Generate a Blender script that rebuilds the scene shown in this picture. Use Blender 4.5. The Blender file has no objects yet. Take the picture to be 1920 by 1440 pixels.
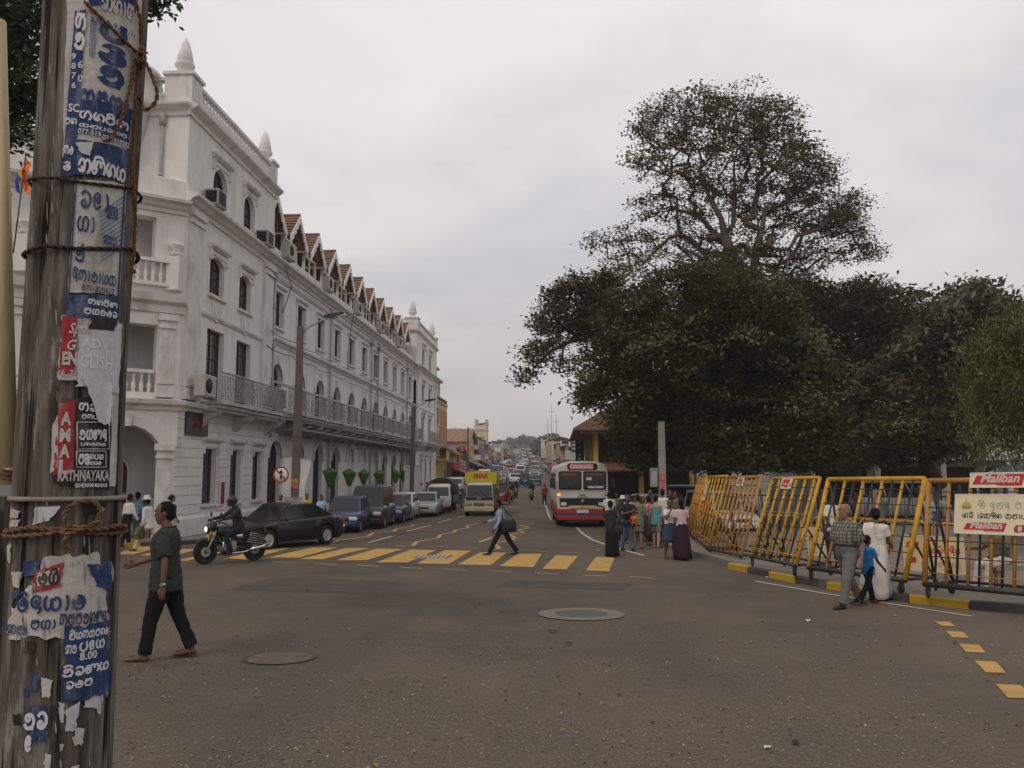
import bpy, bmesh, math, random
import numpy as np
from mathutils import Vector, Matrix, geometry
R = math.radians
PI = math.pi
rng = random.Random(7)
scene = bpy.context.scene
COL = scene.collection
# camera, sky, sun, exposure
CAMZ = 2.02
FPX = 1554.0
PITCH, YAW = R(6.097), R(3.113)
cd = bpy.data.cameras.new('camera')
cd.sensor_width = 17.3
cd.lens = 17.3 * FPX / 1920.0
cd.clip_start, cd.clip_end = 0.05, 6000
cam = bpy.data.objects.new('camera', cd)
COL.objects.link(cam)
cam.location = (0, 0, CAMZ)
cam.rotation_euler = (PI / 2 + PITCH, 0, YAW)
scene.camera = cam
SUN_EL, SUN_AZ = 48, 215          # azimuth clockwise from +Y; light from behind left
world = bpy.data.worlds.new('World')
scene.world = world
world.use_nodes = True
wn, wl = world.node_tree.nodes, world.node_tree.links
wn.clear()
w_out = wn.new('ShaderNodeOutputWorld')
w_bg = wn.new('ShaderNodeBackground')
w_bg.inputs['Strength'].default_value = 0.1
w_sky = wn.new('ShaderNodeTexSky')
w_sky.sky_type = 'NISHITA'
w_sky.sun_disc = False
w_sky.sun_elevation = R(SUN_EL)
w_sky.sun_rotation = R(SUN_AZ)
w_sky.dust_density = 3.0
w_tc = wn.new('ShaderNodeTexCoord')
w_sep = wn.new('ShaderNodeSeparateXYZ')
wl.new(w_tc.outputs['Generated'], w_sep.inputs[0])
w_r = wn.new('ShaderNodeValToRGB')
e = w_r.color_ramp.elements
e[0].position, e[0].color = 0.0, (5.9, 5.5, 5.35, 1)
e[1].position, e[1].color = 0.5, (8.45, 8.2, 8.05, 1)
x = w_r.color_ramp.elements.new(0.14); x.color = (7.0, 6.6, 6.45, 1)
x = w_r.color_ramp.elements.new(0.30); x.color = (8.0, 7.65, 7.5, 1)
wl.new(w_sep.outputs['Z'], w_r.inputs[0])
w_add = wn.new('ShaderNodeMath'); w_add.operation = 'ADD'; w_add.inputs[1].default_value = 0.18
wl.new(w_sep.outputs['Z'], w_add.inputs[0])
w_div = wn.new('ShaderNodeVectorMath'); w_div.operation = 'DIVIDE'
wl.new(w_tc.outputs['Generated'], w_div.inputs[0])
w_cmb = wn.new('ShaderNodeCombineXYZ')
for i in range(3):
    wl.new(w_add.outputs[0], w_cmb.inputs[i])
wl.new(w_cmb.outputs[0], w_div.inputs[1])
w_n = wn.new('ShaderNodeTexNoise')
w_n.inputs['Scale'].default_value = 1.3
w_n.inputs['Detail'].default_value = 7
w_n.inputs['Roughness'].default_value = 0.58
w_n.inputs['Distortion'].default_value = 0.3
wl.new(w_div.outputs[0], w_n.inputs['Vector'])
w_cr = wn.new('ShaderNodeValToRGB')
e = w_cr.color_ramp.elements
e[0].position, e[0].color = 0.34, (0.68, 0.68, 0.68, 1)
e[1].position, e[1].color = 0.60, (0.97, 0.97, 0.97, 1)
wl.new(w_n.outputs['Fac'], w_cr.inputs[0])
w_n2 = wn.new('ShaderNodeTexNoise')
w_n2.inputs['Scale'].default_value = 0.9
w_n2.inputs['Detail'].default_value = 5
wl.new(w_div.outputs[0], w_n2.inputs['Vector'])
w_mr = wn.new('ShaderNodeMapRange')
w_mr.inputs[1].default_value, w_mr.inputs[2].default_value = 0.3, 0.7
w_mr.inputs[3].default_value, w_mr.inputs[4].default_value = 0.91, 1.06
wl.new(w_n2.outputs['Fac'], w_mr.inputs[0])
w_mul = wn.new('ShaderNodeVectorMath'); w_mul.operation = 'SCALE'
wl.new(w_r.outputs[0], w_mul.inputs[0])
wl.new(w_mr.outputs[0], w_mul.inputs['Scale'])
w_mix = wn.new('ShaderNodeMix'); w_mix.data_type = 'RGBA'
wl.new(w_cr.outputs[0], w_mix.inputs['Factor'])
wl.new(w_sky.outputs[0], w_mix.inputs['A'])
wl.new(w_mul.outputs[0], w_mix.inputs['B'])
wl.new(w_mix.outputs['Result'], w_bg.inputs['Color'])
wl.new(w_bg.outputs[0], w_out.inputs['Surface'])
sd = bpy.data.lights.new('sun', 'SUN')
sd.energy = 0.75
sd.angle = R(16)
sd.color = (1.0, 0.90, 0.78)
sun = bpy.data.objects.new('sun', sd)
COL.objects.link(sun)
_sv = Vector((math.sin(R(SUN_AZ)) * math.cos(R(SUN_EL)), math.cos(R(SUN_AZ)) * math.cos(R(SUN_EL)), math.sin(R(SUN_EL))))
sun.rotation_euler = _sv.to_track_quat('Z', 'Y').to_euler()
vs = scene.view_settings
vs.view_transform, vs.look = 'Standard', 'None'
vs.exposure, vs.gamma = 0.0, 1.0
vs.use_curve_mapping = False
scene.cycles.use_denoising = True
scene.cycles.max_bounces = 6
scene.cycles.volume_bounces = 1
scene.cycles.sample_clamp_indirect = 6
# terrain height and pixel -> ground helpers
_GY = [8, 14, 21, 24, 38, 50, 80, 110, 147, 240, 400, 520, 700, 2500]
_GZ = [0, -.15, -.25, -.3, -.42, -.5, -.47, .2, 1.3, 3.8, 10.8, 17, 24, 40]
def gh(y):
    return float(np.interp(y, _GY, _GZ))
def ray(px, py):
    v = Vector(((px - 960) / FPX, 1, -(py - 720) / FPX))
    return Matrix.Rotation(YAW, 3, 'Z') @ (Matrix.Rotation(PITCH, 3, 'X') @ v)
def at(px, py, dz=0.0):
    """where the sight line of a photograph pixel meets the road"""
    r = ray(px, py); d = 20.0
    for _ in range(40):
        t = (gh(d) + dz - CAMZ) / r.z
        d = r.y * t
    return Vector((r.x * t, d, gh(d) + dz))
def atY(px, py, Y):
    r = ray(px, py); t = Y / r.y
    return Vector((r.x * t, Y, CAMZ + r.z * t))
# materials
MATS = {}
def mat(name, col, rough=0.8, var=0.12, scale=5.0, bump=0.0, bscale=40.0, metal=0.0, spec=0.3, dirt=0.0, dirtcol=(0.2, 0.17, 0.15), streak=(1, 1, 1), dscale=1.5, emit=0.0, coat=0.0, var2=0.0):
    m = bpy.data.materials.new(name)
    MATS[name] = m
    m.use_nodes = True
    n, l = m.node_tree.nodes, m.node_tree.links
    b = n['Principled BSDF']
    b.inputs['Roughness'].default_value = rough
    b.inputs['Metallic'].default_value = metal
    b.inputs['Specular IOR Level'].default_value = spec
    if coat:
        b.inputs['Coat Weight'].default_value = coat
        b.inputs['Coat Roughness'].default_value = 0.06
    tc = n.new('ShaderNodeTexCoord')
    nz = n.new('ShaderNodeTexNoise')
    nz.inputs['Scale'].default_value = scale
    nz.inputs['Detail'].default_value = 4
    l.new(tc.outputs['Object'], nz.inputs['Vector'])
    rp = n.new('ShaderNodeMapRange')
    rp.inputs[1].default_value, rp.inputs[2].default_value = 0.3, 0.7
    rp.inputs[3].default_value, rp.inputs[4].default_value = 1 - var, 1 + var
    l.new(nz.outputs['Fac'], rp.inputs[0])
    sc = n.new('ShaderNodeVectorMath'); sc.operation = 'SCALE'
    sc.inputs[0].default_value = col[:3]
    l.new(rp.outputs[0], sc.inputs['Scale'])
    last = sc.outputs[0]
    if dirt:
        mp = n.new('ShaderNodeMapping'); mp.inputs['Scale'].default_value = streak
        l.new(tc.outputs['Object'], mp.inputs[0])
        dn = n.new('ShaderNodeTexNoise'); dn.inputs['Scale'].default_value = dscale
        dn.inputs['Detail'].default_value = 8; dn.inputs['Roughness'].default_value = 0.65
        l.new(mp.outputs[0], dn.inputs['Vector'])
        dr = n.new('ShaderNodeMapRange')
        dr.inputs[1].default_value, dr.inputs[2].default_value = 0.5, 0.8
        dr.inputs[3].default_value, dr.inputs[4].default_value = 0, dirt
        l.new(dn.outputs['Fac'], dr.inputs[0])
        mx = n.new('ShaderNodeMix'); mx.data_type = 'RGBA'
        l.new(dr.outputs[0], mx.inputs['Factor'])
        l.new(last, mx.inputs['A'])
        mx.inputs['B'].default_value = (*dirtcol, 1)
        last = mx.outputs['Result']
    if var2:
        oi = n.new('ShaderNodeNewGeometry')
        r2 = n.new('ShaderNodeMapRange')
        r2.inputs[3].default_value, r2.inputs[4].default_value = 1 - var2, 1 + var2
        l.new(oi.outputs['Random Per Island'], r2.inputs[0])
        s2 = n.new('ShaderNodeVectorMath'); s2.operation = 'SCALE'
        l.new(last, s2.inputs[0]); l.new(r2.outputs[0], s2.inputs['Scale'])
        last = s2.outputs[0]
    l.new(last, b.inputs['Base Color'])
    if bump:
        bn = n.new('ShaderNodeTexNoise'); bn.inputs['Scale'].default_value = bscale
        bn.inputs['Detail'].default_value = 6
        l.new(tc.outputs['Object'], bn.inputs['Vector'])
        bp = n.new('ShaderNodeBump'); bp.inputs['Strength'].default_value = bump
        bp.inputs['Distance'].default_value = 0.02
        l.new(bn.outputs['Fac'], bp.inputs['Height'])
        l.new(bp.outputs[0], b.inputs['Normal'])
    if emit:
        b.inputs['Emission Color'].default_value = (*col[:3], 1)
        b.inputs['Emission Strength'].default_value = emit
    return m
def M(name):
    return MATS[name]
mat('whitewash', (.71, .68, .66), .85, .07, 2.2, .4, 22, dirt=.5, dirtcol=(.30, .265, .25), streak=(1.2, 1.2, .22), dscale=1.1)
mat('whitetrim', (.66, .63, .615), .85, .06, 1.2, .2, 30, dirt=.75, dirtcol=(.22, .195, .18), streak=(1, 1, .5), dscale=1.6)
mat('ledge_grime', (.46, .43, .41), .9, .15, 1.0, .3, 25, dirt=.9, dirtcol=(.10, .09, .085), streak=(1, 1, .4), dscale=2.2)
mat('old_iron', (.33, .31, .30), .75, .25, 3, .3, 40, dirt=.6, dirtcol=(.42, .40, .38), dscale=2.5)
mat('maroon_wood', (.075, .022, .018), .6, .2, 6, spec=.3)
mat('brown_wood', (.05, .032, .024), .6, .2, 6)
mat('glass', (.018, .02, .021), .08, .25, .8, spec=.5)
mat('glass_lit', (.06, .065, .065), .15, .3, .9, spec=.5)
mat('dark', (.018, .016, .015), .8, .2, 3)
mat('dim_inside', (.05, .045, .04), .9, .3, 1)
mat('roof_tile', (.24, .14, .10), .9, .28, 2.0, .4, 20, dirt=.6, dirtcol=(.07, .05, .04), dscale=1.4, var2=.12)
mat('pipe_grey', (.42, .40, .385), .6, .15, 2, dirt=.5, dscale=2)
mat('steel_grey', (.30, .29, .28), .5, .15, 3)
mat('ac_white', (.38, .36, .33), .5, .12, 3, dirt=.5, dscale=3)
mat('black_paint', (.012, .012, .013), .35, .2, 3, spec=.5)
mat('black_rubber', (.016, .016, .016), .85, .2, 8)
mat('pole_concrete', (.15, .122, .108), .9, .18, 2, .5, 30, dirt=.5, dirtcol=(.07, .06, .05), streak=(1, 1, .3), dscale=2)
mat('concrete', (.27, .245, .22), .9, .18, 2, .5, 30, dirt=.5, dirtcol=(.12, .1, .09), streak=(1, 1, .3), dscale=2)
mat('yellow_paint', (.58, .33, .045), .6, .10, 4, .1, 30, dirt=.45, dirtcol=(.16, .10, .05), dscale=3)
mat('yellow_tube', (.56, .30, .022), .48, .18, 3, spec=.3, dirt=.85, dirtcol=(.15, .07, .03), dscale=5)
mat('ochre_tube', (.43, .20, .035), .5, .2, 3, spec=.3, dirt=.9, dirtcol=(.18, .08, .03), dscale=3)
mat('black_tube', (.028, .025, .024), .45, .2, 4, spec=.4, dirt=.5, dirtcol=(.12, .07, .045), dscale=4)
mat('red_sign', (.48, .025, .03), .5, .08, 3)
mat('cream_sign', (.68, .60, .40), .55, .08, 2, dirt=.3, dscale=3)
mat('white_paint', (.72, .69, .66), .5, .08, 3, dirt=.3, dscale=3)
mat('grey_paint', (.35, .34, .33), .5, .1, 3)
mat('chrome', (.6, .6, .6), .2, .1, 4, metal=1)
mat('alloy', (.55, .54, .53), .35, .1, 6, metal=.6)
mat('headlamp', (.62, .62, .60), .12, .1, 8, spec=.6)
mat('amber', (.55, .18, .02), .25, .1, 8, spec=.5)
mat('amber_lit', (1, .36, .06), .25, .1, 8, emit=1.3)
mat('lamp_lit', (1, .93, .75), .25, .1, 8, emit=1.2)
mat('red_lens', (.32, .02, .015), .25, .1, 8, spec=.5)
# mesh builder
def _frame(d):
    d = Vector(d).normalized()
    a = Vector((0, 0, 1)) if abs(d.z) < 0.9 else Vector((1, 0, 0))
    u = d.cross(a).normalized()
    return u, d.cross(u).normalized()
class MB:
    def __init__(s):
        s.v, s.f, s.mi, s.cur, s.sm = [], [], [], 0, []
    def mat(s, i):
        s.cur = i; return s
    def add(s, vs, fs, smooth=False):
        o = len(s.v)
        s.v.extend([tuple(p) for p in vs])
        for f in fs:
            s.f.append(tuple(i + o for i in f)); s.mi.append(s.cur); s.sm.append(smooth)
        return s
    def box(s, c, d, M4=None, rz=0.0):
        x, y, z = d[0] / 2, d[1] / 2, d[2] / 2
        p = [Vector((a * x, b * y, e * z)) for e in (-1, 1) for b in (-1, 1) for a in (-1, 1)]
        if rz:
            rm = Matrix.Rotation(rz, 3, 'Z'); p = [rm @ q for q in p]
        if M4 is not None:
            p = [M4 @ q for q in p]
        p = [q + Vector(c) for q in p]
        return s.add(p, [(0, 2, 3, 1), (4, 5, 7, 6), (0, 1, 5, 4), (2, 6, 7, 3), (0, 4, 6, 2), (1, 3, 7, 5)])
    def bx(s, x0, x1, y0, y1, z0, z1):
        return s.box(((x0 + x1) / 2, (y0 + y1) / 2, (z0 + z1) / 2), (abs(x1 - x0), abs(y1 - y0), abs(z1 - z0)))
    def loft(s, rings, c0=True, c1=True, smooth=True, closed=True):
        o, n, vs, fs = 0, len(rings[0]), [], []
        for r in rings: vs.extend(r)
        m = n if closed else n - 1
        for k in range(len(rings) - 1):
            for i in range(m):
                j = (i + 1) % n
                fs.append((k * n + i, k * n + j, (k + 1) * n + j, (k + 1) * n + i))
        s.add(vs, fs, smooth)
        o = len(s.v) - len(vs)
        if c0:
            s.f.append(tuple(o + i for i in reversed(range(n)))); s.mi.append(s.cur); s.sm.append(False)
        if c1:
            b = o + (len(rings) - 1) * n
            s.f.append(tuple(b + i for i in range(n))); s.mi.append(s.cur); s.sm.append(False)
        return s
    def cyl(s, p0, p1, r0, r1=None, n=8, cap=True, smooth=True):
        r1 = r0 if r1 is None else r1
        p0, p1 = Vector(p0), Vector(p1)
        u, w = _frame(p1 - p0)
        cs = [(math.cos(2 * PI * i / n), math.sin(2 * PI * i / n)) for i in range(n)]
        return s.loft([[p + (u * a + w * b) * r for a, b in cs] for p, r in ((p0, r0), (p1, r1))], cap, cap, smooth)
    def tube(s, pts, r, n=6, cap=True, smooth=True):
        pts = [Vector(p) for p in pts]
        rs = r if isinstance(r, (list, tuple)) else [r] * len(pts)
        u = None; rings = []
        for i, p in enumerate(pts):
            d = (pts[min(i + 1, len(pts) - 1)] - pts[max(i - 1, 0)])
            if d.length < 1e-7: d = Vector((0, 0, 1))
            d.normalize()
            if u is None: u, w = _frame(d)
            else:
                u = u - d * u.dot(d)
                if u.length < 1e-5: u, w = _frame(d)
                u.normalize(); w = d.cross(u)
            rings.append([p + (u * math.cos(2 * PI * k / n) + w * math.sin(2 * PI * k / n)) * rs[i] for k in range(n)])
        return s.loft(rings, cap, cap, smooth)
    def lathe(s, prof, n=12, c=(0, 0, 0), axis='z', smooth=True):
        c = Vector(c); rings = []
        for r, z in prof:
            ring = []
            for i in range(n):
                a = 2 * PI * i / n
                q = (r * math.cos(a), r * math.sin(a), z)
                if axis == 'x': q = (z, r * math.cos(a), r * math.sin(a))
                if axis == 'y': q = (r * math.sin(a), z, r * math.cos(a))
                ring.append(c + Vector(q))
            rings.append(ring)
        return s.loft(rings, True, True, smooth)
    def prism(s, poly, O, U, V, D, caps=True):
        """2D polygon (u,v) on plane O,U,V extruded by vector D"""
        O, U, V, D = Vector(O), Vector(U), Vector(V), Vector(D)
        a = [O + U * p[0] + V * p[1] for p in poly]
        b = [p + D for p in a]
        n = len(a)
        s.add(a + b, [(i, (i + 1) % n, n + (i + 1) % n, n + i) for i in range(n)])
        if caps:
            t = geometry.tessellate_polygon([[Vector((p[0], p[1], 0)) for p in poly]])
            s.add(a, [tuple(q) for q in t]); s.add(b, [tuple(reversed(q)) for q in t])
        return s
    def quad(s, a, b, c, d):
        return s.add([a, b, c, d], [(0, 1, 2, 3)])
    def mesh(s, name, mats):
        me = bpy.data.meshes.new(name)
        me.from_pydata(s.v, [], s.f)
        ms = mats if isinstance(mats, (list, tuple)) else [mats]
        for m in ms: me.materials.append(MATS[m] if isinstance(m, str) else m)
        me.polygons.foreach_set('material_index', s.mi)
        me.polygons.foreach_set('use_smooth', s.sm)
        me.update()
        return me
    def build(s, name, mats, parent=None, loc=None, rz=None, bevel=0.0, segs=1):
        me = s.mesh(name, mats)
        if bevel:
            bm = bmesh.new(); bm.from_mesh(me)
            bmesh.ops.remove_doubles(bm, verts=bm.verts, dist=1e-5)
            bmesh.ops.recalc_face_normals(bm, faces=bm.faces)
            ed = [x for x in bm.edges if len(x.link_faces) == 2 and x.calc_face_angle(0) > 0.5]
            bmesh.ops.bevel(bm, geom=ed, offset=bevel, segments=segs, profile=.6, affect='EDGES', clamp_overlap=True)
            bm.to_mesh(me); bm.free()
        return ob(name, me, parent, loc, rz)
def ob(name, me, parent=None, loc=None, rz=None):
    o = bpy.data.objects.new(name, me)
    COL.objects.link(o)
    if parent is not None: o.parent = parent
    if loc is not None: o.location = loc
    if rz is not None: o.rotation_euler = (0, 0, rz)
    return o
def tag(o, label=None, cat=None, group=None, kind=None):
    if label: o['label'] = label
    if cat: o['category'] = cat
    if group: o['group'] = group
    if kind: o['kind'] = kind
    return o
def thing(name, label, cat, loc=(0, 0, 0), rz=0.0, group=None):
    o = ob(name, None, None, loc, rz)
    o.empty_display_size = 0.2
    return tag(o, label, cat, group)
KIDS = {}
def copy_tree(o, parent=None):
    c = o.copy(); COL.objects.link(c)
    if parent is not None: c.parent = parent
    for ch in [k for k in o.children]: copy_tree(ch, c)
    return c
def arcpts(cx, cz, rx, rz_, a0, a1, n):
    return [(cx + rx * math.cos(R(a0 + (a1 - a0) * i / n)), cz + rz_ * math.sin(R(a0 + (a1 - a0) * i / n))) for i in range(n + 1)]
def smoothstep(a, b, x):
    t = max(0, min(1, (x - a) / (b - a))); return t * t * (3 - 2 * t)
_TXT = {}
def text_mesh(s, bold=0.0, shear=0.0):
    """vertices (x,y) and faces of a line of Latin lettering of em height 1; width returned too"""
    k = (s, bold, shear)
    if k not in _TXT:
        cu = bpy.data.curves.new('lettering', 'FONT')
        cu.body = s; cu.size = 1.0; cu.offset = bold; cu.shear = shear; cu.resolution_u = 2
        o = bpy.data.objects.new('lettering', cu); COL.objects.link(o)
        dg = bpy.context.evaluated_depsgraph_get(); dg.update()
        me = bpy.data.meshes.new_from_object(o.evaluated_get(dg))
        vs = [(v.co.x, v.co.y) for v in me.vertices]
        fs = [tuple(p.vertices) for p in me.polygons]
        bpy.data.objects.remove(o); bpy.data.curves.remove(cu); bpy.data.meshes.remove(me)
        if vs:
            x0 = min(v[0] for v in vs); w = max(v[0] for v in vs) - x0
            y0 = min(v[1] for v in vs); h = max(v[1] for v in vs) - y0
            vs = [(a - x0, b - y0) for a, b in vs]
        else: w = h = 0
        _TXT[k] = (vs, fs, w, h)
    return _TXT[k]
def _A(cx, cy, rx, ry, a0, a1): return arcpts(cx, cy, rx, ry, a0, a1, 14)
GL = {
 'ga': (1.0, [_A(.27, .45, .24, .43, -80, 180), _A(.17, .25, .12, .18, 180, 420), _A(.74, .45, .24, .43, 180, -90)]),
 'ma': (.9, [_A(.42, .42, .36, .40, 130, 440), _A(.25, .75, .14, .14, -60, 300), _A(.6, .72, .16, .2, 180, -60)]),
 'ta': (.9, [_A(.28, .5, .22, .42, 90, 330), _A(.62, .42, .26, .42, 200, -60), _A(.36, .28, .12, .16, 0, 360)]),
 'na': (.85, [_A(.40, .42, .36, .40, -160, 110), _A(.30, .62, .15, .17, 0, 360), [(.08, .3), (.2, .05), (.75, .02)]]),
 'nna': (1.2, [_A(.25, .45, .22, .42, 60, 360), _A(.62, .48, .2, .42, 180, 0), _A(.98, .45, .2, .42, 180, -70), _A(.28, .5, .1, .14, 0, 360)]),
 'ya': (1.0, [_A(.24, .48, .2, .44, 100, 370), _A(.70, .42, .26, .4, 175, 470), _A(.52, .6, .1, .12, 0, 300)]),
 'ra': (.75, [_A(.36, .45, .32, .45, 150, -130), _A(.26, .22, .14, .18, 0, 360)]),
 'ha': (.85, [_A(.25, .45, .2, .42, 80, 330), _A(.62, .45, .2, .44, 210, -20), [(.82, .3), (.7, .02), (.5, .1)]]),
 'da': (.75, [_A(.4, .58, .3, .36, 30, 300), _A(.45, .12, .22, .24, 100, -80), _A(.5, .55, .12, .14, 0, 360)]),
 'ka': (1.1, [_A(.26, .42, .22, .4, 40, 330), _A(.75, .42, .28, .42, 150, -160), [(.5, .95), (.5, .02)]]),
 'va': (.8, [_A(.38, .42, .34, .42, 150, 470), _A(.42, .5, .13, .16, 0, 360)]),
 'pa': (.8, [_A(.38, .42, .34, .42, 110, 400), [(.66, .7), (.7, .95)]]),
 'la': (1.0, [_A(.5, .35, .42, .35, 160, 380), _A(.3, .6, .14, .2, 0, 360), _A(.72, .66, .2, .24, 200, -60)]),
 'sa': (1.0, [_A(.25, .5, .2, .36, 60, 360), _A(.68, .42, .26, .42, 180, -80), [(.04, .95), (.9, .95)]]),
 'a': (1.1, [_A(.3, .45, .26, .42, 100, 380), _A(.75, .5, .26, .45, 200, -100), _A(.42, .4, .1, .14, 0, 360)]),
 'dha': (.85, [_A(.42, .45, .36, .44, 200, 520), [(.15, .4), (.45, .42), (.45, .15)]]),
 'sha': (1.0, [_A(.28, .45, .24, .43, -80, 180), _A(.75, .45, .22, .43, 180, -120), [(.15, .45), (.85, .45)]]),
 'aa': (.42, [_A(.12, .45, .18, .45, 90, -90)]),
 'e': (.6, [_A(.28, .45, .22, .43, 30, 330), _A(.34, .5, .1, .14, 0, 360)]),
 ' ': (.45, []),
}
def script_mesh(word, w=.13):
    """word = list of letter keys; 'x+i' puts a hook over the letter, 'x+l' a loop under it"""
    vs, fs, x = [], [], 0.0
    for k in word:
        mods = k.split('+'); adv, st = GL[mods[0]]
        st = [list(q) for q in st]
        if 'i' in mods[1:]: st.append(_A(adv * .5, .95, adv * .33, .24, 180, -10))
        if 'v' in mods[1:]: st.append([(adv * .62, .9), (adv * .72, 1.25), (adv * .9, 1.15)])
        if 'l' in mods[1:]: st.append([(adv * .4, .02), (adv * .55, -.25), (adv * .85, -.2)])
        for pl in st:
            n = len(pl); o = len(vs)
            for i, p in enumerate(pl):
                a, b = pl[max(i - 1, 0)], pl[min(i + 1, n - 1)]
                dx, dy = b[0] - a[0], b[1] - a[1]; L = math.hypot(dx, dy) or 1
                nx, ny = -dy / L * w / 2, dx / L * w / 2
                vs += [(x + p[0] + nx, p[1] + ny), (x + p[0] - nx, p[1] - ny)]
            fs += [(o + 2 * i, o + 2 * i + 1, o + 2 * i + 3, o + 2 * i + 2) for i in range(n - 1)]
        x += adv + .12
    return vs, fs, x, 1.0
def put_text(mb, src, O, U, V, height=None, width=None, center=False, fmap=None):
    """place lettering on plane O,U,V; fmap(u,v) bends it instead"""
    vs, fs, w, h = src
    if not vs: return 0
    sy = height / h if height else width / w
    sx = width / w if width else sy
    du = -w * sx / 2 if center else 0
    if fmap: pts = [fmap(O[0] + du + a * sx, O[1] + b * sy) for a, b in vs]
    else:
        O, U, V = Vector(O), Vector(U), Vector(V)
        pts = [O + U * (du + a * sx) + V * (b * sy) for a, b in vs]
    mb.add(pts, fs)
    return w * sx
# ground
def ground_material():
    m = bpy.data.materials.new('asphalt'); MATS['asphalt'] = m
    m.use_nodes = True
    n, l = m.node_tree.nodes, m.node_tree.links
    b = n['Principled BSDF']; b.inputs['Roughness'].default_value = .9; b.inputs['Specular IOR Level'].default_value = .2
    tc = n.new('ShaderNodeTexCoord')
    def noise(s, d=4, r=.55, off=(0, 0, 0), sc=(1, 1, 1)):
        mp = n.new('ShaderNodeMapping'); mp.inputs['Location'].default_value = off; mp.inputs['Scale'].default_value = sc
        l.new(tc.outputs['Object'], mp.inputs[0])
        q = n.new('ShaderNodeTexNoise'); q.inputs['Scale'].default_value = s; q.inputs['Detail'].default_value = d; q.inputs['Roughness'].default_value = r
        l.new(mp.outputs[0], q.inputs['Vector']); return q.outputs['Fac']
    def rng_(v, a, b_, c=0., d=1.):
        q = n.new('ShaderNodeMapRange'); q.inputs[1].default_value, q.inputs[2].default_value, q.inputs[3].default_value, q.inputs[4].default_value = a, b_, c, d
        l.new(v, q.inputs[0]); return q.outputs[0]
    def mix(f, A, B):
        q = n.new('ShaderNodeMix'); q.data_type = 'RGBA'
        l.new(f, q.inputs['Factor'])
        for k, v in (('A', A), ('B', B)):
            if isinstance(v, tuple): q.inputs[k].default_value = (*v, 1)
            else: l.new(v, q.inputs[k])
        return q.outputs['Result']
    def mul(a, b_):
        q = n.new('ShaderNodeMath'); q.operation = 'MULTIPLY'
        l.new(a, q.inputs[0])
        if isinstance(b_, float): q.inputs[1].default_value = b_
        else: l.new(b_, q.inputs[1])
        return q.outputs[0]
    base = mix(rng_(noise(.22, 5, .6), .35, .65), (.064, .052, .044), (.124, .096, .074))
    base = mix(mul(rng_(noise(.9, 6, .65, (3, 1, 0)), .45, .75), .5), base, (.175, .130, .092))
    sp = n.new('ShaderNodeSeparateXYZ'); l.new(tc.outputs['Object'], sp.inputs[0])
    ad = n.new('ShaderNodeMath'); ad.operation = 'ADD'
    l.new(sp.outputs['Y'], ad.inputs[0]); l.new(rng_(noise(.35, 4), .2, .8, -4., 4.), ad.inputs[1])
    worn = rng_(ad.outputs[0], 6.5, 12.5, 1., 0.)
    vo = n.new('ShaderNodeTexVoronoi'); vo.inputs['Scale'].default_value = 34; l.new(tc.outputs['Object'], vo.inputs['Vector'])
    sep = n.new('ShaderNodeSeparateColor'); l.new(vo.outputs['Color'], sep.inputs[0])
    stones = mul(rng_(sep.outputs[0], .50, .95), rng_(vo.outputs['Distance'], .5, .1))
    base = mix(mul(worn, .45), base, (.14, .110, .082))
    base = mix(mul(mul(stones, worn), .62), base, (.36, .32, .28))
    fine = n.new('ShaderNodeTexVoronoi'); fine.inputs['Scale'].default_value = 75; l.new(tc.outputs['Object'], fine.inputs['Vector'])
    sf = n.new('ShaderNodeSeparateColor'); l.new(fine.outputs['Color'], sf.inputs[0])
    base = mix(mul(rng_(sf.outputs[0], .6, 1.), .35), base, (.20, .175, .15))
    base = mix(mul(rng_(sf.outputs[1], .6, 1.), .45), base, (.035, .031, .029))
    st = rng_(noise(.5, 5, .6, (7, 2, 0), (1, .12, 1)), .5, .75)
    base = mix(mul(st, .45), base, (.050, .045, .043))
    dx = n.new('ShaderNodeMath'); dx.operation = 'MULTIPLY_ADD'; l.new(sp.outputs['Y'], dx.inputs[0]); dx.inputs[1].default_value = .33; l.new(sp.outputs['X'], dx.inputs[2])
    dust = mul(rng_(dx.outputs[0], 4.5, 9.0), rng_(noise(.4, 5), .25, .7))
    base = mix(mul(dust, .5), base, (.17, .135, .105))
    l.new(base, b.inputs['Base Color'])
    bp = n.new('ShaderNodeBump'); bp.inputs['Strength'].default_value = .6; bp.inputs['Distance'].default_value = .012
    l.new(noise(60, 5, .7), bp.inputs['Height']); l.new(bp.outputs[0], b.inputs['Normal'])
ground_material()
mat('pavement', (.20, .17, .145), .9, .15, 1.5, .4, 30, dirt=.5, dirtcol=(.10, .08, .07), dscale=2)
mat('earth', (.13, .11, .07), .95, .25, .05, .3, 10)
mat('road_white', (.50, .46, .42), .85, .12, 3, dirt=.85, dirtcol=(.10, .09, .08), dscale=4)
mat('road_yellow', (.48, .29, .085), .85, .12, 2.5, .2, 30, dirt=.95, dirtcol=(.20, .13, .07), dscale=3.5)
mat('road_yellow_worn', (.46, .29, .10), .85, .12, 2.5, dirt=.6, dirtcol=(.14, .11, .08), dscale=4)
mat('kerb_yellow', (.46, .28, .025), .7, .12, 3, dirt=.95, dirtcol=(.18, .12, .04), dscale=3)
mat('kerb_black', (.06, .055, .05), .85, .2, 3, dirt=.5, dirtcol=(.2, .17, .14), dscale=3)
_ys = [-20, -5, 0, 4, 8, 11, 14, 17.5, 21, 24, 31, 38, 44, 50, 60, 70, 80, 95, 110, 128, 147, 170, 195, 240, 290, 340, 400, 460, 520, 600, 700, 1000, 1600, 2500]
_xs = [-900, -300, -120, -60, -30, -15, -5, 0, 5, 15, 30, 60, 120, 300, 900]
g = MB()
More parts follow.
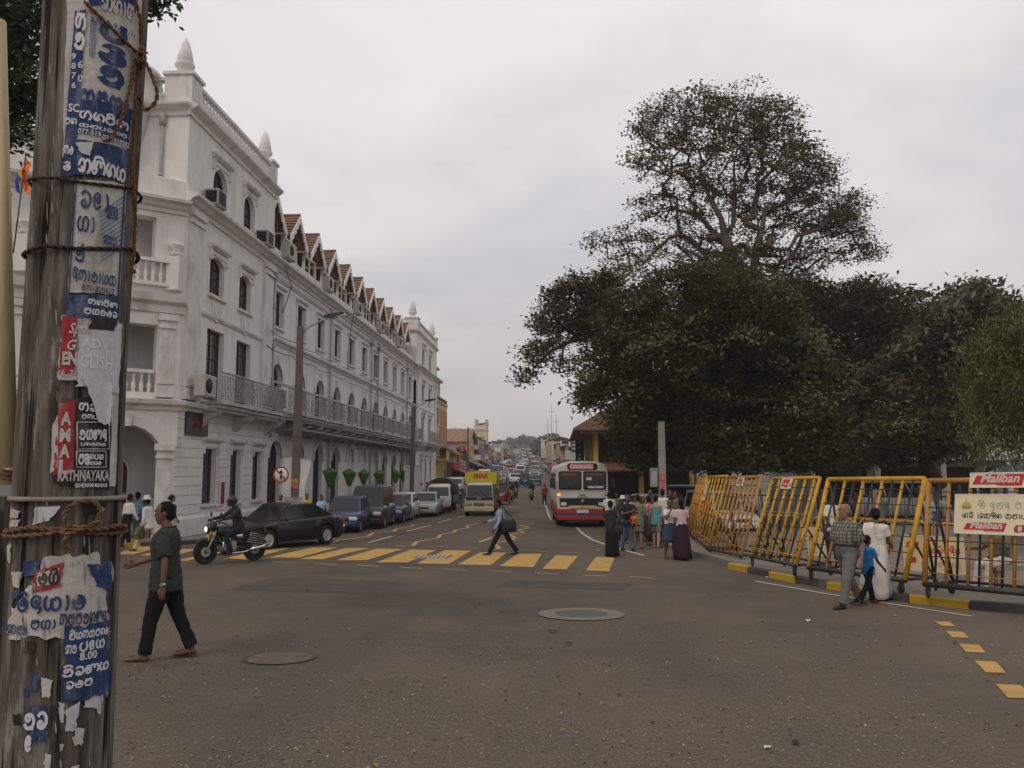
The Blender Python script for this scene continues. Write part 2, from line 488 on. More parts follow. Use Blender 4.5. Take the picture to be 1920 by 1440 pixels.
g.add([(x, y, gh(y)) for y in _ys for x in _xs], [(j * len(_xs) + i, j * len(_xs) + i + 1, (j + 1) * len(_xs) + i + 1, (j + 1) * len(_xs) + i) for j in range(len(_ys) - 1) for i in range(len(_xs) - 1)])
tag(g.build('road', 'asphalt'), kind='structure')
def strip(pts, w, name, m, dz=.008):
    """painted line along a polyline of ground points"""
    b = MB(); n = len(pts)
    L, Rr = [], []
    fine = []
    for i in range(n - 1):
        a, c = Vector(pts[i][:2]), Vector(pts[i + 1][:2])
        k = max(1, int((c - a).length / 1.0))
        fine += [a.lerp(c, j / k) for j in range(k)]
    fine.append(Vector(pts[-1][:2]))
    for i, p in enumerate(fine):
        d = (fine[min(i + 1, len(fine) - 1)] - fine[max(i - 1, 0)]).normalized()
        q = Vector((-d.y, d.x)) * w / 2
        L.append((p.x + q.x, p.y + q.y, gh(p.y + q.y) + dz)); Rr.append((p.x - q.x, p.y - q.y, gh(p.y - q.y) + dz))
    b.add(L + Rr, [(i, i + 1, len(L) + i + 1, len(L) + i) for i in range(len(L) - 1)])
    return tag(b.build(name, m), kind='structure')
def patch(poly, name, m, dz=.008):
    b = MB()
    b.add([(p[0], p[1], gh(p[1]) + dz) for p in poly], [tuple(range(len(poly)))])
    return tag(b.build(name, m), kind='structure')
ZEB = [((250, 1035), (292, 1025), (345, 1027), (300, 1038)),
       ((500, 1046), (560, 1046), (632, 1027), (585, 1027)),
       ((560, 1049), (605, 1049), (692, 1028), (650, 1028)),
       ((630, 1051), (688, 1051), (755, 1030), (707, 1029)),
       ((705, 1055), (765, 1055), (818, 1032), (770, 1031)),
       ((781, 1057), (842, 1058), (883, 1033), (835, 1032)),
       ((858, 1059), (920, 1060), (950, 1037), (900, 1036)),
       ((937, 1062), (1000, 1064), (1016, 1039), (972, 1038)),
       ((1017, 1067), (1062, 1068), (1084, 1043), (1043, 1041)),
       ((1098, 1070), (1142, 1072), (1152, 1046), (1118, 1044))]
for i, q in enumerate(ZEB):
    if i == 0: continue
    patch([at(*p) for p in q], 'road_marking', 'road_yellow')
for q in [((330, 1052), (352, 1052), (420, 1036), (396, 1036)), ((420, 1048), (470, 1048), (545, 1028), (505, 1027)), ((262, 1042), (330, 1042), (372, 1030), (310, 1029)), ((215, 1040), (250, 1040), (320, 1022), (268, 1022))]:
    patch([at(*p) for p in q], 'road_marking', 'road_yellow')
for x0, y0, x1, y1 in [(513, 1053.5, 555, 1055.5), (590, 1057, 632, 1059), (670, 1060, 712, 1062.5), (750, 1064, 792, 1066.5), (832, 1067.5, 877, 1070), (915, 1071, 960, 1073), (1003, 1074.5, 1047, 1077), (1092, 1079, 1137, 1081), (1179, 1082, 1224, 1084),
                       (623, 1022, 656, 1022.5), (684, 1022.5, 716, 1023), (742, 1023.5, 774, 1024), (803, 1025, 834, 1026), (864, 1027, 896, 1028), (925, 1030, 957, 1031), (992, 1033, 1024, 1034), (1058, 1036, 1090, 1037), (430, 1047, 470, 1050), (250, 1048, 290, 1048)]:
    strip([at(x0, y0), at(x1, y1)], .10 if y0 > 1040 else .09, 'road_marking', 'road_yellow')
for z in [[(622, 1021), (635, 1013), (690, 1006), (700, 999), (738, 997), (743, 992), (772, 987), (775, 984), (800, 981.5)],
          [(742, 1024), (774, 1024), (781, 1016), (822, 1009), (825, 1003), (850, 999), (855, 994), (878, 990), (875, 986), (898, 981.5)],
          [(930, 1030), (936, 1028), (926, 1019), (953, 1014), (960, 1012), (966, 1008), (955, 1003), (983, 998), (972, 994), (992, 990), (975, 985), (997, 983)]]:
    strip([at(*p) for p in z], .14, 'road_marking', 'road_yellow_worn')
for a in [(690, 1018, 735, 1006), (762, 996.5, 808, 985), (821, 980.5, 846, 973.5), (858, 971, 872, 967), (898, 1017, 922, 1008), (955, 952, 975, 950)]:
    strip([at(a[0], a[1]), at(a[2], a[3])], .11, 'road_marking', 'road_white')
strip([at(*p) for p in [(1081, 989), (1093, 1001), (1110, 1012), (1140, 1023), (1170, 1032), (1208, 1042)]], .12, 'road_marking', 'road_white')
strip([at(*p) for p in [(1415, 1090), (1540, 1112), (1640, 1128), (1740, 1144), (1822, 1156)]], .08, 'road_marking', 'road_white')
strip([at(1020, 940), at(1033, 975)], .1, 'road_marking', 'road_white')
for q in [((1752, 1166), (1781, 1167), (1791, 1175), (1767, 1175)), ((1773, 1184), (1806, 1186), (1817, 1197), (1785, 1196)), ((1798, 1208), (1836, 1210), (1848, 1225), (1811, 1224)), ((1828, 1240), (1868, 1242), (1886, 1263), (1848, 1262)), ((1867, 1284), (1914, 1286), (1940, 1311), (1890, 1310))]:
    patch([at(*p) for p in q], 'road_marking', 'road_yellow')
# kerbs and pavements
KH = .14
def raised(poly_edge, inner, name, m):
    """pavement slab: outer edge polyline (road side) and inner polyline, same count"""
    b = MB(); n = len(poly_edge)
    b.add([(p[0], p[1], gh(p[1]) + KH - .004) for p in poly_edge] + [(p[0], p[1], gh(p[1]) + KH - .004) for p in inner], [(i, i + 1, n + i + 1, n + i) for i in range(n - 1)])
    b.add([(p[0], p[1], gh(p[1]) - .1) for p in poly_edge] + [(p[0], p[1], gh(p[1]) + KH - .004) for p in poly_edge], [(i, i + 1, n + i + 1, n + i) for i in range(n - 1)])
    return tag(b.build(name, m), kind='structure')
def resample(pts, step):
    pts = [Vector(p[:2]) for p in pts]; out = [pts[0]]; rest = step
    for a, b in zip(pts, pts[1:]):
        d = (b - a).length; t = rest
        while t < d:
            out.append(a.lerp(b, t / d)); t += step
        rest = t - d
    return out
def kerb(pts, name, cols, step=1.0, w=.16):
    ps = resample(pts, step)
    root = tag(ob(name, None), kind='structure')
    for i in range(len(ps) - 1):
        a, c = ps[i], ps[i + 1]
        d = (c - a).normalized(); q = Vector((-d.y, d.x)) * w / 2
        c2 = c - d * .012
        b = MB()
        j = rng.uniform(-.006, .006)
        top = [(p.x, p.y, gh(p.y) + KH + j) for p in (a - q, c2 - q, c2 + q, a + q)]
        bot = [(p[0], p[1], p[2] - .3) for p in top]
        b.add(bot + top, [(4, 5, 6, 7), (0, 1, 5, 4), (1, 2, 6, 5), (2, 3, 7, 6), (3, 0, 4, 7)])
        b.build('kerb_stone', cols[i % len(cols)], root, bevel=.015)
    return root
LK = [(-9.6, 92), (-9.6, 33), (-9.9, 30.5), (-10.8, 28.6), (-12.2, 26.9), (-16.5, 23.0), (-24, 16.5), (-40, 4)]
LI = [(-13.3, 92), (-13.3, 33), (-13.3, 30.5), (-13.3, 29.5), (-14.0, 28.6), (-18.4, 25), (-26, 19), (-42, 7)]
raised(LK, LI, 'left_pavement', 'pavement')
mat('patch_dark', (.070, .058, .049), .9, .15, 3, .4, 50, dirt=.5, dirtcol=(.12, .095, .075), dscale=4)
mat('crack', (.040, .034, .03), .95, .2, 5)
for q in ([(-6.2, 15.5), (-3.4, 15.2), (-3.2, 17.2), (-6.1, 17.6)], [(-1.2, 16.4), (1.2, 16.0), (1.5, 17.0), (-1.0, 17.5)]): patch(q, 'road_patch', 'patch_dark', .004)
for k, (x, y, a, n) in enumerate(((2.6, 12.0, .2, 5), (-5.0, 13.0, 1.2, 4))):
    c = [(x, y)]
    for i in range(n): a += rng.uniform(-.5, .5); c.append((c[-1][0] + .32 * math.cos(a), c[-1][1] + .32 * math.sin(a)))
    strip(c, .010, 'road_crack', 'crack', .0075)
kerb(LK[:7], 'left_kerb', ['kerb_black', 'kerb_black', 'kerb_yellow'], 1.2)
k1 = at(1372, 1066); k2 = at(1470, 1088); k3 = at(1600, 1112); k4 = at(1720, 1131); k5 = at(1850, 1145)
RK = [(k1.x - .02, k1.y + .0), (k2.x, k2.y), (k3.x, k3.y), (k4.x, k4.y), (k5.x, k5.y), (8.6, 12.6), (12, 11.4), (30, 8)]
RI = [(9.2, 26), (12, 25), (14, 24), (16, 22), (18, 20), (20, 18), (24, 16), (40, 12)]
raised(RK, RI, 'right_pavement', 'pavement')
kerb(RK, 'right_kerb', ['kerb_yellow', 'kerb_black'], .98)
raised([(4.2, 20.4), (3.4, 26), (3.0, 34), (3.3, 45), (3.0, 58), (3.1, 90)], [(40, 20.4), (40, 26), (40, 34), (40, 45), (40, 58), (40, 90)], 'park_pavement', 'pavement')
def disc(c, r0, r1, dz, n, sx=1.0):
    b = MB(); a = [(c.x + r1 * math.cos(2 * PI * i / n), c.y + r1 * math.sin(2 * PI * i / n) * sx) for i in range(n)]
    if r0:
        k = [(c.x + r0 * math.cos(2 * PI * i / n), c.y + r0 * math.sin(2 * PI * i / n) * sx) for i in range(n)]
        b.add([(p[0], p[1], gh(p[1]) + dz) for p in a + k], [(i, (i + 1) % n, n + (i + 1) % n, n + i) for i in range(n)])
    else:
        b.add([(p[0], p[1], gh(p[1]) + dz) for p in a], [tuple(range(n))])
    return b
mat('collar', (.185, .155, .132), .9, .12, 4, .3, 40, dirt=.5, dirtcol=(.11, .095, .085), dscale=4)
mat('iron_cover', (.10, .088, .08), .8, .25, 12, .5, 60)
mat('sunk_collar', (.115, .092, .075), .95, .25, 5, .5, 40)
c = at(1090, 1152)
t = thing('manhole_cover', 'round grey concrete manhole ring in the open road', 'manhole cover', (0, 0, 0))
disc(c, .40, .66, .012, 40).build('concrete_collar', 'collar', t)
disc(c, 0, .395, .009, 40).build('lid', 'iron_cover', t)
c = at(525, 1234)
t = thing('manhole_cover', 'sunken dusty manhole cover in the worn asphalt near the walking man', 'manhole cover', (0, 0, 0))
disc(c, .36, .40, .010, 40, .97).build('rim', 'patch_dark', t)
disc(c, 0, .355, .007, 40).build('lid', 'sunk_collar', t)
c = at(812, 1045)
t = thing('drain_cover', 'square grey drain cover lying among the yellow zebra stripes', 'drain cover', (0, 0, 0))
b = MB(); b.box((c.x, c.y, c.z + .010), (.95, .95, .022)); b.build('frame', 'collar', t)
b = MB()
for i in range(7): b.box((c.x - .36 + i * .12, c.y, c.z + .024), (.07, .8, .012))
b.build('grating', 'steel_grey', t)
# the white hotel
X0 = -13.2
hotel = thing('hotel_building', 'long white colonial hotel with arcades, iron balconies, tiled dormers and corner towers', 'building', (0, 0, 0))
def opening(u0, u1, z0, z1, arch=False):
    return (u0, u1, z0, z1, arch)
def oloop(o, n=12, inset=0.0):
    u0, u1, z0, z1, arch = o
    u0 += inset; u1 -= inset; z1 -= inset; z0 += inset
    if not arch: return [(u0, z0), (u1, z0), (u1, z1), (u0, z1)]
    r = (u1 - u0) / 2; rv = r * arch
    return [(u0, z0), (u1, z0)] + arcpts((u0 + u1) / 2, z1 - rv, r, rv, 0, 180, n)
class Face:
    """a vertical plane: origin O (x,y), unit direction U, outward normal N"""
    def __init__(s, O, U, N): s.O, s.U, s.N = Vector((*O, 0)), Vector((*U, 0)).normalized(), Vector((*N, 0)).normalized()
    def p(s, u, z, d=0.0): return s.O + s.U * u + s.N * d + Vector((0, 0, z))
def wall_with_holes(F, u0, u1, z0, z1, ops, reveal=.24, parent=hotel, name='wall', m='whitewash', outer=None):
    mb = MB()
    out = outer or [(u0, z0), (u1, z0), (u1, z1), (u0, z1)]
    loops = [out] + [oloop(o) for o in ops]
    flat = [p for l in loops for p in l]
    t = geometry.tessellate_polygon([[Vector((a, b, 0)) for a, b in l] for l in loops])
    mb.add([F.p(a, b) for a, b in flat], [tuple(q) for q in t])
    for l in loops[1:]:
        n = len(l)
        mb.add([F.p(a, b) for a, b in l] + [F.p(a, b, -reveal) for a, b in l], [(i, (i + 1) % n, n + (i + 1) % n, n + i) for i in range(n)])
    return mb.build(name, m, parent)
def window(F, o, depth=.28, parent=hotel, frame_m='maroon_wood', bars=(2, 3), sill=True, fan=False, glass='glass', fw=.06, name='window'):
    u0, u1, z0, z1, arch = o
    L = oloop(o, 10); I = oloop(o, 10, fw)
    mb = MB(); n = len(L)
    mb.add([F.p(a, b, -depth) for a, b in L] + [F.p(a, b, -depth) for a, b in I], [(i, (i + 1) % n, n + (i + 1) % n, n + i) for i in range(n)])
    mb.add([F.p(a, b, -depth) for a, b in I] + [F.p(a, b, -depth - .05) for a, b in I], [(i, (i + 1) % n, n + (i + 1) % n, n + i) for i in range(n)])
    c, r = bars
    def bar(a0, b0, a1, b1, w=.02):
        q = F.p((a0 + a1) / 2, (b0 + b1) / 2, -depth - .02)
        ln = max(abs(a1 - a0), w), max(abs(b1 - b0), w)
        M3 = Matrix((F.U, F.N, Vector((0, 0, 1)))).transposed()
        mb.box(q, (ln[0], .035, ln[1]), M3)
    for i in range(1, c): bar(u0 + (u1 - u0) * i / c, z0 + fw, u0 + (u1 - u0) * i / c, z1 - fw * 1.2, .05 if i * 2 == c else .03)
    for j in range(1, r):
        zz = z0 + (z1 - z0) * j / r
        bar(u0 + fw, zz, u1 - fw, zz, .03)
    w = mb.build(name, frame_m, parent)
    g_ = MB(); l2 = oloop(o, 10)
    t = geometry.tessellate_polygon([[Vector((a, b, 0)) for a, b in l2]])
    g_.add([F.p(a, b, -depth - .045) for a, b in l2], [tuple(q) for q in t])
    g_.build('pane', glass, w)
    if sill:
        s = MB(); M3 = Matrix((F.U, F.N, Vector((0, 0, 1)))).transposed()
        s.box(F.p((u0 + u1) / 2, z0 - .05, .04), (u1 - u0 + .3, .18, .10), M3)
        s.build('sill', 'whitetrim', w)
    return w
def ledge(F, u0, u1, z, prof, name='cornice', m='whitetrim', parent=hotel):
    """moulding: profile points (out, dz) extruded along the face"""
    mb = MB()
    mb.prism(prof, F.p(u0, z), F.N, Vector((0, 0, 1)), F.U * (u1 - u0))
    return mb.build(name, m, parent)
PR_BIG = [(-.02, -.34), (.08, -.34), (.10, -.22), (.22, -.16), (.30, -.06), (.48, 0), (.50, .10), (-.02, .20)]
PR_MID = [(-.02, -.18), (.06, -.18), (.10, -.08), (.22, -.02), (.24, .06), (-.02, .12)]
PR_SM = [(-.02, -.10), (.05, -.09), (.10, -.01), (.11, .05), (-.02, .08)]
def hood(F, o, kind='flat', parent=hotel):
    u0, u1, z0, z1, arch = o
    mb = MB(); M3 = Matrix((F.U, F.N, Vector((0, 0, 1)))).transposed()
    if kind == 'flat':
        mb.prism([(0, -.05), (.10, -.03), (.20, .05), (.22, .13), (0, .17)], F.p(u0 - .22, z1 + .28), F.N, (0, 0, 1), F.U * (u1 - u0 + .44))
        for u in (u0 - .1, u1 + .1): mb.box(F.p(u, z1 + .02, .05), (.12, .10, .44), M3)
        mb.box(F.p((u0 + u1) / 2, z1 + .13, .02), (u1 - u0 + .12, .05, .16), M3)
    elif kind == 'arch':
        l = [p for p in oloop(o, 12)][2:]
        r = (u1 - u0) / 2; c = ((u0 + u1) / 2, z1 - r * arch)
        a = [(c[0] + (p[0] - c[0]) * 1.28, c[1] + (p[1] - c[1]) * (1 + .28 / arch)) for p in l]
        n = len(l)
        vs = [F.p(*p, .07) for p in l] + [F.p(*p, .07) for p in a]
        mb.add(vs, [(i, i + 1, n + i + 1, n + i) for i in range(n - 1)])
        mb.add([F.p(*p, .07) for p in a] + [F.p(*p, -.01) for p in a], [(i, i + 1, n + i + 1, n + i) for i in range(n - 1)])
        mb.box(F.p(c[0], z1 + .16, .07), (.20, .20, .42), M3)
    elif kind == 'rect':
        for q, d in (((((u0 + u1) / 2, z1 + .07)), (u1 - u0 + .36, .08, .14)), ((u0 - .09, (z0 + z1) / 2), (.14, .06, z1 - z0)), ((u1 + .09, (z0 + z1) / 2), (.14, .06, z1 - z0))):
            mb.box(F.p(*q, .02), d, M3)
        mb.prism([(0, 0), (.10, .02), (.16, .09), (0, .12)], F.p(u0 - .25, z1 + .16), F.N, (0, 0, 1), F.U * (u1 - u0 + .5))
    return mb.build('window_surround', 'whitetrim', parent)
_BAL = None
def balustrade(F, u0, u1, z, h=.9, step=.34, d=0.0, posts=True, parent=hotel, off=0.0):
    global _BAL
    b = MB(); M3 = Matrix((F.U, F.N, Vector((0, 0, 1)))).transposed()
    b.box(F.p((u0 + u1) / 2, z + h - .06, d), (u1 - u0, .26, .12), M3)
    b.box(F.p((u0 + u1) / 2, z + .06, d), (u1 - u0, .26, .12), M3)
    r = b.build('balustrade', 'whitetrim', parent)
    hb = h - .24
    if _BAL is None:
        q = MB(); q.lathe([(.07, 0), (.07, .08), (.045, .12), (.085, .30), (.08, .42), (.04, .60), (.045, .85), (.07, .92), (.07, 1)], 8)
        _BAL = q.mesh('baluster', 'whitetrim')
    n = max(2, int((u1 - u0) / step))
    for i in range(n):
        o = ob('baluster', _BAL, r, F.p(u0 + (i + .5) * (u1 - u0) / n, z + .12, d)); o.scale = (1, 1, hb)
    return r
def finial(p, s=1.0, parent=hotel):
    b = MB()
    b.lathe([(.02, 0), (.30, 0), (.30, .10), (.20, .16), (.20, .22), (.36, .40), (.38, .50), (.30, .56), (.32, .60), (.26, .95), (.15, 1.35), (.03, 1.6), (.005, 1.62)], 16)
    o = b.build('finial', 'whitewash', parent, p); o.scale = (s, s, s); return o
def pilaster(F, u0, u1, z0, z1, d=.12, parent=hotel):
    b = MB(); M3 = Matrix((F.U, F.N, Vector((0, 0, 1)))).transposed(); c = (u0 + u1) / 2; w = u1 - u0
    b.box(F.p(c, (z0 + z1) / 2, d / 2 - .01), (w, d, z1 - z0), M3)
    for zz, e, hh in ((z0 + .2, .10, .4), (z1 - .12, .14, .22), (z1 - .45, .07, .10), (z0 + .5, .06, .1)):
        b.box(F.p(c, zz, d / 2 + .02), (w + e, d + e, hh), M3)
    return b.build('pilaster', 'whitetrim', parent)
def drainpipe(F, u, z0, z1, d=.10, r=.06, parent=hotel):
    b = MB(); b.cyl(F.p(u, z0, d), F.p(u, z1, d), r, n=8)
    b.cyl(F.p(u, z1 - .1, d), F.p(u, z1 + .35, d), r * 1.9, r * 2.2, n=8)
    for k in range(int((z1 - z0) / 1.8)): b.cyl(F.p(u, z0 + .6 + k * 1.8, d), F.p(u, z0 + .7 + k * 1.8, d), r * 1.35, n=8)
    return b.build('drainpipe', 'pipe_grey', parent)
ZG = -.45
FS = Face((X0, 0), (0, 1), (1, 0))            # street face, u = world Y
# near tower, street face
T0, T1 = 28.1, 37.25
t_top = [opening(30.35, 31.7, 12.33, 13.88, 1.0), opening(33.5, 34.75, 12.33, 13.88, 1.0)]
t_2f = [opening(30.35, 31.7, 8.8, 10.32, .45), opening(33.3, 34.6, 8.8, 10.32, .45)]
t_1f = [opening(30.3, 31.9, 4.75, 7.48), opening(33.2, 34.8, 4.75, 7.48)]
t_g = [opening(30.4, 31.6, .85, 2.92), opening(33.0, 34.1, .85, 2.92), opening(35.45, 36.55, .85, 2.92)]
wall_with_holes(FS, T0, T1, ZG, 15.3, t_top + t_2f + t_1f + t_g, .24)
for o in t_top: window(FS, o, .2, bars=(2, 4)); hood(FS, o, 'flat')
for o in t_2f: window(FS, o, .2, bars=(2, 4)); hood(FS, o, 'flat')
for o in t_1f: window(FS, o, .2, bars=(2, 5), sill=False, fw=.09)
for o in t_g: window(FS, o, .2, bars=(1, 3), fw=.09); hood(FS, o, 'flat')
for u in (31.0, 33.95):
    b = MB()
    l = arcpts(u, 8.42, .42, .62, 180, 360, 12) + [(u + .42, 8.5), (u - .42, 8.5)]
    b.prism(l, FS.p(0, 0), FS.U, (0, 0, 1), FS.N * .07)
    l = arcpts(u, 8.40, .32, .48, 180, 360, 12) + [(u + .32, 8.44), (u - .32, 8.44)]
    b.prism(l, FS.p(0, 0, .07), FS.U, (0, 0, 1), FS.N * .04)
    b.build('shield_ornament', 'whitetrim', hotel)
zc = .55
b = MB(); b.prism([(-.02, ZG), (.14, ZG), (.14, .38), (.06, .5), (-.02, .5)], FS.p(T0 - .06, 0), FS.N, (0, 0, 1), FS.U * (T1 - T0 + .06))
b.build('plinth', 'whitetrim', hotel)
while zc < 4.0:
    zt = zc + .31
    us = [T0 + .0]
    for o in t_g:
        if o[2] - .12 < zt and o[3] + .6 > zc: us += [o[0] - .14, o[1] + .14]
    us.append(T1)
    for a, c in zip(us[::2], us[1::2]):
        if c - a > .1:
            q = MB(); q.bx(X0 - .01, X0 + .035, a, c, zc, zt); q.build('stone_course', 'whitewash', hotel)
    zc += .335
ledge(FS, T0 - .1, T1, 4.40, [(-.02, -.25), (.08, -.25), (.12, -.12), (.30, -.05), (.34, .10), (-.02, .16)])
ledge(FS, T0 - .1, T1 + .1, 11.85, PR_BIG)
ledge(FS, T0 - .15, T1 + .15, 15.15, [(-.02, -.3), (.07, -.3), (.09, -.15), (.2, -.08), (.34, .02), (.36, .10), (-.02, .16)])
ledge(FS, T0, T1, 7.95, PR_SM, 'string_course')
for a, c in ((28.4, 29.5), (36.0, 37.1)):
    pilaster(FS, a, c, 4.6, 11.5)
drainpipe(FS, 37.35, 3.6, 11.2)
b = MB(); b.bx(X0 - .25, X0 + .05, T0 + .85, T1 - .7, 15.31, 15.62); b.build('parapet_base', 'whitewash', hotel)
balustrade(FS, T0 + .86, T1 - .71, 15.62, .72, .30, -.1)
for a, c in ((T0 - .05, T0 + .85), (T1 - .7, T1 + .05)):
    b = MB(); b.bx(X0 - .95, X0 + .06, a, c, 15.31, 16.4); b.bx(X0 - 1.02, X0 + .13, a - .07, c + .07, 16.4, 16.52)
    b.bx(X0 + .061, X0 + .085, a + .15, c - .15, 15.55, 16.25)
    b.build('parapet_post', 'whitetrim', hotel)
    finial((X0 - .45, (a + c) / 2, 16.52), .95)
FN = Face((X0, T0), (-1, 0), (0, -1))
wall_with_holes(FN, 0, 4.5, 11.7, 15.3, [], .3)
ledge(FN, -.1, 4.5, 15.15, [(-.02, -.3), (.07, -.3), (.09, -.15), (.2, -.08), (.34, .02), (.36, .10), (-.02, .16)])
b = MB(); b.bx(X0 - 4.5, X0 - .96, T0 + .02, T0 + .3, 15.31, 15.62); b.build('parapet_base', 'whitewash', hotel)
balustrade(FN, .96, 4.4, 15.62, .72, .42, -.12)
drainpipe(FN, .95, 12.0, 14.6, .08)
b = MB(); b.lathe([(.02, 12.9), (.5, 13.0), (.95, 13.5), (1.25, 14.4), (1.3, 14.9), (1.55, 15.05), (1.6, 15.25), (1.45, 15.4), (1.5, 16.3), (1.6, 16.35), (1.6, 16.5), (.02, 16.55)], 28, (X0 - 2.8, T0 - .1, 0))
b.build('oriel', 'whitetrim', hotel)
b = MB(); b.bx(X0 - 6, X0 - .3, T0 + .3, T1, 15.2, 15.35); b.build('tower_roof', 'ledge_grime', hotel)
FB = Face((X0, T1), (-1, 0), (0, 1))
wall_with_holes(FB, 0, 6, 11.7, 15.3, [])
# oblique wing with the entrance arch
DW = Vector((-.777, -.629)); NW = Vector((.629, -.777))
FW = Face((X0, T0), DW, NW)
LW = 14.0
w_arch = opening(.42, 2.75, -.2, 3.62, 1.0)
w_l1 = opening(.75, 4.6, 4.75, 7.1)
w_l2 = opening(.95, 4.6, 8.65, 10.9)
w_l1b = opening(5.3, 9.2, 4.75, 7.1); w_l2b = opening(5.3, 9.2, 8.65, 10.9); w_archb = opening(3.9, 6.3, -.2, 3.62, 1.0)
wall_with_holes(FW, 0, LW, ZG, 11.75, [w_arch, w_l1, w_l2, w_l1b, w_l2b, w_archb], .55)
hood(FW, w_arch, 'arch'); hood(FW, w_archb, 'arch')
FWi = Face(tuple((Vector((X0, T0)) - NW * 2.2)), DW, NW)
i_door = opening(.95, 2.35, -.2, 2.75, 1.0)
wall_with_holes(FWi, -1.0, LW, ZG, 11.7, [i_door], .2, name='inner_wall')
window(FWi, opening(.95, 2.35, -.2, 2.75, 1.0), .1, bars=(2, 2), sill=False, frame_m='white_paint', glass='maroon_wood', fw=.1, name='entrance_door')
for z in (4.45, 8.1):      # loggia floors
    b = MB(); b.prism([(FW.p(u, 0, d).x, FW.p(u, 0, d).y) for u, d in ((0, -.5), (LW, -.5), (LW, -2.2), (0, -2.2))], (0, 0, z - .1), (1, 0, 0), (0, 1, 0), (0, 0, .25)); b.build('loggia_floor', 'whitewash', hotel)
ledge(FW, -.1, LW, 4.40, [(-.02, -.25), (.08, -.25), (.12, -.12), (.30, -.05), (.34, .10), (-.02, .16)])
ledge(FW, -.1, LW, 8.05, [(-.02, -.55), (.10, -.5), (.14, -.25), (.34, -.15), (.4, .1), (-.02, .16)])
ledge(FW, -.1, LW, 11.45, PR_BIG)
balustrade(FW, .8, 4.55, 4.62, .92, .24, -.15)
balustrade(FW, .4, 4.55, 8.45, .95, .24, .1)
balustrade(FW, 5.3, 9.2, 4.62, .92, .24, -.15)
balustrade(FW, 5.3, 9.2, 8.45, .95, .24, .1)
for u, z in ((.28, 9.4), (4.9, 9.4)):
    b = MB(); b.lathe([(.02, 0), (.20, 0), (.2, .12), (.12, .2), (.26, .36), (.24, .46), (.10, .5), (.02, .55)], 12); b.build('urn', 'whitetrim', hotel, FW.p(u, z + .18, .1))
    b = MB(); b.box(FW.p(u, z - .45, .1), (.46, .46, 1.2)); b.build('balcony_post', 'whitetrim', hotel)
for a, c in ((.12, .62), (2.95, 3.6)):
    pilaster(FW, a, c, ZG, 3.0, .1)
for a, c in ((.2, .7), (4.7, 5.2)):
    pilaster(FW, a, c, 4.6, 7.5, .1)
b = MB()
b.prism([(-.05, 11.66), (2.1, 11.66), (2.1, 12.45), (-.05, 12.30)], FW.p(0, 0, .1), FW.U, (0, 0, 1), -FW.N * .4)
b.prism([(2.11, 11.66), (LW, 11.66), (LW, 12.95), (2.11, 12.95)], FW.p(0, 0, .16), FW.U, (0, 0, 1), -FW.N * .4)
b.build('parapet', 'whitewash', hotel)
ledge(FW, 2.05, LW, 13.0, [(-.3, -.06), (.3, -.06), (.34, .08), (-.3, .1)], 'parapet_coping')
for u in (2.6, 7.2):
    b = MB(); b.lathe([(.02, 0), (.24, 0), (.24, .12), (.14, .22), (.30, .40), (.28, .52), (.12, .58), (.02, .66)], 12); b.build('urn', 'whitetrim', hotel, FW.p(u, 13.06, -.05))
# main range: eleven bays
NB, P0, DP = 11, 38.12, 3.535
bays = [P0 + DP * i for i in range(NB)]
M0, M1 = T1, 75.4
o2 = [opening(y - .66, y + .66, 8.84, 10.55) for y in bays]
o1 = [opening(y - .75, y + .75, 4.82, 7.12, 1.0) for y in bays]
blind = (4, 5, 6)
og = [opening(y - .85 + .1, y + .85 + .1, -.2, 3.52, 1.0) for y in bays]
wall_with_holes(FS, M0, M1, ZG, 12.3, o2 + o1 + og, .24)
for i, o in enumerate(o2):
    window(FS, o, .18, bars=(2, 2), frame_m='brown_wood'); hood(FS, o, 'rect')
for i, o in enumerate(o1):
    window(FS, o, .2, bars=(2, 3), frame_m='maroon_wood', sill=False, fan=True); hood(FS, o, 'arch')
for i, o in enumerate(og):
    hood(FS, o, 'arch')
    if i in blind:
        w = wall_with_holes(FS, o[0], o[1], 0, 1, [], name='blind_arch') if False else None
        b = MB(); l = oloop(o, 12); t = geometry.tessellate_polygon([[Vector((a, c, 0)) for a, c in l]])
        b.add([FS.p(a, c, -.12) for a, c in l], [tuple(q) for q in t]); b.build('blind_arch', 'whitewash', hotel)
        window(FS, opening(o[0] + .2, o[1] - .2, .1, 1.95), .10, bars=(2, 3), sill=False, frame_m='white_paint', fw=.1)
        bpy.context.view_layer.update()
    else:
        window(FS, o, .2, bars=(2, 2), sill=False, frame_m='maroon_wood', glass='dark', fw=.1, name='dark_archway')  # near-black panes put the shade of the open arches into colour
ledge(FS, M0, M1, 8.20, PR_MID, 'string_course')
ledge(FS, M0 + .1, M1 + .1, 11.85, PR_BIG)
ledge(FS, M0 + .1, M1, 11.25, PR_SM, 'string_course')
ledge(FS, M0 + .1, M1, 6.25, [(0, -.06), (.05, -.04), (.08, .04), (0, .06)], 'string_course')
b = MB(); b.bx(X0 - .35, X0 - .05, M0 + .3, M1 - .3, 12.3, 12.62); b.build('roof_parapet', 'whitetrim', hotel)
for i in (2, 5, 6, 9):
    drainpipe(FS, bays[i] + DP / 2 + (.1 if i != 6 else -1.2), .3, 11.1, .12, .075)
b = MB()
for k, (z, s, d) in enumerate(((8.42, .10, .28), (11.0, .06, .16), (7.75, .12, .12), (4.0, .2, .5), (3.85, .12, .55))):
    pts = []
    for i in range(NB):
        pts += [FS.p(bays[i] - DP / 2, z, d), FS.p(bays[i] - DP * .2, z - s, d + .02), FS.p(bays[i] + DP * .2, z - s * .8, d + .02)]
    b.tube(pts, .018, 4)
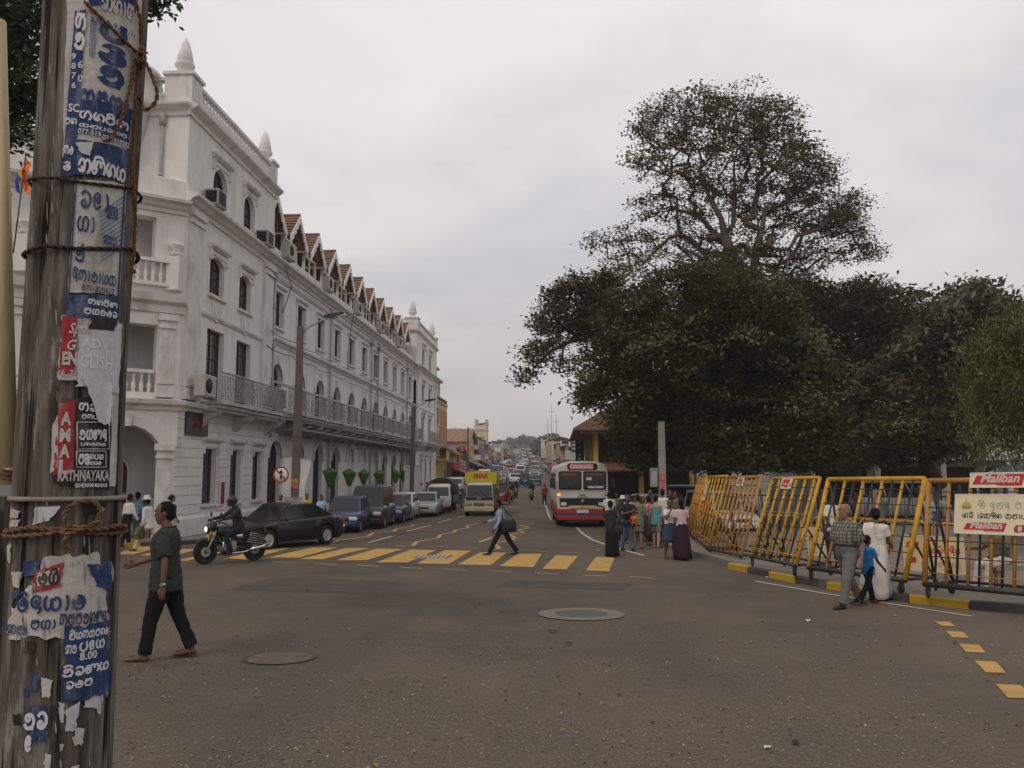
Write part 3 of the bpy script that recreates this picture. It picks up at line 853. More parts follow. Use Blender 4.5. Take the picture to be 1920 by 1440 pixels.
b.tube([FS.p(37.9, 11.9, .3), FS.p(38.9, 11.0, .35), FS.p(38.8, 10.3, .2), FS.p(38.4, 9.6, .1)], .02, 4)
b.tube([FS.p(50.4, 11.9, .55), FS.p(51.2, 11.0, .2), FS.p(50.9, 9.5, .1), FS.p(51.0, 8.4, .1)], .02, 4)
b.build('cable', 'black_rubber', hotel)
def balcony(ya, yb, xo, z, parent, first=False, n=8, deep=.5):
    fr = [(X0 + xo + deep * .45 * math.sin(PI * i / n) ** .6 if deep else X0 + xo, ya + (yb - ya) * i / n) for i in range(n + 1)]
    b = MB()
    for dz, sh in ((0, 0), (-.14, .10), (-.26, .22)):
        pl = [(max(p[0] - sh, X0 + .02), p[1]) for p in fr]
        b.prism([(X0 - .01, ya)] + pl + [(X0 - .01, yb)], (0, 0, z + dz - .12), (1, 0, 0), (0, 1, 0), (0, 0, .12 if dz else .13))
    o = b.build('balcony', 'ledge_grime', parent)
    r = MB(); h = 1.06
    top = [(p[0] - .06, p[1], z + h) for p in fr]
    r.tube(top, .035, 5); r.tube([(p[0], p[1], z + .09) for p in top], .025, 5); r.tube([(p[0], p[1], z + h - .16) for p in top], .02, 5)
    for i in range(n):
        for k in range(3):
            f = (k + .5) / 3
            x = top[i][0] * (1 - f) + top[i + 1][0] * f; y = top[i][1] * (1 - f) + top[i + 1][1] * f
            r.cyl((x, y, z + .09), (x, y, z + h), .014, n=4, cap=False)
        x = (top[i][0] + top[i + 1][0]) / 2; y = (top[i][1] + top[i + 1][1]) / 2
        for zz, rr in ((z + .34, .17), (z + .68, .15)):
            r.tube([(x, y + rr * math.cos(a * PI / 5), zz + rr * math.sin(a * PI / 5)) for a in range(11)], .014, 4, False)
    r.build('railing', 'old_iron', o)
    for y in (ya + .15, yb - .15):
        k = MB(); k.prism([(0, 0), (.75, 0), (.7, -.12), (.35, -.25), (.12, -.55), (0, -.6)], (X0, y - .09, z - .40), (1, 0, 0), (0, 0, 1), (0, .18, 0)); k.build('bracket', 'ledge_grime', o)
    return o
for y in bays[0:11]:
    balcony(y - DP / 2 + (.02 if y > 40 else .9), y + DP / 2 - .02, .95, 4.82, hotel)
balcony(29.9, 33.2, .85, 4.66, hotel, n=9, deep=.25)
balcony(33.22, 36.9, .85, 4.66, hotel, n=9, deep=.25)
b = MB(); b.bx(X0 + .02, X0 + 1.2, M0 + 1, M1, 4.0, 4.06)
for i in range(22): b.cyl((X0, M0 + 1.2 + i * 1.72, 4.05), (X0 + 1.15, M0 + 1.2 + i * 1.72, 4.25), .03, n=4)
b.build('awning_frame', 'old_iron', hotel)
# tiled roof and dormers
b = MB(); b.add([(X0 - .4, M0, 12.5), (X0 - .4, M1, 12.5), (X0 - 5.5, M1, 15.6), (X0 - 5.5, M0, 15.6)], [(0, 1, 2, 3)])
b.build('main_roof', 'roof_tile', hotel)
def tile_slope(mb, a, c, d, rows=7, cols=9):
    """stepped courses of tiles on slope: a = eave front, c = ridge front, d = vector along the ridge"""
    a, c, d = Vector(a), Vector(c), Vector(d)
    up = (c - a); nrm = d.cross(up).normalized()
    if nrm.z < 0: nrm = -nrm
    for r_ in range(rows):
        for k in range(cols):
            o = a + up * (r_ / rows) + d * (k / cols)
            w = d / cols * .96; v = up / rows * 1.06
            j = nrm * rng.uniform(0, .02)
            p = [o + nrm * .06 + j, o + w + nrm * .045 + j, o + w + v + nrm * .01, o + v + nrm * .01]
            m_ = o + w * .5 + nrm * .085 + j
            mb.add([p[0], m_, p[1], p[2], p[3], o + j, o + w + j], [(0, 1, 3, 4), (1, 2, 3), (0, 5, 6, 2, 1)])
def dormer(y, i):
    hw, ze, zr, xf, dep = 1.28, 14.12, 15.45, X0 - .55, 3.4
    d = ob('dormer', None, hotel)
    for s in (-1, 1):
        for x in (xf - .25, xf - 1.5): b = MB(); b.bx(x - .07, x + .07, y + s * 1.05 - .07, y + s * 1.05 + .07, 12.4, ze); b.build('post', 'white_paint', d)
    b = MB(); b.bx(xf - .33, xf - .19, y - 1.1, y + 1.1, ze - .12, ze)
    b.build('beam', 'white_paint', d)
    b = MB(); b.bx(xf - .33, xf - .19, y - 1.1, y + 1.1, 13.02, 13.1)
    b.bx(xf - .31, xf - .21, y - .05, y + .05, 13.09, ze - .1)
    for k in range(9): b.bx(xf - .28, xf - .24, y - .9 + k * .225, y - .87 + k * .225, 12.45, 13.03)
    b.build('railing', 'white_paint', d)
    b = MB()
    for s in (-1, 1): tile_slope(b, (xf + .28, y + s * (hw + .16), ze - .12), (xf + .28, y, zr), (-dep - .28, 0, 0))
    b.tube([(xf + .3, y, zr + .05), (xf - dep, y, zr + .05)], .09, 6)
    o = b.build('roof', 'roof_tile', d); tag(o, kind='stuff')
    b = MB()
    for s in (-1, 1):      # scalloped bargeboards
        pl = []
        for k in range(9):
            f = k / 8; pl.append((s * (hw + .18) * f, zr - (zr - ze + .12) * f + .02))
        lo = [(p[0] * .97, p[1] - (.30 if k % 2 else .46)) for k, p in enumerate(pl)]
        b.prism(pl + lo[::-1], (xf + .26, y, 0), (0, 1, 0), (0, 0, 1), (.07, 0, 0))
    b.build('bargeboard', 'white_paint', d)
    b = MB()
    b.prism([(-hw, ze), (hw, ze), (0, zr - .1)], (xf - .6, y, 0), (0, 1, 0), (0, 0, 1), (-.05, 0, 0))
    b.build('gable_shade', 'dark', d)  # near-black sheet paints the shade inside the open gable
    b = MB(); b.bx(xf - 1.9, xf - 1.8, y - 1.1, y + 1.1, 12.4, ze); b.build('back_wall', 'dim_inside', d)
    for s in (-1, 1): b = MB(); b.bx(xf - 1.8, xf - .35, y + s * 1.1 - .03, y + s * 1.1 + .03, 12.4, 13.15); b.build('cheek', 'brown_wood', d)
for i, y in enumerate([b_ + .2 for b_ in bays]): dormer(y, i)
# far tower
F0, F1 = 75.42, 88.2
f_top = [opening(78.6, 80.1, 12.3, 14.0, 1.0), opening(82.8, 84.3, 12.3, 14.0, 1.0)]
f_2 = [opening(78.6, 80.1, 8.8, 10.5, .5), opening(82.8, 84.3, 8.8, 10.5, .5)]
f_1 = [opening(78.6, 80.1, 4.9, 7.4), opening(82.8, 84.3, 4.9, 7.4)]
f_g = [opening(78.0, 79.2, .7, 3.3, 1.0), opening(80.8, 82.0, .7, 3.3, 1.0), opening(83.8, 85.0, .7, 3.3, 1.0)]
XF = X0 + .25
FF = Face((XF, 0), (0, 1), (1, 0))
wall_with_holes(FF, F0, F1, ZG, 15.3, f_top + f_2 + f_1 + f_g, .24)
for o in f_top + f_2 + f_1 + f_g:
    window(FF, o, .2, bars=(2, 3), frame_m='brown_wood'); hood(FF, o, 'flat')
F3 = Face((XF, F0), (-1, 0), (0, -1))
wall_with_holes(F3, 0, 6.2, 10.5, 15.3, [opening(2, 3, 12.4, 13.8, 1.0)], .3); window(F3, opening(2, 3, 12.4, 13.8, 1.0), .25)
ledge(F3, -.1, 6.2, 15.15, PR_MID)
F4 = Face((XF, F1), (-1, 0), (0, 1)); wall_with_holes(F4, 0, 8, ZG, 15.3, [])
for z, pr in ((4.4, PR_MID), (8.1, PR_SM), (11.85, PR_BIG), (15.15, PR_MID)):
    ledge(FF, F0 - .05, F1 + .1, z, pr)
b = MB()
for a, c in ((F0 - .05, F0 + 1.0), (F1 - 1.0, F1 + .05)):
    b.bx(XF - 1.1, XF + .08, a, c, 15.31, 16.3); b.bx(XF - 1.2, XF + .16, a - .08, c + .08, 16.3, 16.42)
b.build('parapet_post', 'whitetrim', hotel)
finial((XF - .5, F0 + .5, 16.42), 1.1); finial((XF - .5, F1 - .5, 16.42), 1.1)
balustrade(FF, F0 + 1.0, F1 - 1.0, 15.31, .95, .5, -.1)
balustrade(F3, 1.1, 6.0, 15.31, .95, .5, -.1)
balcony(77.0, 81.6, 1.2, 4.82, hotel); balcony(81.6, 86.6, 1.2, 4.82, hotel)
pilaster(FF, F0 + .2, F0 + 1.2, 4.5, 11.4); pilaster(FF, F1 - 1.2, F1 - .2, 4.5, 11.4)
b = MB(); b.bx(X0 - 9, X0 - .55, M0, M1, ZG, 12.2); b.bx(X0 - 9, X0 - .6, T0 + 3.2, T1 - .1, ZG, 15.1); b.bx(X0 - 9, XF - .6, F0 + .1, F1 - .1, ZG, 15.2)
b.build('inner_core', 'dim_inside', hotel)
b = MB(); b.bx(X0 - 6, X0 - .4, M0, M0 + .3, 11, 14.5); b.build('inner_wall', 'whitewash', hotel)
# things fixed to the hotel
def air_conditioner(loc, rz, label, big=False):
    t = thing('air_conditioner', label, 'air conditioner', loc, rz, 'air conditioners on the hotel')
    w, d, h = (1.0, .42, .78) if big else (.75, .55, .62)
    b = MB(); b.box((0, 0, h / 2), (w, d, h)); b.build('casing', 'ac_white', t, bevel=.02)
    b = MB()
    if big:
        b.lathe([(.02, 0), (.27, 0), (.27, .012), (.25, .02), (.02, .02)], 20, (-.15, -d / 2 - .018, h / 2), 'y')
    else:
        for k in range(7): b.box((0, -d / 2 - .006, .09 + k * .075), (w * .84, .015, .05))
        for q in (-1, 1): b.box((q * (w / 2 + .004), 0, h * .5), (.012, d * .78, h * .74))
    b.build('grille', 'dark', t)
    for s in (-1, 1): b = MB(); b.box((s * w * .38, 0, -.03), (.05, d + .1, .05)); b.build('bracket', 'old_iron', t)
    return t
air_conditioner((X0 + .35, 29.75, 11.98), R(90), 'window air conditioner left of the first tower attic window')
air_conditioner((X0 + .35, 35.1, 11.98), R(90), 'window air conditioner beside the second tower attic window')
air_conditioner((X0 + .55, 29.05, 4.72), R(90), 'large fan air conditioner at the near end of the tower balcony', True)
air_conditioner((X0 + .55, 36.95, 5.0), R(90), 'pale air conditioner where the tower balcony meets the long balcony', True)
for i in (0, 2, 4, 6, 8):
    air_conditioner((X0 + .12, bays[i] + .9, 12.38), R(90), ['air conditioner on the cornice under the nearest dormer', 'air conditioner on the cornice under the third dormer', 'air conditioner on the cornice under the fifth dormer', 'air conditioner on the cornice under the seventh dormer', 'air conditioner on the cornice under the ninth dormer'][i // 2], True)
t = thing('signboard', 'dark hotel signboard with a dull red emblem on the tower corner', 'sign', (X0 + .06, 29.55, 3.35))
b = MB(); b.bx(0, .06, -.92, .92, 0, .85); b.build('board', 'black_paint', t, bevel=.01)
mat('dull_red', (.16, .035, .03), .6, .2, 4)
b = MB()
b.tube([(.066, .36 * math.cos(a * PI / 10), .42 + .28 * math.sin(a * PI / 10)) for a in range(21)], .022, 5)
b.tube([(.066, -.3 + .03 * a, .42 + .12 * math.sin(a * .9)) for a in range(21)], .025, 5)
put_text(b, text_mesh('Hotel', .02, .3), (.075, -.6, .08), (0, 1, 0), (0, 0, 1), height=.14)
b.build('emblem', 'dull_red', t)
t = thing('notice_board', 'narrow pinkish notice on the tower wall between two ground floor windows', 'notice', (X0 + .05, 32.1, .75))
b = MB(); b.bx(0, .04, -.22, .22, 0, .95); b.build('frame', 'white_paint', t)
b = MB(); b.bx(.041, .05, -.17, .17, .05, .9); b.build('sheet', 'dull_red', t)
mat('flag_orange', (.65, .20, .02), .7, .1, 3); mat('flag_yellow', (.65, .45, .05), .7, .1, 3); mat('flag_blue', (.03, .06, .25), .7, .1, 3); mat('flag_red', (.45, .03, .03), .7, .1, 3)
p = FW.p(5.95, 9.4, .2)
p = atY(45, 330, FW.p(6, 0, .2).y - .3)
t = thing('flag', 'hanging yellow, red and blue striped flag on a thin staff left of the wooden pole', 'flag', p)
b = MB(); b.tube([(-.25, .1, -2.4), (.02, 0, .75)], .02, 6); b.build('staff', 'brown_wood', t)
for k, (m_, x0) in enumerate((('flag_blue', -.16), ('flag_yellow', -.06), ('flag_red', .04), ('flag_orange', .14))):
    b = MB()
    L = [(x0 - .05 + .05 * math.sin(j * .8 + k), .06 * math.sin(j * 1.1 + k), .6 - j * .14 - .1 * abs(k - 1)) for j in range(8)]
    b.add(L + [(p_[0] + .11, p_[1] + .03, p_[2] - .05) for p_ in L], [(j, j + 1, 9 + j, 8 + j) for j in range(7)])
    b.build('stripe', m_, t)
# trees
nrng = np.random.default_rng(11)
def leaf_mat(name, col, var=.45, trans=.25, rough=.45):
    m = mat(name, col, rough, .34, .55, spec=.4, var2=var)
    n, l = m.node_tree.nodes, m.node_tree.links
    b = n['Principled BSDF']; out = n['Material Output']
    t = n.new('ShaderNodeBsdfTranslucent')
    src = b.inputs['Base Color'].links[0].from_socket
    l.new(src, t.inputs['Color'])
    mx = n.new('ShaderNodeMixShader'); mx.inputs[0].default_value = trans
    l.new(b.outputs[0], mx.inputs[1]); l.new(t.outputs[0], mx.inputs[2]); l.new(mx.outputs[0], out.inputs['Surface'])
    return m
leaf_mat('leaf_tall', (.088, .084, .040))
leaf_mat('leaf_dark', (.076, .088, .032))
leaf_mat('leaf_mid', (.098, .092, .042))
leaf_mat('leaf_bright', (.105, .105, .065))
leaf_mat('leaf_yellow', (.125, .13, .035))
leaf_mat('leaf_far', (.060, .080, .038))
leaf_mat('leaf_corner', (.03, .05, .022))
mat('bark', (.115, .085, .062), .95, .3, 1.2, .8, 8, dirt=.5, dirtcol=(.2, .16, .12), streak=(2, 2, .4), dscale=2)
mat('bark_dark', (.055, .045, .036), .95, .3, 1.2, .6, 10)
def leaves_mesh(name, C, L, W, m, up=.5, hang=0.0, spread=None, per=0):
    """C: n x 3 leaf centres; one bent rhombus each"""
    n = len(C)
    N = nrng.normal(size=(n, 3))
    if per:      # leaves of one spray lie roughly in one plane
        N0 = nrng.normal(size=(n // per, 3)); N0[:, 2] = np.abs(N0[:, 2]) + .4; N = N * .55 + np.repeat(N0, per, axis=0)
    N[:, 2] = np.abs(N[:, 2]) + up; N /= np.linalg.norm(N, axis=1)[:, None]
    A = nrng.normal(size=(n, 3)); A[:, 2] -= hang
    A -= N * (A * N).sum(1)[:, None]; A /= np.linalg.norm(A, axis=1)[:, None] + 1e-9
    B = np.cross(N, A)
    s = nrng.uniform(.65, 1.3, n)[:, None]
    l_, w_ = L * s / 2, W * s / 2
    V = np.empty((n, 4, 3))
    V[:, 0] = C - A * l_; V[:, 1] = C + B * w_ + N * w_ * .35 - A * l_ * .15; V[:, 2] = C + A * l_ - N * l_ * .25; V[:, 3] = C - B * w_ + N * w_ * .35 - A * l_ * .15
    me = bpy.data.meshes.new(name)
    me.vertices.add(n * 4); me.vertices.foreach_set('co', V.reshape(-1))
    me.loops.add(n * 4); me.loops.foreach_set('vertex_index', np.arange(n * 4, dtype=np.int32))
    me.polygons.add(n); me.polygons.foreach_set('loop_start', np.arange(0, n * 4, 4, dtype=np.int32))
    me.polygons.foreach_set('loop_total', np.full(n, 4, dtype=np.int32))
    me.update(calc_edges=True); me.validate()
    me.materials.append(MATS[m])
    return me
def grow(stems, pts, step=.9, bend=.11, power=.5, tip=.018):
    """branching skeleton: stems are polylines (a list of points and base radius); every twig end in pts joins the nearest wood"""
    P, par = [], []
    for st, att in stems:
        prev = att
        for k, q in enumerate(st):
            P.append(np.array(q, float)); par.append(prev if k == 0 else len(P) - 2)
    base = np.array(stems[0][0][-1])
    order = np.argsort(np.linalg.norm(pts - base, axis=1))
    PA = np.zeros((len(P) + len(pts) * 14 + 10, 3)); PA[:len(P)] = P; n = len(P)
    par = list(par); n0 = max(1, len(stems[0][0]) // 2)
    for i in order:
        q = pts[i]
        dv = PA[n0:n] - q; d = np.linalg.norm(dv, axis=1)
        j = n0 + int(np.argmin(d + np.maximum(0, PA[n0:n, 2] - q[2]) * .7))
        a = PA[j]; L = np.linalg.norm(q - a)
        k = max(1, min(12, int(L / step)))
        off = nrng.normal(size=3) * bend * L * .3; off[2] += .12 * L
        pv = j
        for t in range(1, k + 1):
            f = t / k
            PA[n] = a * (1 - f) + q * f + off * math.sin(PI * f) * .6 + nrng.normal(size=3) * .04 * (t < k)
            par.append(pv); pv = n; n += 1
    cnt = np.ones(n)
    for i in range(n - 1, -1, -1):
        if par[i] >= 0 and par[i] is not None: cnt[par[i]] += cnt[i]
    rad = tip * cnt ** power
    return PA[:n], par, rad
def wood_mesh(mb, P, par, rad, lim=None):
    kids = {}
    for i, p in enumerate(par): kids.setdefault(p, []).append(i)
    started = [i for i, p in enumerate(par) if p < 0]
    todo = [(i, None) for i in started]
    while todo:
        i, pr = todo.pop()
        ch = [P[pr]] if pr is not None else []
        rs = [min(rad[pr], rad[i] * 1.25)] if pr is not None else []
        while True:
            ch.append(P[i]); rs.append(rad[i])
            k = kids.get(i, [])
            if not k: break
            k = sorted(k, key=lambda q: -rad[q])
            todo += [(q, i) for q in k[1:]]
            i = k[0]
        if len(ch) > 1:
            mb.tube([Vector(c) for c in ch], rs, 7 if rs[0] > .12 else (5 if rs[0] > .05 else 3), cap=False)
def sample(clumps, n, shell=.0):
    w = np.array([c[3] ** 2 * (c[4] if len(c) > 4 else 1) for c in clumps]); w = w / w.sum()
    out = []
    idx = nrng.choice(len(clumps), n, p=w)
    for i in idx:
        c = clumps[i]
        v = nrng.normal(size=3); v /= np.linalg.norm(v)
        r = c[3] * (shell + (1 - shell) * nrng.random() ** .5)
        out.append((c[0] + v[0] * r, c[1] + v[1] * r, c[2] + v[2] * r * .85))
    return np.array(out)
def px_clumps(D, L, jit=2.0, copies=1):
    """crown clumps measured in the photograph, set at distance D with their own depth"""
    out = []
    for x, y, r, *w in L:
        for k in range(copies):
            d = D + rng.uniform(-jit, jit)
            q = atY(x, y, d); rr = r * d / FPX
            out.append((q.x, q.y, q.z, rr, w[0] if w else 1))
    return out
def tree(name, label, stems, clumps, nattr, per, leaf, lm, bark='bark', flat=.5, cl=.8, up=.5, hang=0., shell=.0, power=.5, tip=.018, group=None, cat='tree'):
    base = Vector(stems[0][0][0])
    t = thing(name, label, cat, base, 0, group)
    pts = sample(clumps, nattr, shell)
    pts[:, 2] = np.maximum(pts[:, 2], base.z + 1.1)
    P, par, rad = grow(stems, pts, power=power, tip=tip)
    mb = MB(); wood_mesh(mb, P - np.array(base), par, rad)
    tr = mb.build('trunk', bark, t)
    C = np.repeat(pts, per, axis=0)
    o = nrng.normal(size=C.shape) * cl * .5; o[:, 2] *= flat
    C = C + o - np.array(base)
    crown = ob('crown', leaves_mesh('crown', C, leaf[0], leaf[1], lm, up, hang, per=per), t)
    tag(crown, kind='stuff')
    return t
def pxl(D, *pts): return [tuple(atY(x, y, D + (d[0] if d else 0))) for x, y, *d in pts]
D = 44
stA = pxl(D, (1405, 900), (1403, 800), (1400, 680), (1398, 590), (1388, 520), (1368, 470), (1358, 440))
stB = pxl(D, (1412, 520), (1418, 470), (1428, 430), (1436, 390))
stC = pxl(D, (1352, 410), (1330, 370), (1312, 320)); stD = pxl(D, (1375, 420), (1378, 360), (1376, 310), (1382, 270))
stE = pxl(D, (1470, 440, -1), (1520, 400, -1.5), (1560, 370, -2)); stF = pxl(D, (1330, 490, -1), (1270, 460, -2), (1200, 440, -2.5))
CL = [(1250, 230, 62), (1320, 200, 52), (1400, 195, 55), (1450, 225, 55), (1205, 305, 40), (1480, 290, 58), (1540, 330, 48), (1590, 390, 42), (1600, 440, 32), (1640, 478, 18, 1.5), (1618, 462, 24, 1.4), (1575, 410, 40, 1.3), (1350, 265, 60, .7), (1420, 300, 60, .7), (1280, 340, 52, .7), (1225, 385, 42), (1500, 390, 60), (1460, 440, 36, .5), (1540, 450, 40), (1560, 485, 20), (1165, 440, 36), (1225, 450, 36, .6), (1120, 455, 22), (1140, 500, 30, .6), (1210, 250, 30), (1380, 240, 60, .6), (1510, 280, 30), (1330, 330, 60, .35), (1290, 500, 30, .5), (1480, 500, 30, .5), (1300, 420, 60, .9), (1360, 360, 50, .7), (1430, 380, 60, .9), (1480, 340, 50, .8), (1270, 290, 55, .8), (1400, 450, 60, .8), (1240, 500, 46, .9), (1180, 490, 40, .9), (1330, 480, 50, .8), (1440, 490, 50, .8), (1520, 480, 40, .8), (1600, 470, 26, .8), (1290, 250, 50, .8), (1440, 260, 50, .8)]
tree('tall_tree', 'tall spreading tree whose airy crown and pale limbs rise above the others',
     [(stA, -1), (stB, 4), (stC, 6), (stD, 6), (stE, 8), (stF, 4)], px_clumps(D, CL, 3.2, 2), 1450, 25, (.20, .095), 'leaf_tall', cl=.60, flat=.42, shell=.25, tip=.0130, power=.47)
D = 40
LA = [(1060, 560, 40), (1110, 550, 40), (1028, 602, 34), (1085, 615, 40), (1005, 660, 26), (985, 705, 17), (1060, 685, 22, .7), (1130, 600, 50), (1040, 640, 26, .7), (1140, 540, 40), (1075, 530, 20)]
tree('spreading_tree', 'spreading tree with a drooping limb that reaches out over the street by the bus',
     [(pxl(D, (1230, 905), (1225, 800), (1210, 700), (1180, 620)), -1), (pxl(D, (1150, 650), (1110, 630), (1070, 640), (1030, 660), (1000, 690)), 2), (pxl(D, (1150, 570), (1110, 545), (1070, 545)), 3)], px_clumps(D, LA, 2.0, 2), 420, 24, (.23, .115), 'leaf_tall', cl=.62, flat=.45, shell=.35, tip=.016)
D = 36
LB = [(1190, 600, 70), (1270, 560, 70), (1350, 560, 75), (1420, 600, 80), (1150, 690, 62), (1230, 670, 100), (1340, 670, 110), (1440, 700, 100), (1180, 790, 34), (1240, 790, 80), (1330, 800, 90), (1430, 810, 80), (1500, 790, 70), (1210, 850, 45), (1300, 860, 45), (1390, 860, 45), (1480, 850, 50), (1545, 830, 40), (1350, 510, 40), (1490, 680, 60), (1120, 740, 34), (1400, 540, 40), (1240, 875, 28, 1.5), (1300, 880, 28, 1.5), (1360, 880, 28, 1.5), (1420, 878, 28, 1.5), (1480, 876, 28, 1.5), (1540, 872, 26, 1.5)]
tree('broadleaf_tree', 'dark dense broadleaf tree standing over the barricades below the tall airy one',
     [(pxl(D, (1345, 915), (1343, 800), (1338, 700), (1335, 620)), -1)], px_clumps(D, LB, 2.6, 2), 1550, 74, (.225, .125), 'leaf_dark', 'bark_dark', cl=.78, flat=.5, shell=.62, tip=.012)
D = 48
LC = [(1490, 560, 50), (1560, 570, 62), (1650, 585, 55), (1500, 640, 80), (1600, 660, 100), (1700, 665, 85), (1560, 750, 90), (1660, 760, 95), (1620, 560, 40), (1700, 600, 60), (1560, 830, 45), (1640, 830, 45)]
tree('broadleaf_tree', 'wide brownish green tree behind the middle of the barricades',
     [(pxl(D, (1600, 905), (1598, 800), (1590, 700)), -1)], px_clumps(D, LC, 3.0, 2), 1150, 60, (.28, .13), 'leaf_mid', 'bark_dark', cl=.95, flat=.45, shell=.5, tip=.012)
D = 41
LD = [(1740, 740, 70), (1760, 660, 60), (1800, 720, 60), (1700, 800, 60), (1770, 820, 50), (1720, 690, 50), (1820, 790, 45), (1680, 850, 30)]
tree('leaning_tree', 'tree with a leaning dark trunk behind the wide barricade on the right',
     [(pxl(D, (1765, 915), (1735, 870), (1725, 800), (1735, 730)), -1), (pxl(D, (1700, 820), (1660, 800), (1620, 795)), 2), (pxl(D, (1790, 770), (1830, 740)), 2)], px_clumps(D, LD, 2.4, 2), 560, 56, (.27, .12), 'leaf_mid', 'bark_dark', cl=.9, flat=.45, shell=.5, tip=.014)
D = 39
LE = [(1760, 590, 26), (1800, 570, 28), (1840, 560, 26), (1870, 580, 24), (1800, 620, 34), (1850, 620, 28), (1760, 640, 36), (1900, 610, 24), (1920, 640, 30)]
tree('sparse_tree', 'sparse tree with upright pale leaves against the sky at the right',
     [(pxl(D, (1835, 915), (1838, 800), (1825, 700), (1815, 640)), -1)], px_clumps(D, LE, 1.5, 2), 300, 26, (.36, .16), 'leaf_bright', cl=.7, flat=.9, up=.0, shell=.2, tip=.016)
D = 24
LF = [(1900, 660, 40), (1870, 700, 46), (1925, 720, 60), (1885, 775, 52), (1935, 640, 50), (1935, 800, 50), (1848, 745, 30), (1965, 700, 70), (1870, 830, 26), (1980, 780, 60), (1840, 690, 22)]
tree('feathery_tree', 'yellowish green feathery tree with hanging foliage at the right edge',
     [(pxl(D, (1985, 930), (1980, 820), (1960, 720), (1940, 660)), -1)], px_clumps(D, LF, 1.5, 2), 420, 100, (.17, .034), 'leaf_yellow', cl=.62, flat=1.5, up=.0, hang=1.6, shell=.3, tip=.010)
D = 9
LG = [(15, 25, 45), (50, 40, 34), (75, 95, 26), (30, 110, 36), (10, 180, 36), (45, 170, 26), (20, 235, 26), (40, 270, 8), (-40, 90, 90), (-60, 200, 60), (110, 20, 40), (180, -10, 50), (255, -8, 36), (275, 8, 14)]
tree('street_tree', 'dark fine leaved tree whose branches hang into the top left corner',
     [(pxl(D, (-160, 1200), (-150, 800), (-140, 400), (-90, 150), (-20, 60)), -1)], px_clumps(D, LG, .8, 2), 230, 46, (.105, .045), 'leaf_corner', 'bark_dark', cl=.34, flat=.5, shell=.2, tip=.0055)
def wood_mass(name, L, n, size, m='leaf_far'):
    pts = []
    for x, y, r, D in L:
        q = atY(x, y, D); rr = r * D / FPX
        k = int(n * r * r)
        v = nrng.normal(size=(k, 3)); v /= np.linalg.norm(v, axis=1)[:, None]
        v *= (rr * (.75 + .25 * nrng.random(k)))[:, None]
        v[:, 2] *= .8
        v += nrng.normal(size=v.shape) * rr * .08
        pts.append(v + np.array(q))
    C = np.concatenate(pts)
    o = ob(name, leaves_mesh(name, C, size, size * .7, m, .4)); tag(o, kind='stuff'); return o
HL = []
for k in range(26):
    x = 930 + k * 6 + rng.uniform(-3, 3)
    HL.append((x, 836 + rng.uniform(-8, 10), rng.uniform(8, 14), rng.uniform(560, 680)))
HL += [(1020, 835, 14, 430), (1034, 826, 15, 420), (1045, 838, 14, 400), (1010, 850, 12, 440), (1022, 862, 12, 400), (1040, 858, 16, 390), (966, 848, 9, 520), (985, 858, 10, 520), (1000, 865, 9, 480), (958, 862, 8, 500), (975, 838, 8, 600), (945, 850, 10, 560)] + [(946 + 6 * k, 853 + (k % 3) * 4, 9, 440 + 12 * (k % 4)) for k in range(12)] + [(1012, 846, 13, 380), (1026, 850, 13, 360), (1036, 846, 12, 340), (1018, 830, 12, 380), (1006, 838, 10, 420)]
tag(wood_mass('far_wood', HL, 1.5, 3.2))
for k, (x, y, D, rr) in enumerate([(858, 822, 150, 12), (874, 826, 155, 12), (888, 836, 160, 10), (846, 830, 140, 10)]):
    q = atY(x, y, D)
    tree('round_tree', ['dusky round tree behind the orange building', 'tree top behind the shops left of the cream tower', 'low tree top beside the cream tower', 'tree hugging the back of the orange building'][k],
         [([(q.x, q.y, gh(D)), (q.x, q.y, q.z - 1)], -1)], [(q.x, q.y, q.z, rr * D / FPX, 1)], 60, 50, (.7, .4), 'leaf_far', 'bark_dark', cl=1.4, shell=.4)
# the street beyond: shops on both sides
def LX(y): return float(np.interp(y, [85, 150, 250, 350, 450], [-13.0, -13.2, -16.6, -20.5, -28]))
def RX(y): return float(np.interp(y, [45, 80, 150, 250, 350, 450], [3.4, 3.2, 1.6, -1.8, -6.5, -14]))
WALLC = {'plaster_cream': (.50, .40, .24), 'plaster_orange': (.42, .19, .09), 'plaster_yellow': (.55, .38, .10), 'plaster_white': (.52, .49, .45), 'plaster_pink': (.42, .25, .20), 'plaster_grey': (.30, .28, .26), 'plaster_ochre': (.40, .28, .14), 'plaster_green': (.22, .26, .18), 'plaster_blue': (.22, .26, .32), 'plaster_brown': (.17, .10, .065)}
for k, c in WALLC.items(): mat(k, c, .9, .12, 1.0, .2, 15, dirt=.65, dirtcol=tuple(v * .35 for v in c), streak=(1, 1, .3), dscale=1.2)
for k, c in {'awning_red': (.30, .06, .04), 'awning_blue': (.06, .10, .22), 'awning_green': (.07, .16, .08), 'awning_brown': (.20, .09, .06), 'awning_grey': (.25, .24, .23), 'sign_yellow': (.45, .33, .06), 'sign_blue': (.05, .08, .20), 'sign_white': (.55, .53, .50), 'sign_black': (.02, .02, .022), 'sign_green': (.05, .22, .07), 'tin_roof': (.24, .21, .19)}.items():
    mat(k, c, .6, .12, 1.5, dirt=.4, dirtcol=tuple(v * .4 for v in c), dscale=1.5)
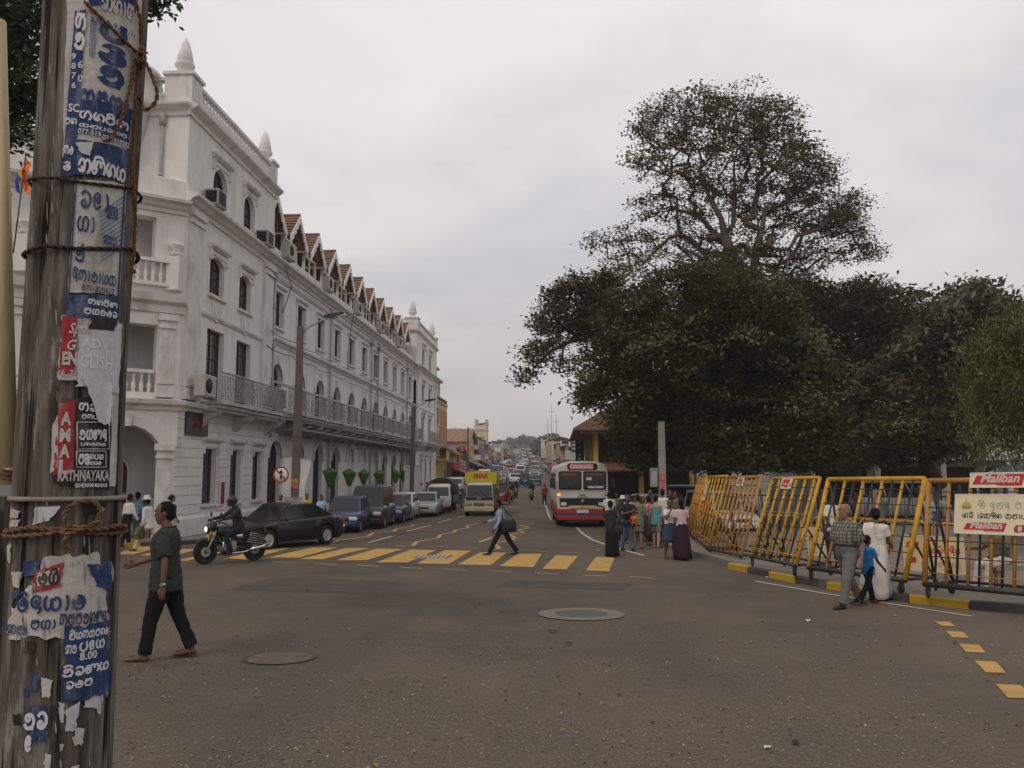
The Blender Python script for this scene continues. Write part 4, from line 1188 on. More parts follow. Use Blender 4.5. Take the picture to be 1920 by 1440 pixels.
def shop(side, y0, y1, h, wall, floors=2, roof='flat', awn=None, fascia=None, label='', depth=9, xoff=0.0, nwin=2, near=False, tilt=0.0, win_w=.55, side_win=False):
    """street building: front faces the road; side -1 stands left of the street, +1 right of it"""
    zb = gh((y0 + y1) / 2)
    xf = (LX if side < 0 else RX)((y0 + y1) / 2) + xoff
    N = -side      # outward x direction of the front
    t = thing('shop_building', label, 'building', (xf, (y0 + y1) / 2, zb), 0, 'shops along the street')
    L = y1 - y0
    F = Face((0, -L / 2) if N > 0 else (0, L / 2), (0, 1) if N > 0 else (0, -1), (N, 0))
    fh = h / floors
    ops = [opening(.35, L - .35, -.2, min(2.6, fh - .4))]
    wins = []
    for f in range(1, floors):
        for k in range(nwin):
            c = L * (k + .5) / nwin; ww = L / nwin * win_w / 2
            wins.append(opening(c - ww, c + ww, f * fh + fh * .25, f * fh + fh * .8))
    wall_with_holes(F, 0, L, -.8, h, ops + wins, .25, t, 'wall', wall)
    b = MB()
    b.prism([(-.3 * N, -L / 2 + .01), (-depth * N, -L / 2 + .01), (-depth * N, L / 2 - .01), (-.3 * N, L / 2 - .01)], (0, 0, -.8), (1, 0, 0), (0, 1, 0), (0, 0, h + .8 - .05))
    b.bx(-.3 * N, -.002 * N, -L / 2 + .005, -L / 2 + .02, -.8, h); b.bx(-.3 * N, -.002 * N, L / 2 - .02, L / 2 - .005, -.8, h)
    b.build('side_wall', wall, t)
    for o in wins: window(F, o, .18, t, 'brown_wood' if rng.random() < .6 else 'white_paint', (2, 2), sill=near, glass='glass' if rng.random() < .6 else 'glass_lit', fw=.08)
    o = ops[0]
    b = MB(); b.quad(F.p(o[0], o[2], -.24), F.p(o[1], o[2], -.24), F.p(o[1], o[3], -.24), F.p(o[0], o[3], -.24)); b.build('dark_front', 'dim_inside' if rng.random() < .6 else 'dark', t)  # flat sheet, the dim interior behind the opening is in its colour
    if side_win:
        G = Face((0, -L / 2) if True else None, (-N, 0), (0, -1))
        for f in range(1, floors):
            for k in range(3): window(G, opening(1 + k * 2.4, 2.2 + k * 2.4, f * fh + .8, f * fh + 2.1), -.03, t, 'brown_wood', (2, 2))
    if roof == 'tile':
        b = MB(); e = .6
        b.prism([(-e, 0), (depth / 2, depth * .17), (depth + e, 0), (depth + e, -.12), (depth / 2, depth * .17 - .14), (-e, -.12)], (0, -L / 2 - .2, h), (-N, 0, 0), (0, 0, 1), (0, L + .4, 0))
        b.build('roof', 'roof_tile', t)
    elif roof == 'gable':
        b = MB(); e = .5; w = L / 2
        b.prism([(-w - e, -.1), (0, w * .40), (w + e, -.1), (w + e, -.25), (0, w * .40 - .17), (-w - e, -.25)], (e * N, 0, h), (0, 1, 0), (0, 0, 1), (-(depth + e) * N, 0, 0))
        b.build('roof', 'roof_tile', t)
        b = MB(); b.prism([(-w, -.1), (w, -.1), (0, w * .38 - .15)], (-.01 * N, 0, h), (0, 1, 0), (0, 0, 1), (-.2 * N, 0, 0)); b.build('gable', wall, t)
        b = MB(); b.prism([(-w, -.1), (w, -.1), (0, w * .38 - .15)], (-(depth - .3) * N, 0, h), (0, 1, 0), (0, 0, 1), (-.2 * N, 0, 0)); b.build('gable', wall, t)
    elif roof == 'lean':
        b = MB()
        b.prism([(-.9, -.3), (depth, 1.9), (depth, 1.75), (-.9, -.45)], (0, -L / 2 - .25, h), (-N, 0, 0), (0, 0, 1), (0, L + .5, 0)); b.build('roof', 'tin_roof' if rng.random() < .5 else 'roof_tile', t)
    else:
        b = MB(); b.bx(-.28 * N, .12 * N, -L / 2, L / 2, h, h + .18); b.bx(-.2 * N, -.02 * N, -L / 2, L / 2, h + .181, h + .75); b.build('parapet', wall, t)
        if rng.random() < .4:
            q = MB(); q.lathe([(.02, 0), (.55, 0), (.55, 1.0), (.3, 1.25), (.02, 1.3)], 12, (-depth * .5 * N, rng.uniform(-1, 1), h)); q.build('water_tank', 'black_paint', t)
    if awn:
        b = MB(); z = min(2.75, fh - .25)
        b.prism([(0, z + .35), (1.5, z - .25), (1.5, z - .45), (1.45, z - .45), (1.42, z - .28), (0, z + .28)], (0, -L / 2 + .1, 0), (N, 0, 0), (0, 0, 1), (0, L - .2, 0)); b.build('awning', awn, t)
    if fascia:
        b = MB(); z = min(2.75, fh - .25) + .4
        b.bx(.02 * N, .14 * N, -L / 2 + .3, L / 2 - .3, z, z + .75); b.build('fascia_board', fascia, t)
        b = MB()
        for k in range(int((L - 1) / .5)): b.bx(.141 * N, .15 * N, -L / 2 + .6 + k * .5, -L / 2 + .9 + k * .5, z + .2, z + rng.uniform(.42, .55))
        b.build('lettering_strip', rng.choice(['sign_white', 'red_sign', 'sign_yellow']) if fascia != 'sign_white' else 'sign_blue', t)['kind'] = 'stuff'
    return t
def hang_sign(x, y, z, w, h, col, label, face=(0, -1), txt=None, txtcol='sign_white'):
    if not txt and y > 95: k = rng.uniform(.5, .8); w, h, z = w * k, h * k * rng.uniform(.7, 1.1), z + rng.uniform(-.5, .7)
    t = thing('hanging_sign', label, 'sign', (x, y, z), 0, 'signs hung over the street')
    b = MB(); b.box((0, 0, 0), (w, .14, h)); b.build('board', col, t, bevel=.01)
    b = MB(); b.cyl((0, 0, h / 2 - .1), ((-.0 - w / 2 - .5) if x < -3 else w / 2 + .5, 0, h / 2 - .1), .03, n=5); b.build('bracket', 'steel_grey', t)
    b = MB()
    if txt and h > w:
        for k, ch in enumerate(txt): put_text(b, text_mesh(ch, .03), (0, -.075, h / 2 - (k + 1) * h / len(txt) + .06), (1, 0, 0), (0, 0, 1), height=h / len(txt) * .68, center=True)
    else:
        for k in range(3): b.bx(-w * .35, w * rng.uniform(.1, .38), -.076, -.072, -h * .3 + k * h * .25, -h * .3 + k * h * .25 + h * .12)
    b.build('lettering', txtcol, t)
    return t
t = shop(-1, 88.3, 97.5, 9.9, 'plaster_cream', 3, 'flat', None, None, 'tall cream and orange building with a stair turret just beyond the hotel', near=True, nwin=3)
b = MB(); b.bx(-3.5, -.1, -4.5, -.6, 9.9, 12.2); b.bx(-3.7, .2, -4.55, -.3, 12.2, 12.45); b.bx(-3, -.4, -4.3, -1.2, 12.45, 13.6); b.bx(-3.3, -.1, -4.5, -.9, 13.6, 13.8); b.build('stair_turret', 'plaster_cream', t)
b = MB(); b.bx(-.3, .03, -1.4, 4.55, 5.2, 9.2); b.build('orange_panel', 'plaster_orange', t)
b = MB()
for k in range(5): b.bx(-.1, .05, -4 + k * 1.8, -3 + k * 1.8, 10.15, 10.5)
b.build('parapet_opening', 'dark', t)
b = MB(); b.prism([(-.05, 5.4), (2.0, 4.3), (2.0, 4.15), (-.05, 5.2)], (0, -2, 0), (1, 0, 0), (0, 0, 1), (0, 6.4, 0)); b.build('tiled_canopy', 'roof_tile', t)
b = MB(); b.bx(.01, 1.2, -4.5, -2.2, 3.5, 3.65); b.bx(1.15, 1.2, -4.5, -2.2, 3.65, 4.5); b.bx(0.01, .05, -4.5, 2, .1, 3.4); b.build('yellow_front', 'plaster_yellow', t)
shop(-1, 97.7, 106, 5.0, 'plaster_orange', 2, 'tile', 'awning_red', 'red_sign', 'orange two storey shop under a red tiled roof', near=True, xoff=.6)
spec = [(106.2, 114, 5.3, 'plaster_pink', 2, 'lean', 'awning_brown', 'sign_white', 'dusty pink shop with a lean-to roof behind the yellow truck'),
 (114.2, 121, 4.6, 'plaster_brown', 2, 'tile', 'awning_green', 'sign_yellow', 'low brown shop with a yellow fascia behind the yellow truck'),
 (121.2, 131, 6.0, 'plaster_cream', 2, 'gable', 'awning_grey', 'sign_white', 'cream gabled shop with a wide tiled roof below the cream tower'),
 (131.2, 139, 4.9, 'plaster_ochre', 2, 'lean', 'awning_red', 'sign_green', 'ochre shop with a green fascia beyond the gabled one'),
 (139.2, 150, 5.6, 'plaster_grey', 2, 'flat', 'awning_blue', 'sign_yellow', 'grey flat roofed shop with a blue awning'),
 (150.2, 160, 4.9, 'plaster_white', 2, 'tile', 'awning_grey', 'red_sign', 'white shop with a tiled roof and red fascia on the left row'),
 (160.2, 172, 5.1, 'plaster_grey', 3, 'flat', 'awning_brown', 'sign_white', 'three storey grey building half way down the left row'),
 (172.2, 184, 4.8, 'plaster_pink', 2, 'lean', 'awning_green', 'sign_blue', 'pink shop with a blue fascia half way down the left row'),
 (184.2, 198, 5.4, 'plaster_white', 3, 'flat', 'awning_red', 'sign_white', 'tall white flat roofed building far down the left row'),
 (198.2, 214, 4.8, 'plaster_ochre', 2, 'tile', 'awning_blue', 'sign_yellow', 'ochre tiled building far down the left row'),
 (214.2, 232, 5.0, 'plaster_grey', 2, 'flat', None, 'red_sign', 'grey building with red fascia far down the left row'),
 (232.2, 255, 5.3, 'plaster_white', 3, 'flat', 'awning_grey', None, 'pale block near the far end of the left row'),
 (255.2, 285, 4.6, 'plaster_pink', 2, 'lean', 'awning_red', None, 'low pink building near the far end of the left row'),
 (285.2, 330, 5.0, 'plaster_white', 2, 'flat', None, None, 'last white building of the left row below the wood'),
 (330.2, 380, 4.3, 'plaster_ochre', 2, 'tile', None, None, 'last tiled house of the left row at the foot of the hill')]
def near_shop(y, L_):
    for q in L_:
        if q[0] - .3 <= y <= q[1] + .3: return re.split(r' (?:with|half|far|near|beyond|on|behind|below|at|under|beside|of|farther)\b', q[8])[0]
    return 'last houses'
import re
for y0, y1, h, w, fl, rf, aw, fa, lb in spec: shop(-1, y0, y1, h, w, fl, rf, aw, fa, lb, nwin=3)
rspec = [(76.5, 83, 6.0, 'plaster_grey', 2, 'tile', 'awning_grey', 'sign_black', 'grey shop with a tiled roof beside the duty free sign'),
 (83.2, 92, 6.2, 'plaster_white', 2, 'lean', 'awning_blue', 'sign_white', 'white shop with a blue tin roof beyond the duty free sign'),
 (92.2, 103, 5.9, 'plaster_cream', 2, 'flat', 'awning_grey', 'sign_yellow', 'cream flat roofed shop on the right side of the street'),
 (103.2, 116, 5.2, 'plaster_white', 2, 'flat', 'awning_grey', 'red_sign', 'white shop with red fascia on the right side of the street'),
 (116.2, 130, 5.0, 'plaster_ochre', 2, 'tile', 'awning_red', 'sign_white', 'ochre tiled shop on the right side of the street'),
 (130.2, 146, 5.2, 'plaster_white', 2, 'flat', 'awning_brown', 'sign_blue', 'white shop with blue fascia farther down the right side'),
 (146.2, 166, 5.4, 'plaster_pink', 2, 'lean', 'awning_grey', 'sign_white', 'pink shop farther down the right side'),
 (166.2, 190, 5.6, 'plaster_white', 2, 'flat', 'awning_red', 'sign_yellow', 'white shop with yellow fascia far down the right side'),
 (190.2, 220, 5.6, 'plaster_grey', 2, 'tile', None, 'red_sign', 'grey tiled house far down the right side'),
 (220.2, 260, 6.0, 'plaster_white', 2, 'flat', None, None, 'pale house near the far end of the right side'),
 (260.2, 310, 6.0, 'plaster_ochre', 2, 'tile', None, None, 'ochre house near the far end of the right side'),
 (310.2, 370, 6.0, 'plaster_white', 2, 'flat', None, None, 'last pale house of the right side under the trees')]
for y0, y1, h, w, fl, rf, aw, fa, lb in rspec: shop(1, y0, y1, h, w, fl, rf, aw, fa, lb, nwin=3)
zb = gh(60)
t = thing('corner_building', 'corner shop building with yellow columns, dark glass and a red tiled canopy behind the bus', 'building', (2.5, 57, zb))
b = MB(); b.bx(.5, 7, .5, 17.9, 0, 5.4); b.build('wall', 'plaster_grey', t)
for x, y in [(.14, .14), (3.2, .14), (6.6, .14), (.14, 5.0), (.14, 9.5), (.14, 13.5), (.14, 17.6)]:
    b = MB(); b.bx(x - .16, x + .16, y - .16, y + .16, -.3, 5.4); b.build('column', 'plaster_yellow', t)
G = Face((0, .2), (1, 0), (0, -1)); H = Face((.2, 0), (0, 1), (-1, 0))
for F_, us in ((G, [(.4, 3.0), (3.45, 6.4)]), (H, [(.4, 1.9), (2.0, 3.4), (3.5, 4.75), (5.3, 6.7), (6.8, 8.1), (8.2, 9.3), (9.8, 11.5), (11.6, 13.2), (13.8, 17.3)])):
    for a, c in us: window(F_, opening(a, c, 3.25, 5.2), .05, t, 'brown_wood', (2, 1), sill=False, fw=.09)
b = MB()
b.prism([(-1.3, 2.75), (.45, 3.2), (.45, 3.05), (-1.3, 2.6)], (0, -1.2, 0), (1, 0, 0), (0, 0, 1), (0, 19, 0))
b.prism([(-1.3, 2.755), (.45, 3.205), (.45, 3.055), (-1.3, 2.605)], (-1.3, 0, 0), (0, 1, 0), (0, 0, 1), (7.4, 0, 0)); b.build('canopy', 'awning_brown', t)
b = MB(); b.prism([(-1.1, 5.5), (3.5, 8.2), (8, 5.5), (8, 5.35), (-1.1, 5.35)], (-.3, -1, 0), (1, 0, 0), (0, 0, 1), (0, 20, 0)); b.build('roof', 'roof_tile', t)
b = MB(); b.bx(.55, 6.9, .48, .5, -.3, 2.6); b.bx(.48, .5, .55, 17.5, -.3, 2.6); b.build('dark_front', 'dark', t)
b = MB(); b.bx(-.9, 7, -.96, -.9, 5.1, 5.5); b.build('eave_board', 'brown_wood', t)
hang_sign(2.0, 74.5, 3.9, .75, 3.0, 'sign_black', 'tall black sign reading DUTY FREE down its face in white', txt='DUTY FREE')
hang_sign(1.7, 78.5, 4.6, .8, 1.4, 'awning_blue', 'blue cloth sign on the shop beyond the duty free sign')
hang_sign(1.4, 86, 3.8, 1.2, .9, 'sign_white', 'white square sign farther along the right hand shops')
hang_sign(.6, 100, 3.4, 1.3, .9, 'red_sign', 'red sign board farther along the right hand shops')
hang_sign(-11.8, 92.8, 4.1, 1.0, 1.9, 'sign_white', 'tilted white sign hanging under the red tiled canopy')
hang_sign(-11.6, 101, 4.3, 1.1, 1.3, 'red_sign', 'red sign hanging from the orange shop')
hang_sign(-11.7, 112, 4.2, 1.5, 1.3, 'sign_yellow', 'yellow sign hanging over the pavement behind the yellow truck')
hang_sign(-11.6, 119, 4.0, 1.6, 1.2, 'sign_white', 'white sign on the shops behind the yellow truck')
hang_sign(-11.6, 127, 4.4, 1.6, 1.0, 'sign_blue', 'blue sign below the gabled shop')
hang_sign(-11.8, 137, 4.8, 1.6, 1.4, 'sign_white', 'pale sign beyond the gabled shop')
hang_sign(-12, 148, 5.2, 1.8, 1.2, 'red_sign', 'small red sign in the middle of the left row')
hang_sign(-12.2, 160, 5.6, 2.0, 1.5, 'sign_yellow', 'yellow sign in the middle of the left row')
hang_sign(-12.8, 178, 6.3, 2.4, 2.2, 'sign_white', 'large pale hoarding far down the left row')
q = atY(903, 850, 250)
t = thing('clock_tower', 'square cream tower with corner stubs rising over the left roofs', 'tower', (q.x, 250, gh(250)))
b = MB(); b.bx(-1.85, 1.85, -1.85, 1.85, 0, 12.3); b.build('shaft', 'plaster_cream', t)
b = MB()
for sx in (-1, 1):
    for sy in (-1, 1): b.bx(sx * 1.55 - .35, sx * 1.55 + .35, sy * 1.55 - .35, sy * 1.55 + .35, 11.9, 13.7)
b.bx(-2.05, 2.05, -2.05, 2.05, 10.3, 10.55); b.bx(-2, 2, -2, 2, 12.3, 12.6); b.build('parapet', 'plaster_cream', t)
b = MB(); b.bx(-1.4, 1.4, -1.87, -1.8, 10.7, 12.1); b.build('white_panel', 'plaster_white', t)
for x, y0, y1, D, lb in [(1034, 757, 800, 300, 'thin tall radio mast above the trees at the end of the street'), (1027, 786, 806, 300, 'short mast left of the tall radio mast'), (1043, 778, 800, 300, 'banded mast right of the tall radio mast')]:
    q = atY(x, y0, D); t = thing('radio_mast', lb, 'mast', (q.x, D, gh(D)))
    b = MB(); h = q.z - gh(D)
    b.cyl((0, 0, 0), (0, 0, h), .22, .10, n=6); b.build('pole', 'plaster_ochre' if x == 1043 else 'steel_grey', t)
    b = MB(); b.cyl((-1.2, 0, h * .86), (1.2, 0, h * .86), .06, n=4); b.build('crossarm', 'steel_grey', t)
t = thing('pavilion_building', 'low building with a white fascia and dark front seen under the trees on the right', 'building', (16, 56, gh(56)))
b = MB(); b.bx(0, 34, 0, 8, -.3, 3.6); b.build('wall', 'plaster_grey', t)
b = MB(); b.bx(-1, 35, -1.6, -.02, 3.3, 3.95); b.bx(-1, 35, -1.2, 8, 3.951, 4.1); b.build('fascia', 'white_paint', t)
b = MB()
for k in range(8): b.bx(1 + k * 4.1, 4.3 + k * 4.1, -.03, -.01, -.2, 2.9)
b.build('dark_front', 'dark', t)  # near-black sheets on the wall paint the shaded interior
b = MB()
for k in range(9): b = MB(); b.bx(.2 + k * 4.1, .55 + k * 4.1, -1.5, -1.2, -.3, 3.3); b.build('column', 'plaster_white', t)
t = thing('canopy_tent', 'blue grey striped tent roof behind the white barricade sign at the right edge', 'tent', (17.6, 29, gh(29)))
mat('tent_cloth', (.11, .13, .165), .7, .2, 1.0, dirt=.6, dirtcol=(.5, .36, .12), dscale=1.2)
b = MB(); b.add([(-2.6, -2, 2.2), (2.6, -2, 2.2), (2.6, 2, 2.2), (-2.6, 2, 2.2), (-.5, 0, 3.3), (.8, 0, 3.3)], [(0, 1, 5, 4), (1, 2, 5), (2, 3, 4, 5), (3, 0, 4)]); b.build('roof', 'tent_cloth', t)
for x in (-2.5, 2.5):
    for y in (-1.9, 1.9):
        b = MB(); b.cyl((x, y, 0), (x, y, 2.2), .04, n=6); b.build('post', 'steel_grey', t)
t = thing('perimeter_fence', 'dark iron park fence under the trees behind the barricades', 'fence', (0, 0, 0))
b = MB()
P_ = [(8, 40), (16, 37), (26, 33), (38, 30)]
for (xa, ya), (xb, yb) in zip(P_, P_[1:]):
    n = int(math.hypot(xb - xa, yb - ya) / .16)
    for k in range(n):
        x, y = xa + (xb - xa) * k / n, ya + (yb - ya) * k / n; b.cyl((x, y, gh(y)), (x, y, gh(y) + 1.5), .014, n=4, cap=False)
    for z in (.2, 1.4): b.cyl((xa, ya, gh(ya) + z), (xb, yb, gh(yb) + z), .03, n=4)
tag(b.build('railing', 'black_paint', t), kind='stuff')
for (xa, ya), (xb, yb) in zip(P_, P_[1:]):
    for k in range(4):
        f = k / 4; q = MB(); x, y = xa + (xb - xa) * f, ya + (yb - ya) * f; q.bx(x - .12, x + .12, y - .12, y + .12, gh(y), gh(y) + 1.7); q.build('fence_post', 'concrete', t)
# street furniture
def lamp_post(x, y, h, label, arm=1.5, s=.26, banner=True, lampz=0):
    t = thing('street_lamp', label, 'street lamp', (x, y, gh(y)), 0, 'concrete street lamps')
    b = MB(); b.loft([[(sx * w / 2, sy * w * .42, z) for sx, sy in ((-1, -1), (1, -1), (1, 1), (-1, 1))] for z, w in ((0, s * 1.35), (h * .5, s * 1.1), (h, s * .8))], smooth=False); b.build('pole', 'pole_concrete', t)
    b = MB(); pts = [(.05, 0, h - .35), (.35, 0, h - .05), (.8, 0, h + .18), (arm, 0, h + .36)]; b.tube(pts, .035, 6); b.build('arm', 'old_iron', t)
    b = MB(); b.loft([[(arm - .25 + q[0], q[1], q[2] + h + .34) for q in r] for r in [[(0, -.05, 0), (0, .05, 0), (0, .05, .08), (0, -.05, .08)], [(.4, -.12, -.02), (.4, .12, -.02), (.4, .12, .16), (.4, -.12, .16)], [(.85, -.08, .12), (.85, .08, .12), (.85, .08, .2), (.85, -.08, .2)]]], smooth=False); l_ = b.build('lamp_head', 'black_paint', t)
    b = MB(); b.loft([[(arm + .2, -.1, h + .33), (arm + .2, .1, h + .33), (arm + .2, .1, h + .40), (arm + .2, -.1, h + .40)], [(arm + .62, -.07, h + .42), (arm + .62, .07, h + .42), (arm + .62, .07, h + .5), (arm + .62, -.07, h + .5)]], smooth=False); b.build('lens', 'headlamp', l_)
    return t
lp = at(548, 962)
lx, ly = -10.35, 32.6
lamp_post(lx, ly, 8.3, 'near concrete street lamp with white banners in front of the hotel', 1.2)
lamp_post(-10.6, 60.5, 7.4, 'farther concrete street lamp in front of the hotel end', 1.1)
lamp_post(-11.2, 104, 7.6, 'dark concrete street lamp before the orange shop', 1.6)
mat('banner_cloth', (.66, .64, .62), .8, .06, 2, .2, 6)
def banner(x, y, z0, z1, w, label, sgn, twist=0.0):
    t = thing('banner', label, 'banner', (x, y, gh(y)), 0, 'white cloth banners on the street lamps')
    b = MB(); n = 10; vs = []
    for i in range(n + 1):
        f = i / n; z = z1 + (z0 - z1) * f; ww = w * (1 - twist * math.sin(f * PI * .8) ** 2)
        vs += [(0, .04 * math.sin(f * 7), z), (sgn * ww, .08 * math.sin(f * 5 + 1), z)]
    b.add(vs, [(2 * i, 2 * i + 1, 2 * i + 3, 2 * i + 2) for i in range(n)], True); b.build('cloth', 'banner_cloth', t)
    b = MB(); b.cyl((sgn * -.1, 0, z1), (sgn * w * 1.05, 0, z1), .02, n=5); b.build('rod', 'steel_grey', t)
banner(lx - .17, ly - .1, 1.15, 3.05, .36, 'white banner on the left side of the near street lamp', -1)
banner(lx + .17, ly - .1, 1.0, 2.95, .42, 'curling white banner on the right side of the near street lamp', 1, .45)
banner(-10.6 - .15, 60.4, .7, 3.1, .4, 'white banner on the left side of the farther street lamp', -1)
banner(-10.6 + .15, 60.4, .6, 3.0, .5, 'white banner on the right side of the farther street lamp', 1)
mat('poster_mix', (.35, .33, .30), .8, .5, 9, dirt=.9, dirtcol=(.10, .16, .28), dscale=6)
mat('poster_pink', (.45, .12, .14), .8, .4, 9, dirt=.8, dirtcol=(.55, .40, .10), dscale=7)
t = thing('poster', 'small red and yellow sticker halfway up the near street lamp', 'poster', (lx, ly - .155, gh(ly) + 1.75))
b = MB(); b.bx(-.15, .15, -.012, 0, 0, .42); b.build('sheet', 'poster_pink', t)
b = MB(); b.bx(-.10, .10, -.016, -.0125, .25, .36); b.bx(-.10, .06, -.016, -.0125, .08, .14); b.build('print', 'sign_yellow', t)
t = thing('poster', 'torn pale and blue posters wrapped round the foot of the near street lamp', 'poster', (lx, ly - .175, gh(ly) + .62))
b = MB(); b.bx(-.36, .30, -.03, .36, 0, .82); b.build('sheet', 'poster_mix', t)
b = MB()
for k in range(6): b.bx(-.3, rng.uniform(-.05, .25), -.034, -.031, .06 + k * .13, .12 + k * .13)
b.build('print', 'sign_white', t)
p = at(527, 1000); sx_, sy_ = -10.75, 31.0
q = atY(527, 890, 31.0)
t = thing('traffic_sign', 'round red bordered no turn sign in front of the tower', 'traffic sign', (q.x, 31.0, gh(31) + .14))
b = MB(); b.cyl((0, .05, 0), (0, .05, q.z + .3), .035, n=8); b.build('post', 'steel_grey', t)
hz = q.z - gh(31) - .14
mat('sign_red', (.33, .03, .025), .5, .1, 4)
b = MB(); b.lathe([(.02, 0), (.31, 0), (.31, .02), (.02, .02)], 32, (0, -.01, hz), 'y'); b.build('plate', 'white_paint', t)
b = MB()
n = 32; L = [(.31 * math.cos(2 * PI * i / n), -.014, hz + .31 * math.sin(2 * PI * i / n)) for i in range(n)]; L2 = [(.25 * math.cos(2 * PI * i / n), -.014, hz + .25 * math.sin(2 * PI * i / n)) for i in range(n)]
b.add(L + L2, [(i, (i + 1) % n, n + (i + 1) % n, n + i) for i in range(n)])
b.prism([(-.21, .17), (-.17, .21), (.21, -.17), (.17, -.21)], (0, -.018, hz), (1, 0, 0), (0, 0, 1), (0, -.004, 0)); b.build('red_ring', 'sign_red', t)
b = MB(); b.bx(-.04, .04, -.016, -.0135, hz - .17, hz + .1); b.prism([(-.1, .07), (.1, .07), (0, .2)], (0, -.0135, hz), (1, 0, 0), (0, 0, 1), (0, -.003, 0)); b.build('arrow', 'black_paint', t)
q = atY(1240, 815, 33)
t = thing('utility_pole', 'square concrete pole in front of the dark trees behind the crowd', 'utility pole', (q.x, 33, gh(33)))
b = MB(); h = 4.4; b.loft([[(sx * w, sy * w, z) for sx, sy in ((-1, -1), (1, -1), (1, 1), (-1, 1))] for z, w in ((0, .155), (h, .12))], smooth=False); b.build('pole', 'concrete', t)
t = thing('poster', 'faded pink posters on the square concrete pole behind the crowd', 'poster', (q.x, 33 - .16, gh(33) + 1.75))
b = MB(); b.bx(-.13, .13, -.012, 0, 0, .3); b.bx(-.13, .13, -.012, 0, .34, .62); b.build('sheet', 'poster_pink', t)
t = thing('junction_box', 'grey electric box on the side of the concrete pole behind the crowd', 'electric box', (q.x - .32, 33, gh(33) + 1.9)); b = MB(); b.box((0, 0, .3), (.3, .25, .75)); b.build('casing', 'concrete', t, bevel=.02)
b = MB(); b.box((0, -.13, .3), (.2, .02, .5)); b.build('door', 'grey_paint', t)
mat('green_cloth', (.04, .115, .028), .7, .18, 2, .2, 10, dirt=.35, dirtcol=(.12, .22, .05), dscale=3)
def parasol(x, y, rz, lb):
    t = thing('green_parasol', lb, 'parasol', (x, y, gh(y) + .13), rz, 'green cloth parasols along the hotel pavement')
    b = MB(); b.cyl((0, 0, 0), (0, 0, 2.5), .028, n=6); b.build('pole', 'pipe_grey', t)
    b = MB(); R_ = .38
    A = [(R_ * math.cos(k * PI / 3), R_ * math.sin(k * PI / 3), 2.30 + .07 * (k % 2) + .03 * math.sin(k * 2.3 + x)) for k in range(6)]
    b.add(A + [(0, 0, 2.58)], [(k, (k + 1) % 6, 6) for k in range(6)])
    B = [(.08 * math.cos(k * PI / 3), .08 * math.sin(k * PI / 3), 1.62) for k in range(6)]
    b.add(A + B, [(k, (k + 1) % 6, 6 + (k + 1) % 6, 6 + k) for k in range(6)])
    c_ = b.build('cloth', 'green_cloth', t)
    b = MB()
    for k in range(6):
        b.tube([A[k], B[k]], .012, 4)
    b.build('rib', 'green_cloth', c_)
for k, (x, y) in enumerate([(619, 40), (655, 44.5), (682, 48.5), (711, 53.5), (742, 59.5), (757, 64), (775, 70)]):
    w = atY(x, 900, y)
    parasol(w.x, y, k * .4, ['green parasol nearest to the near street lamp', 'green parasol over the black van', 'green parasol between the van and the second blue car', 'green parasol over the white car', 'green parasol in front of the fifth balcony bay', 'green parasol just before the farther lamp post', 'green parasol behind the tarpaulin lorry'][k])
# vehicles (front faces -y of their own frame)
for k, c in {'paint_black': (.005, .005, .006), 'paint_navy': (.018, .036, .095), 'paint_blue': (.035, .085, .20), 'paint_white': (.60, .58, .55), 'paint_silver': (.33, .34, .33), 'paint_charcoal': (.010, .010, .012), 'paint_red': (.30, .03, .025), 'paint_cream': (.52, .48, .38), 'paint_teal': (.012, .06, .085), 'paint_grey': (.20, .20, .20), 'paint_maroon': (.14, .02, .02), 'paint_green': (.03, .12, .06)}.items():
    mat(k, c, .38, .05, 2, spec=.4, coat=.35, dirt=.12, dirtcol=tuple(v * .6 + .03 for v in c), dscale=2.0)
mat('lorry_yellow', (.60, .47, .03), .55, .06, 1.5, dirt=.3, dirtcol=(.25, .2, .06), dscale=2)
mat('tarp', (.045, .040, .038), .9, .2, 1.5, .6, 5, dirt=.5, dirtcol=(.13, .11, .10), dscale=1.5)
mat('bus_white', (.58, .56, .52), .5, .06, 1.5, dirt=.45, dirtcol=(.22, .18, .14), dscale=2.2)
mat('bus_red', (.36, .035, .03), .5, .1, 1.5, dirt=.4, dirtcol=(.12, .05, .04), dscale=2)
mat('bus_blue', (.05, .05, .17), .5, .1, 2)
mat('plate_white', (.6, .59, .56), .6, .05, 3)
mat('plate_yellow', (.55, .42, .06), .6, .05, 3)
mat('pink_glow', (.62, .27, .27), .6, .15, 5, emit=.12)
mat('orange_print', (.55, .10, .02), .6, .15, 9)
_WH = {}
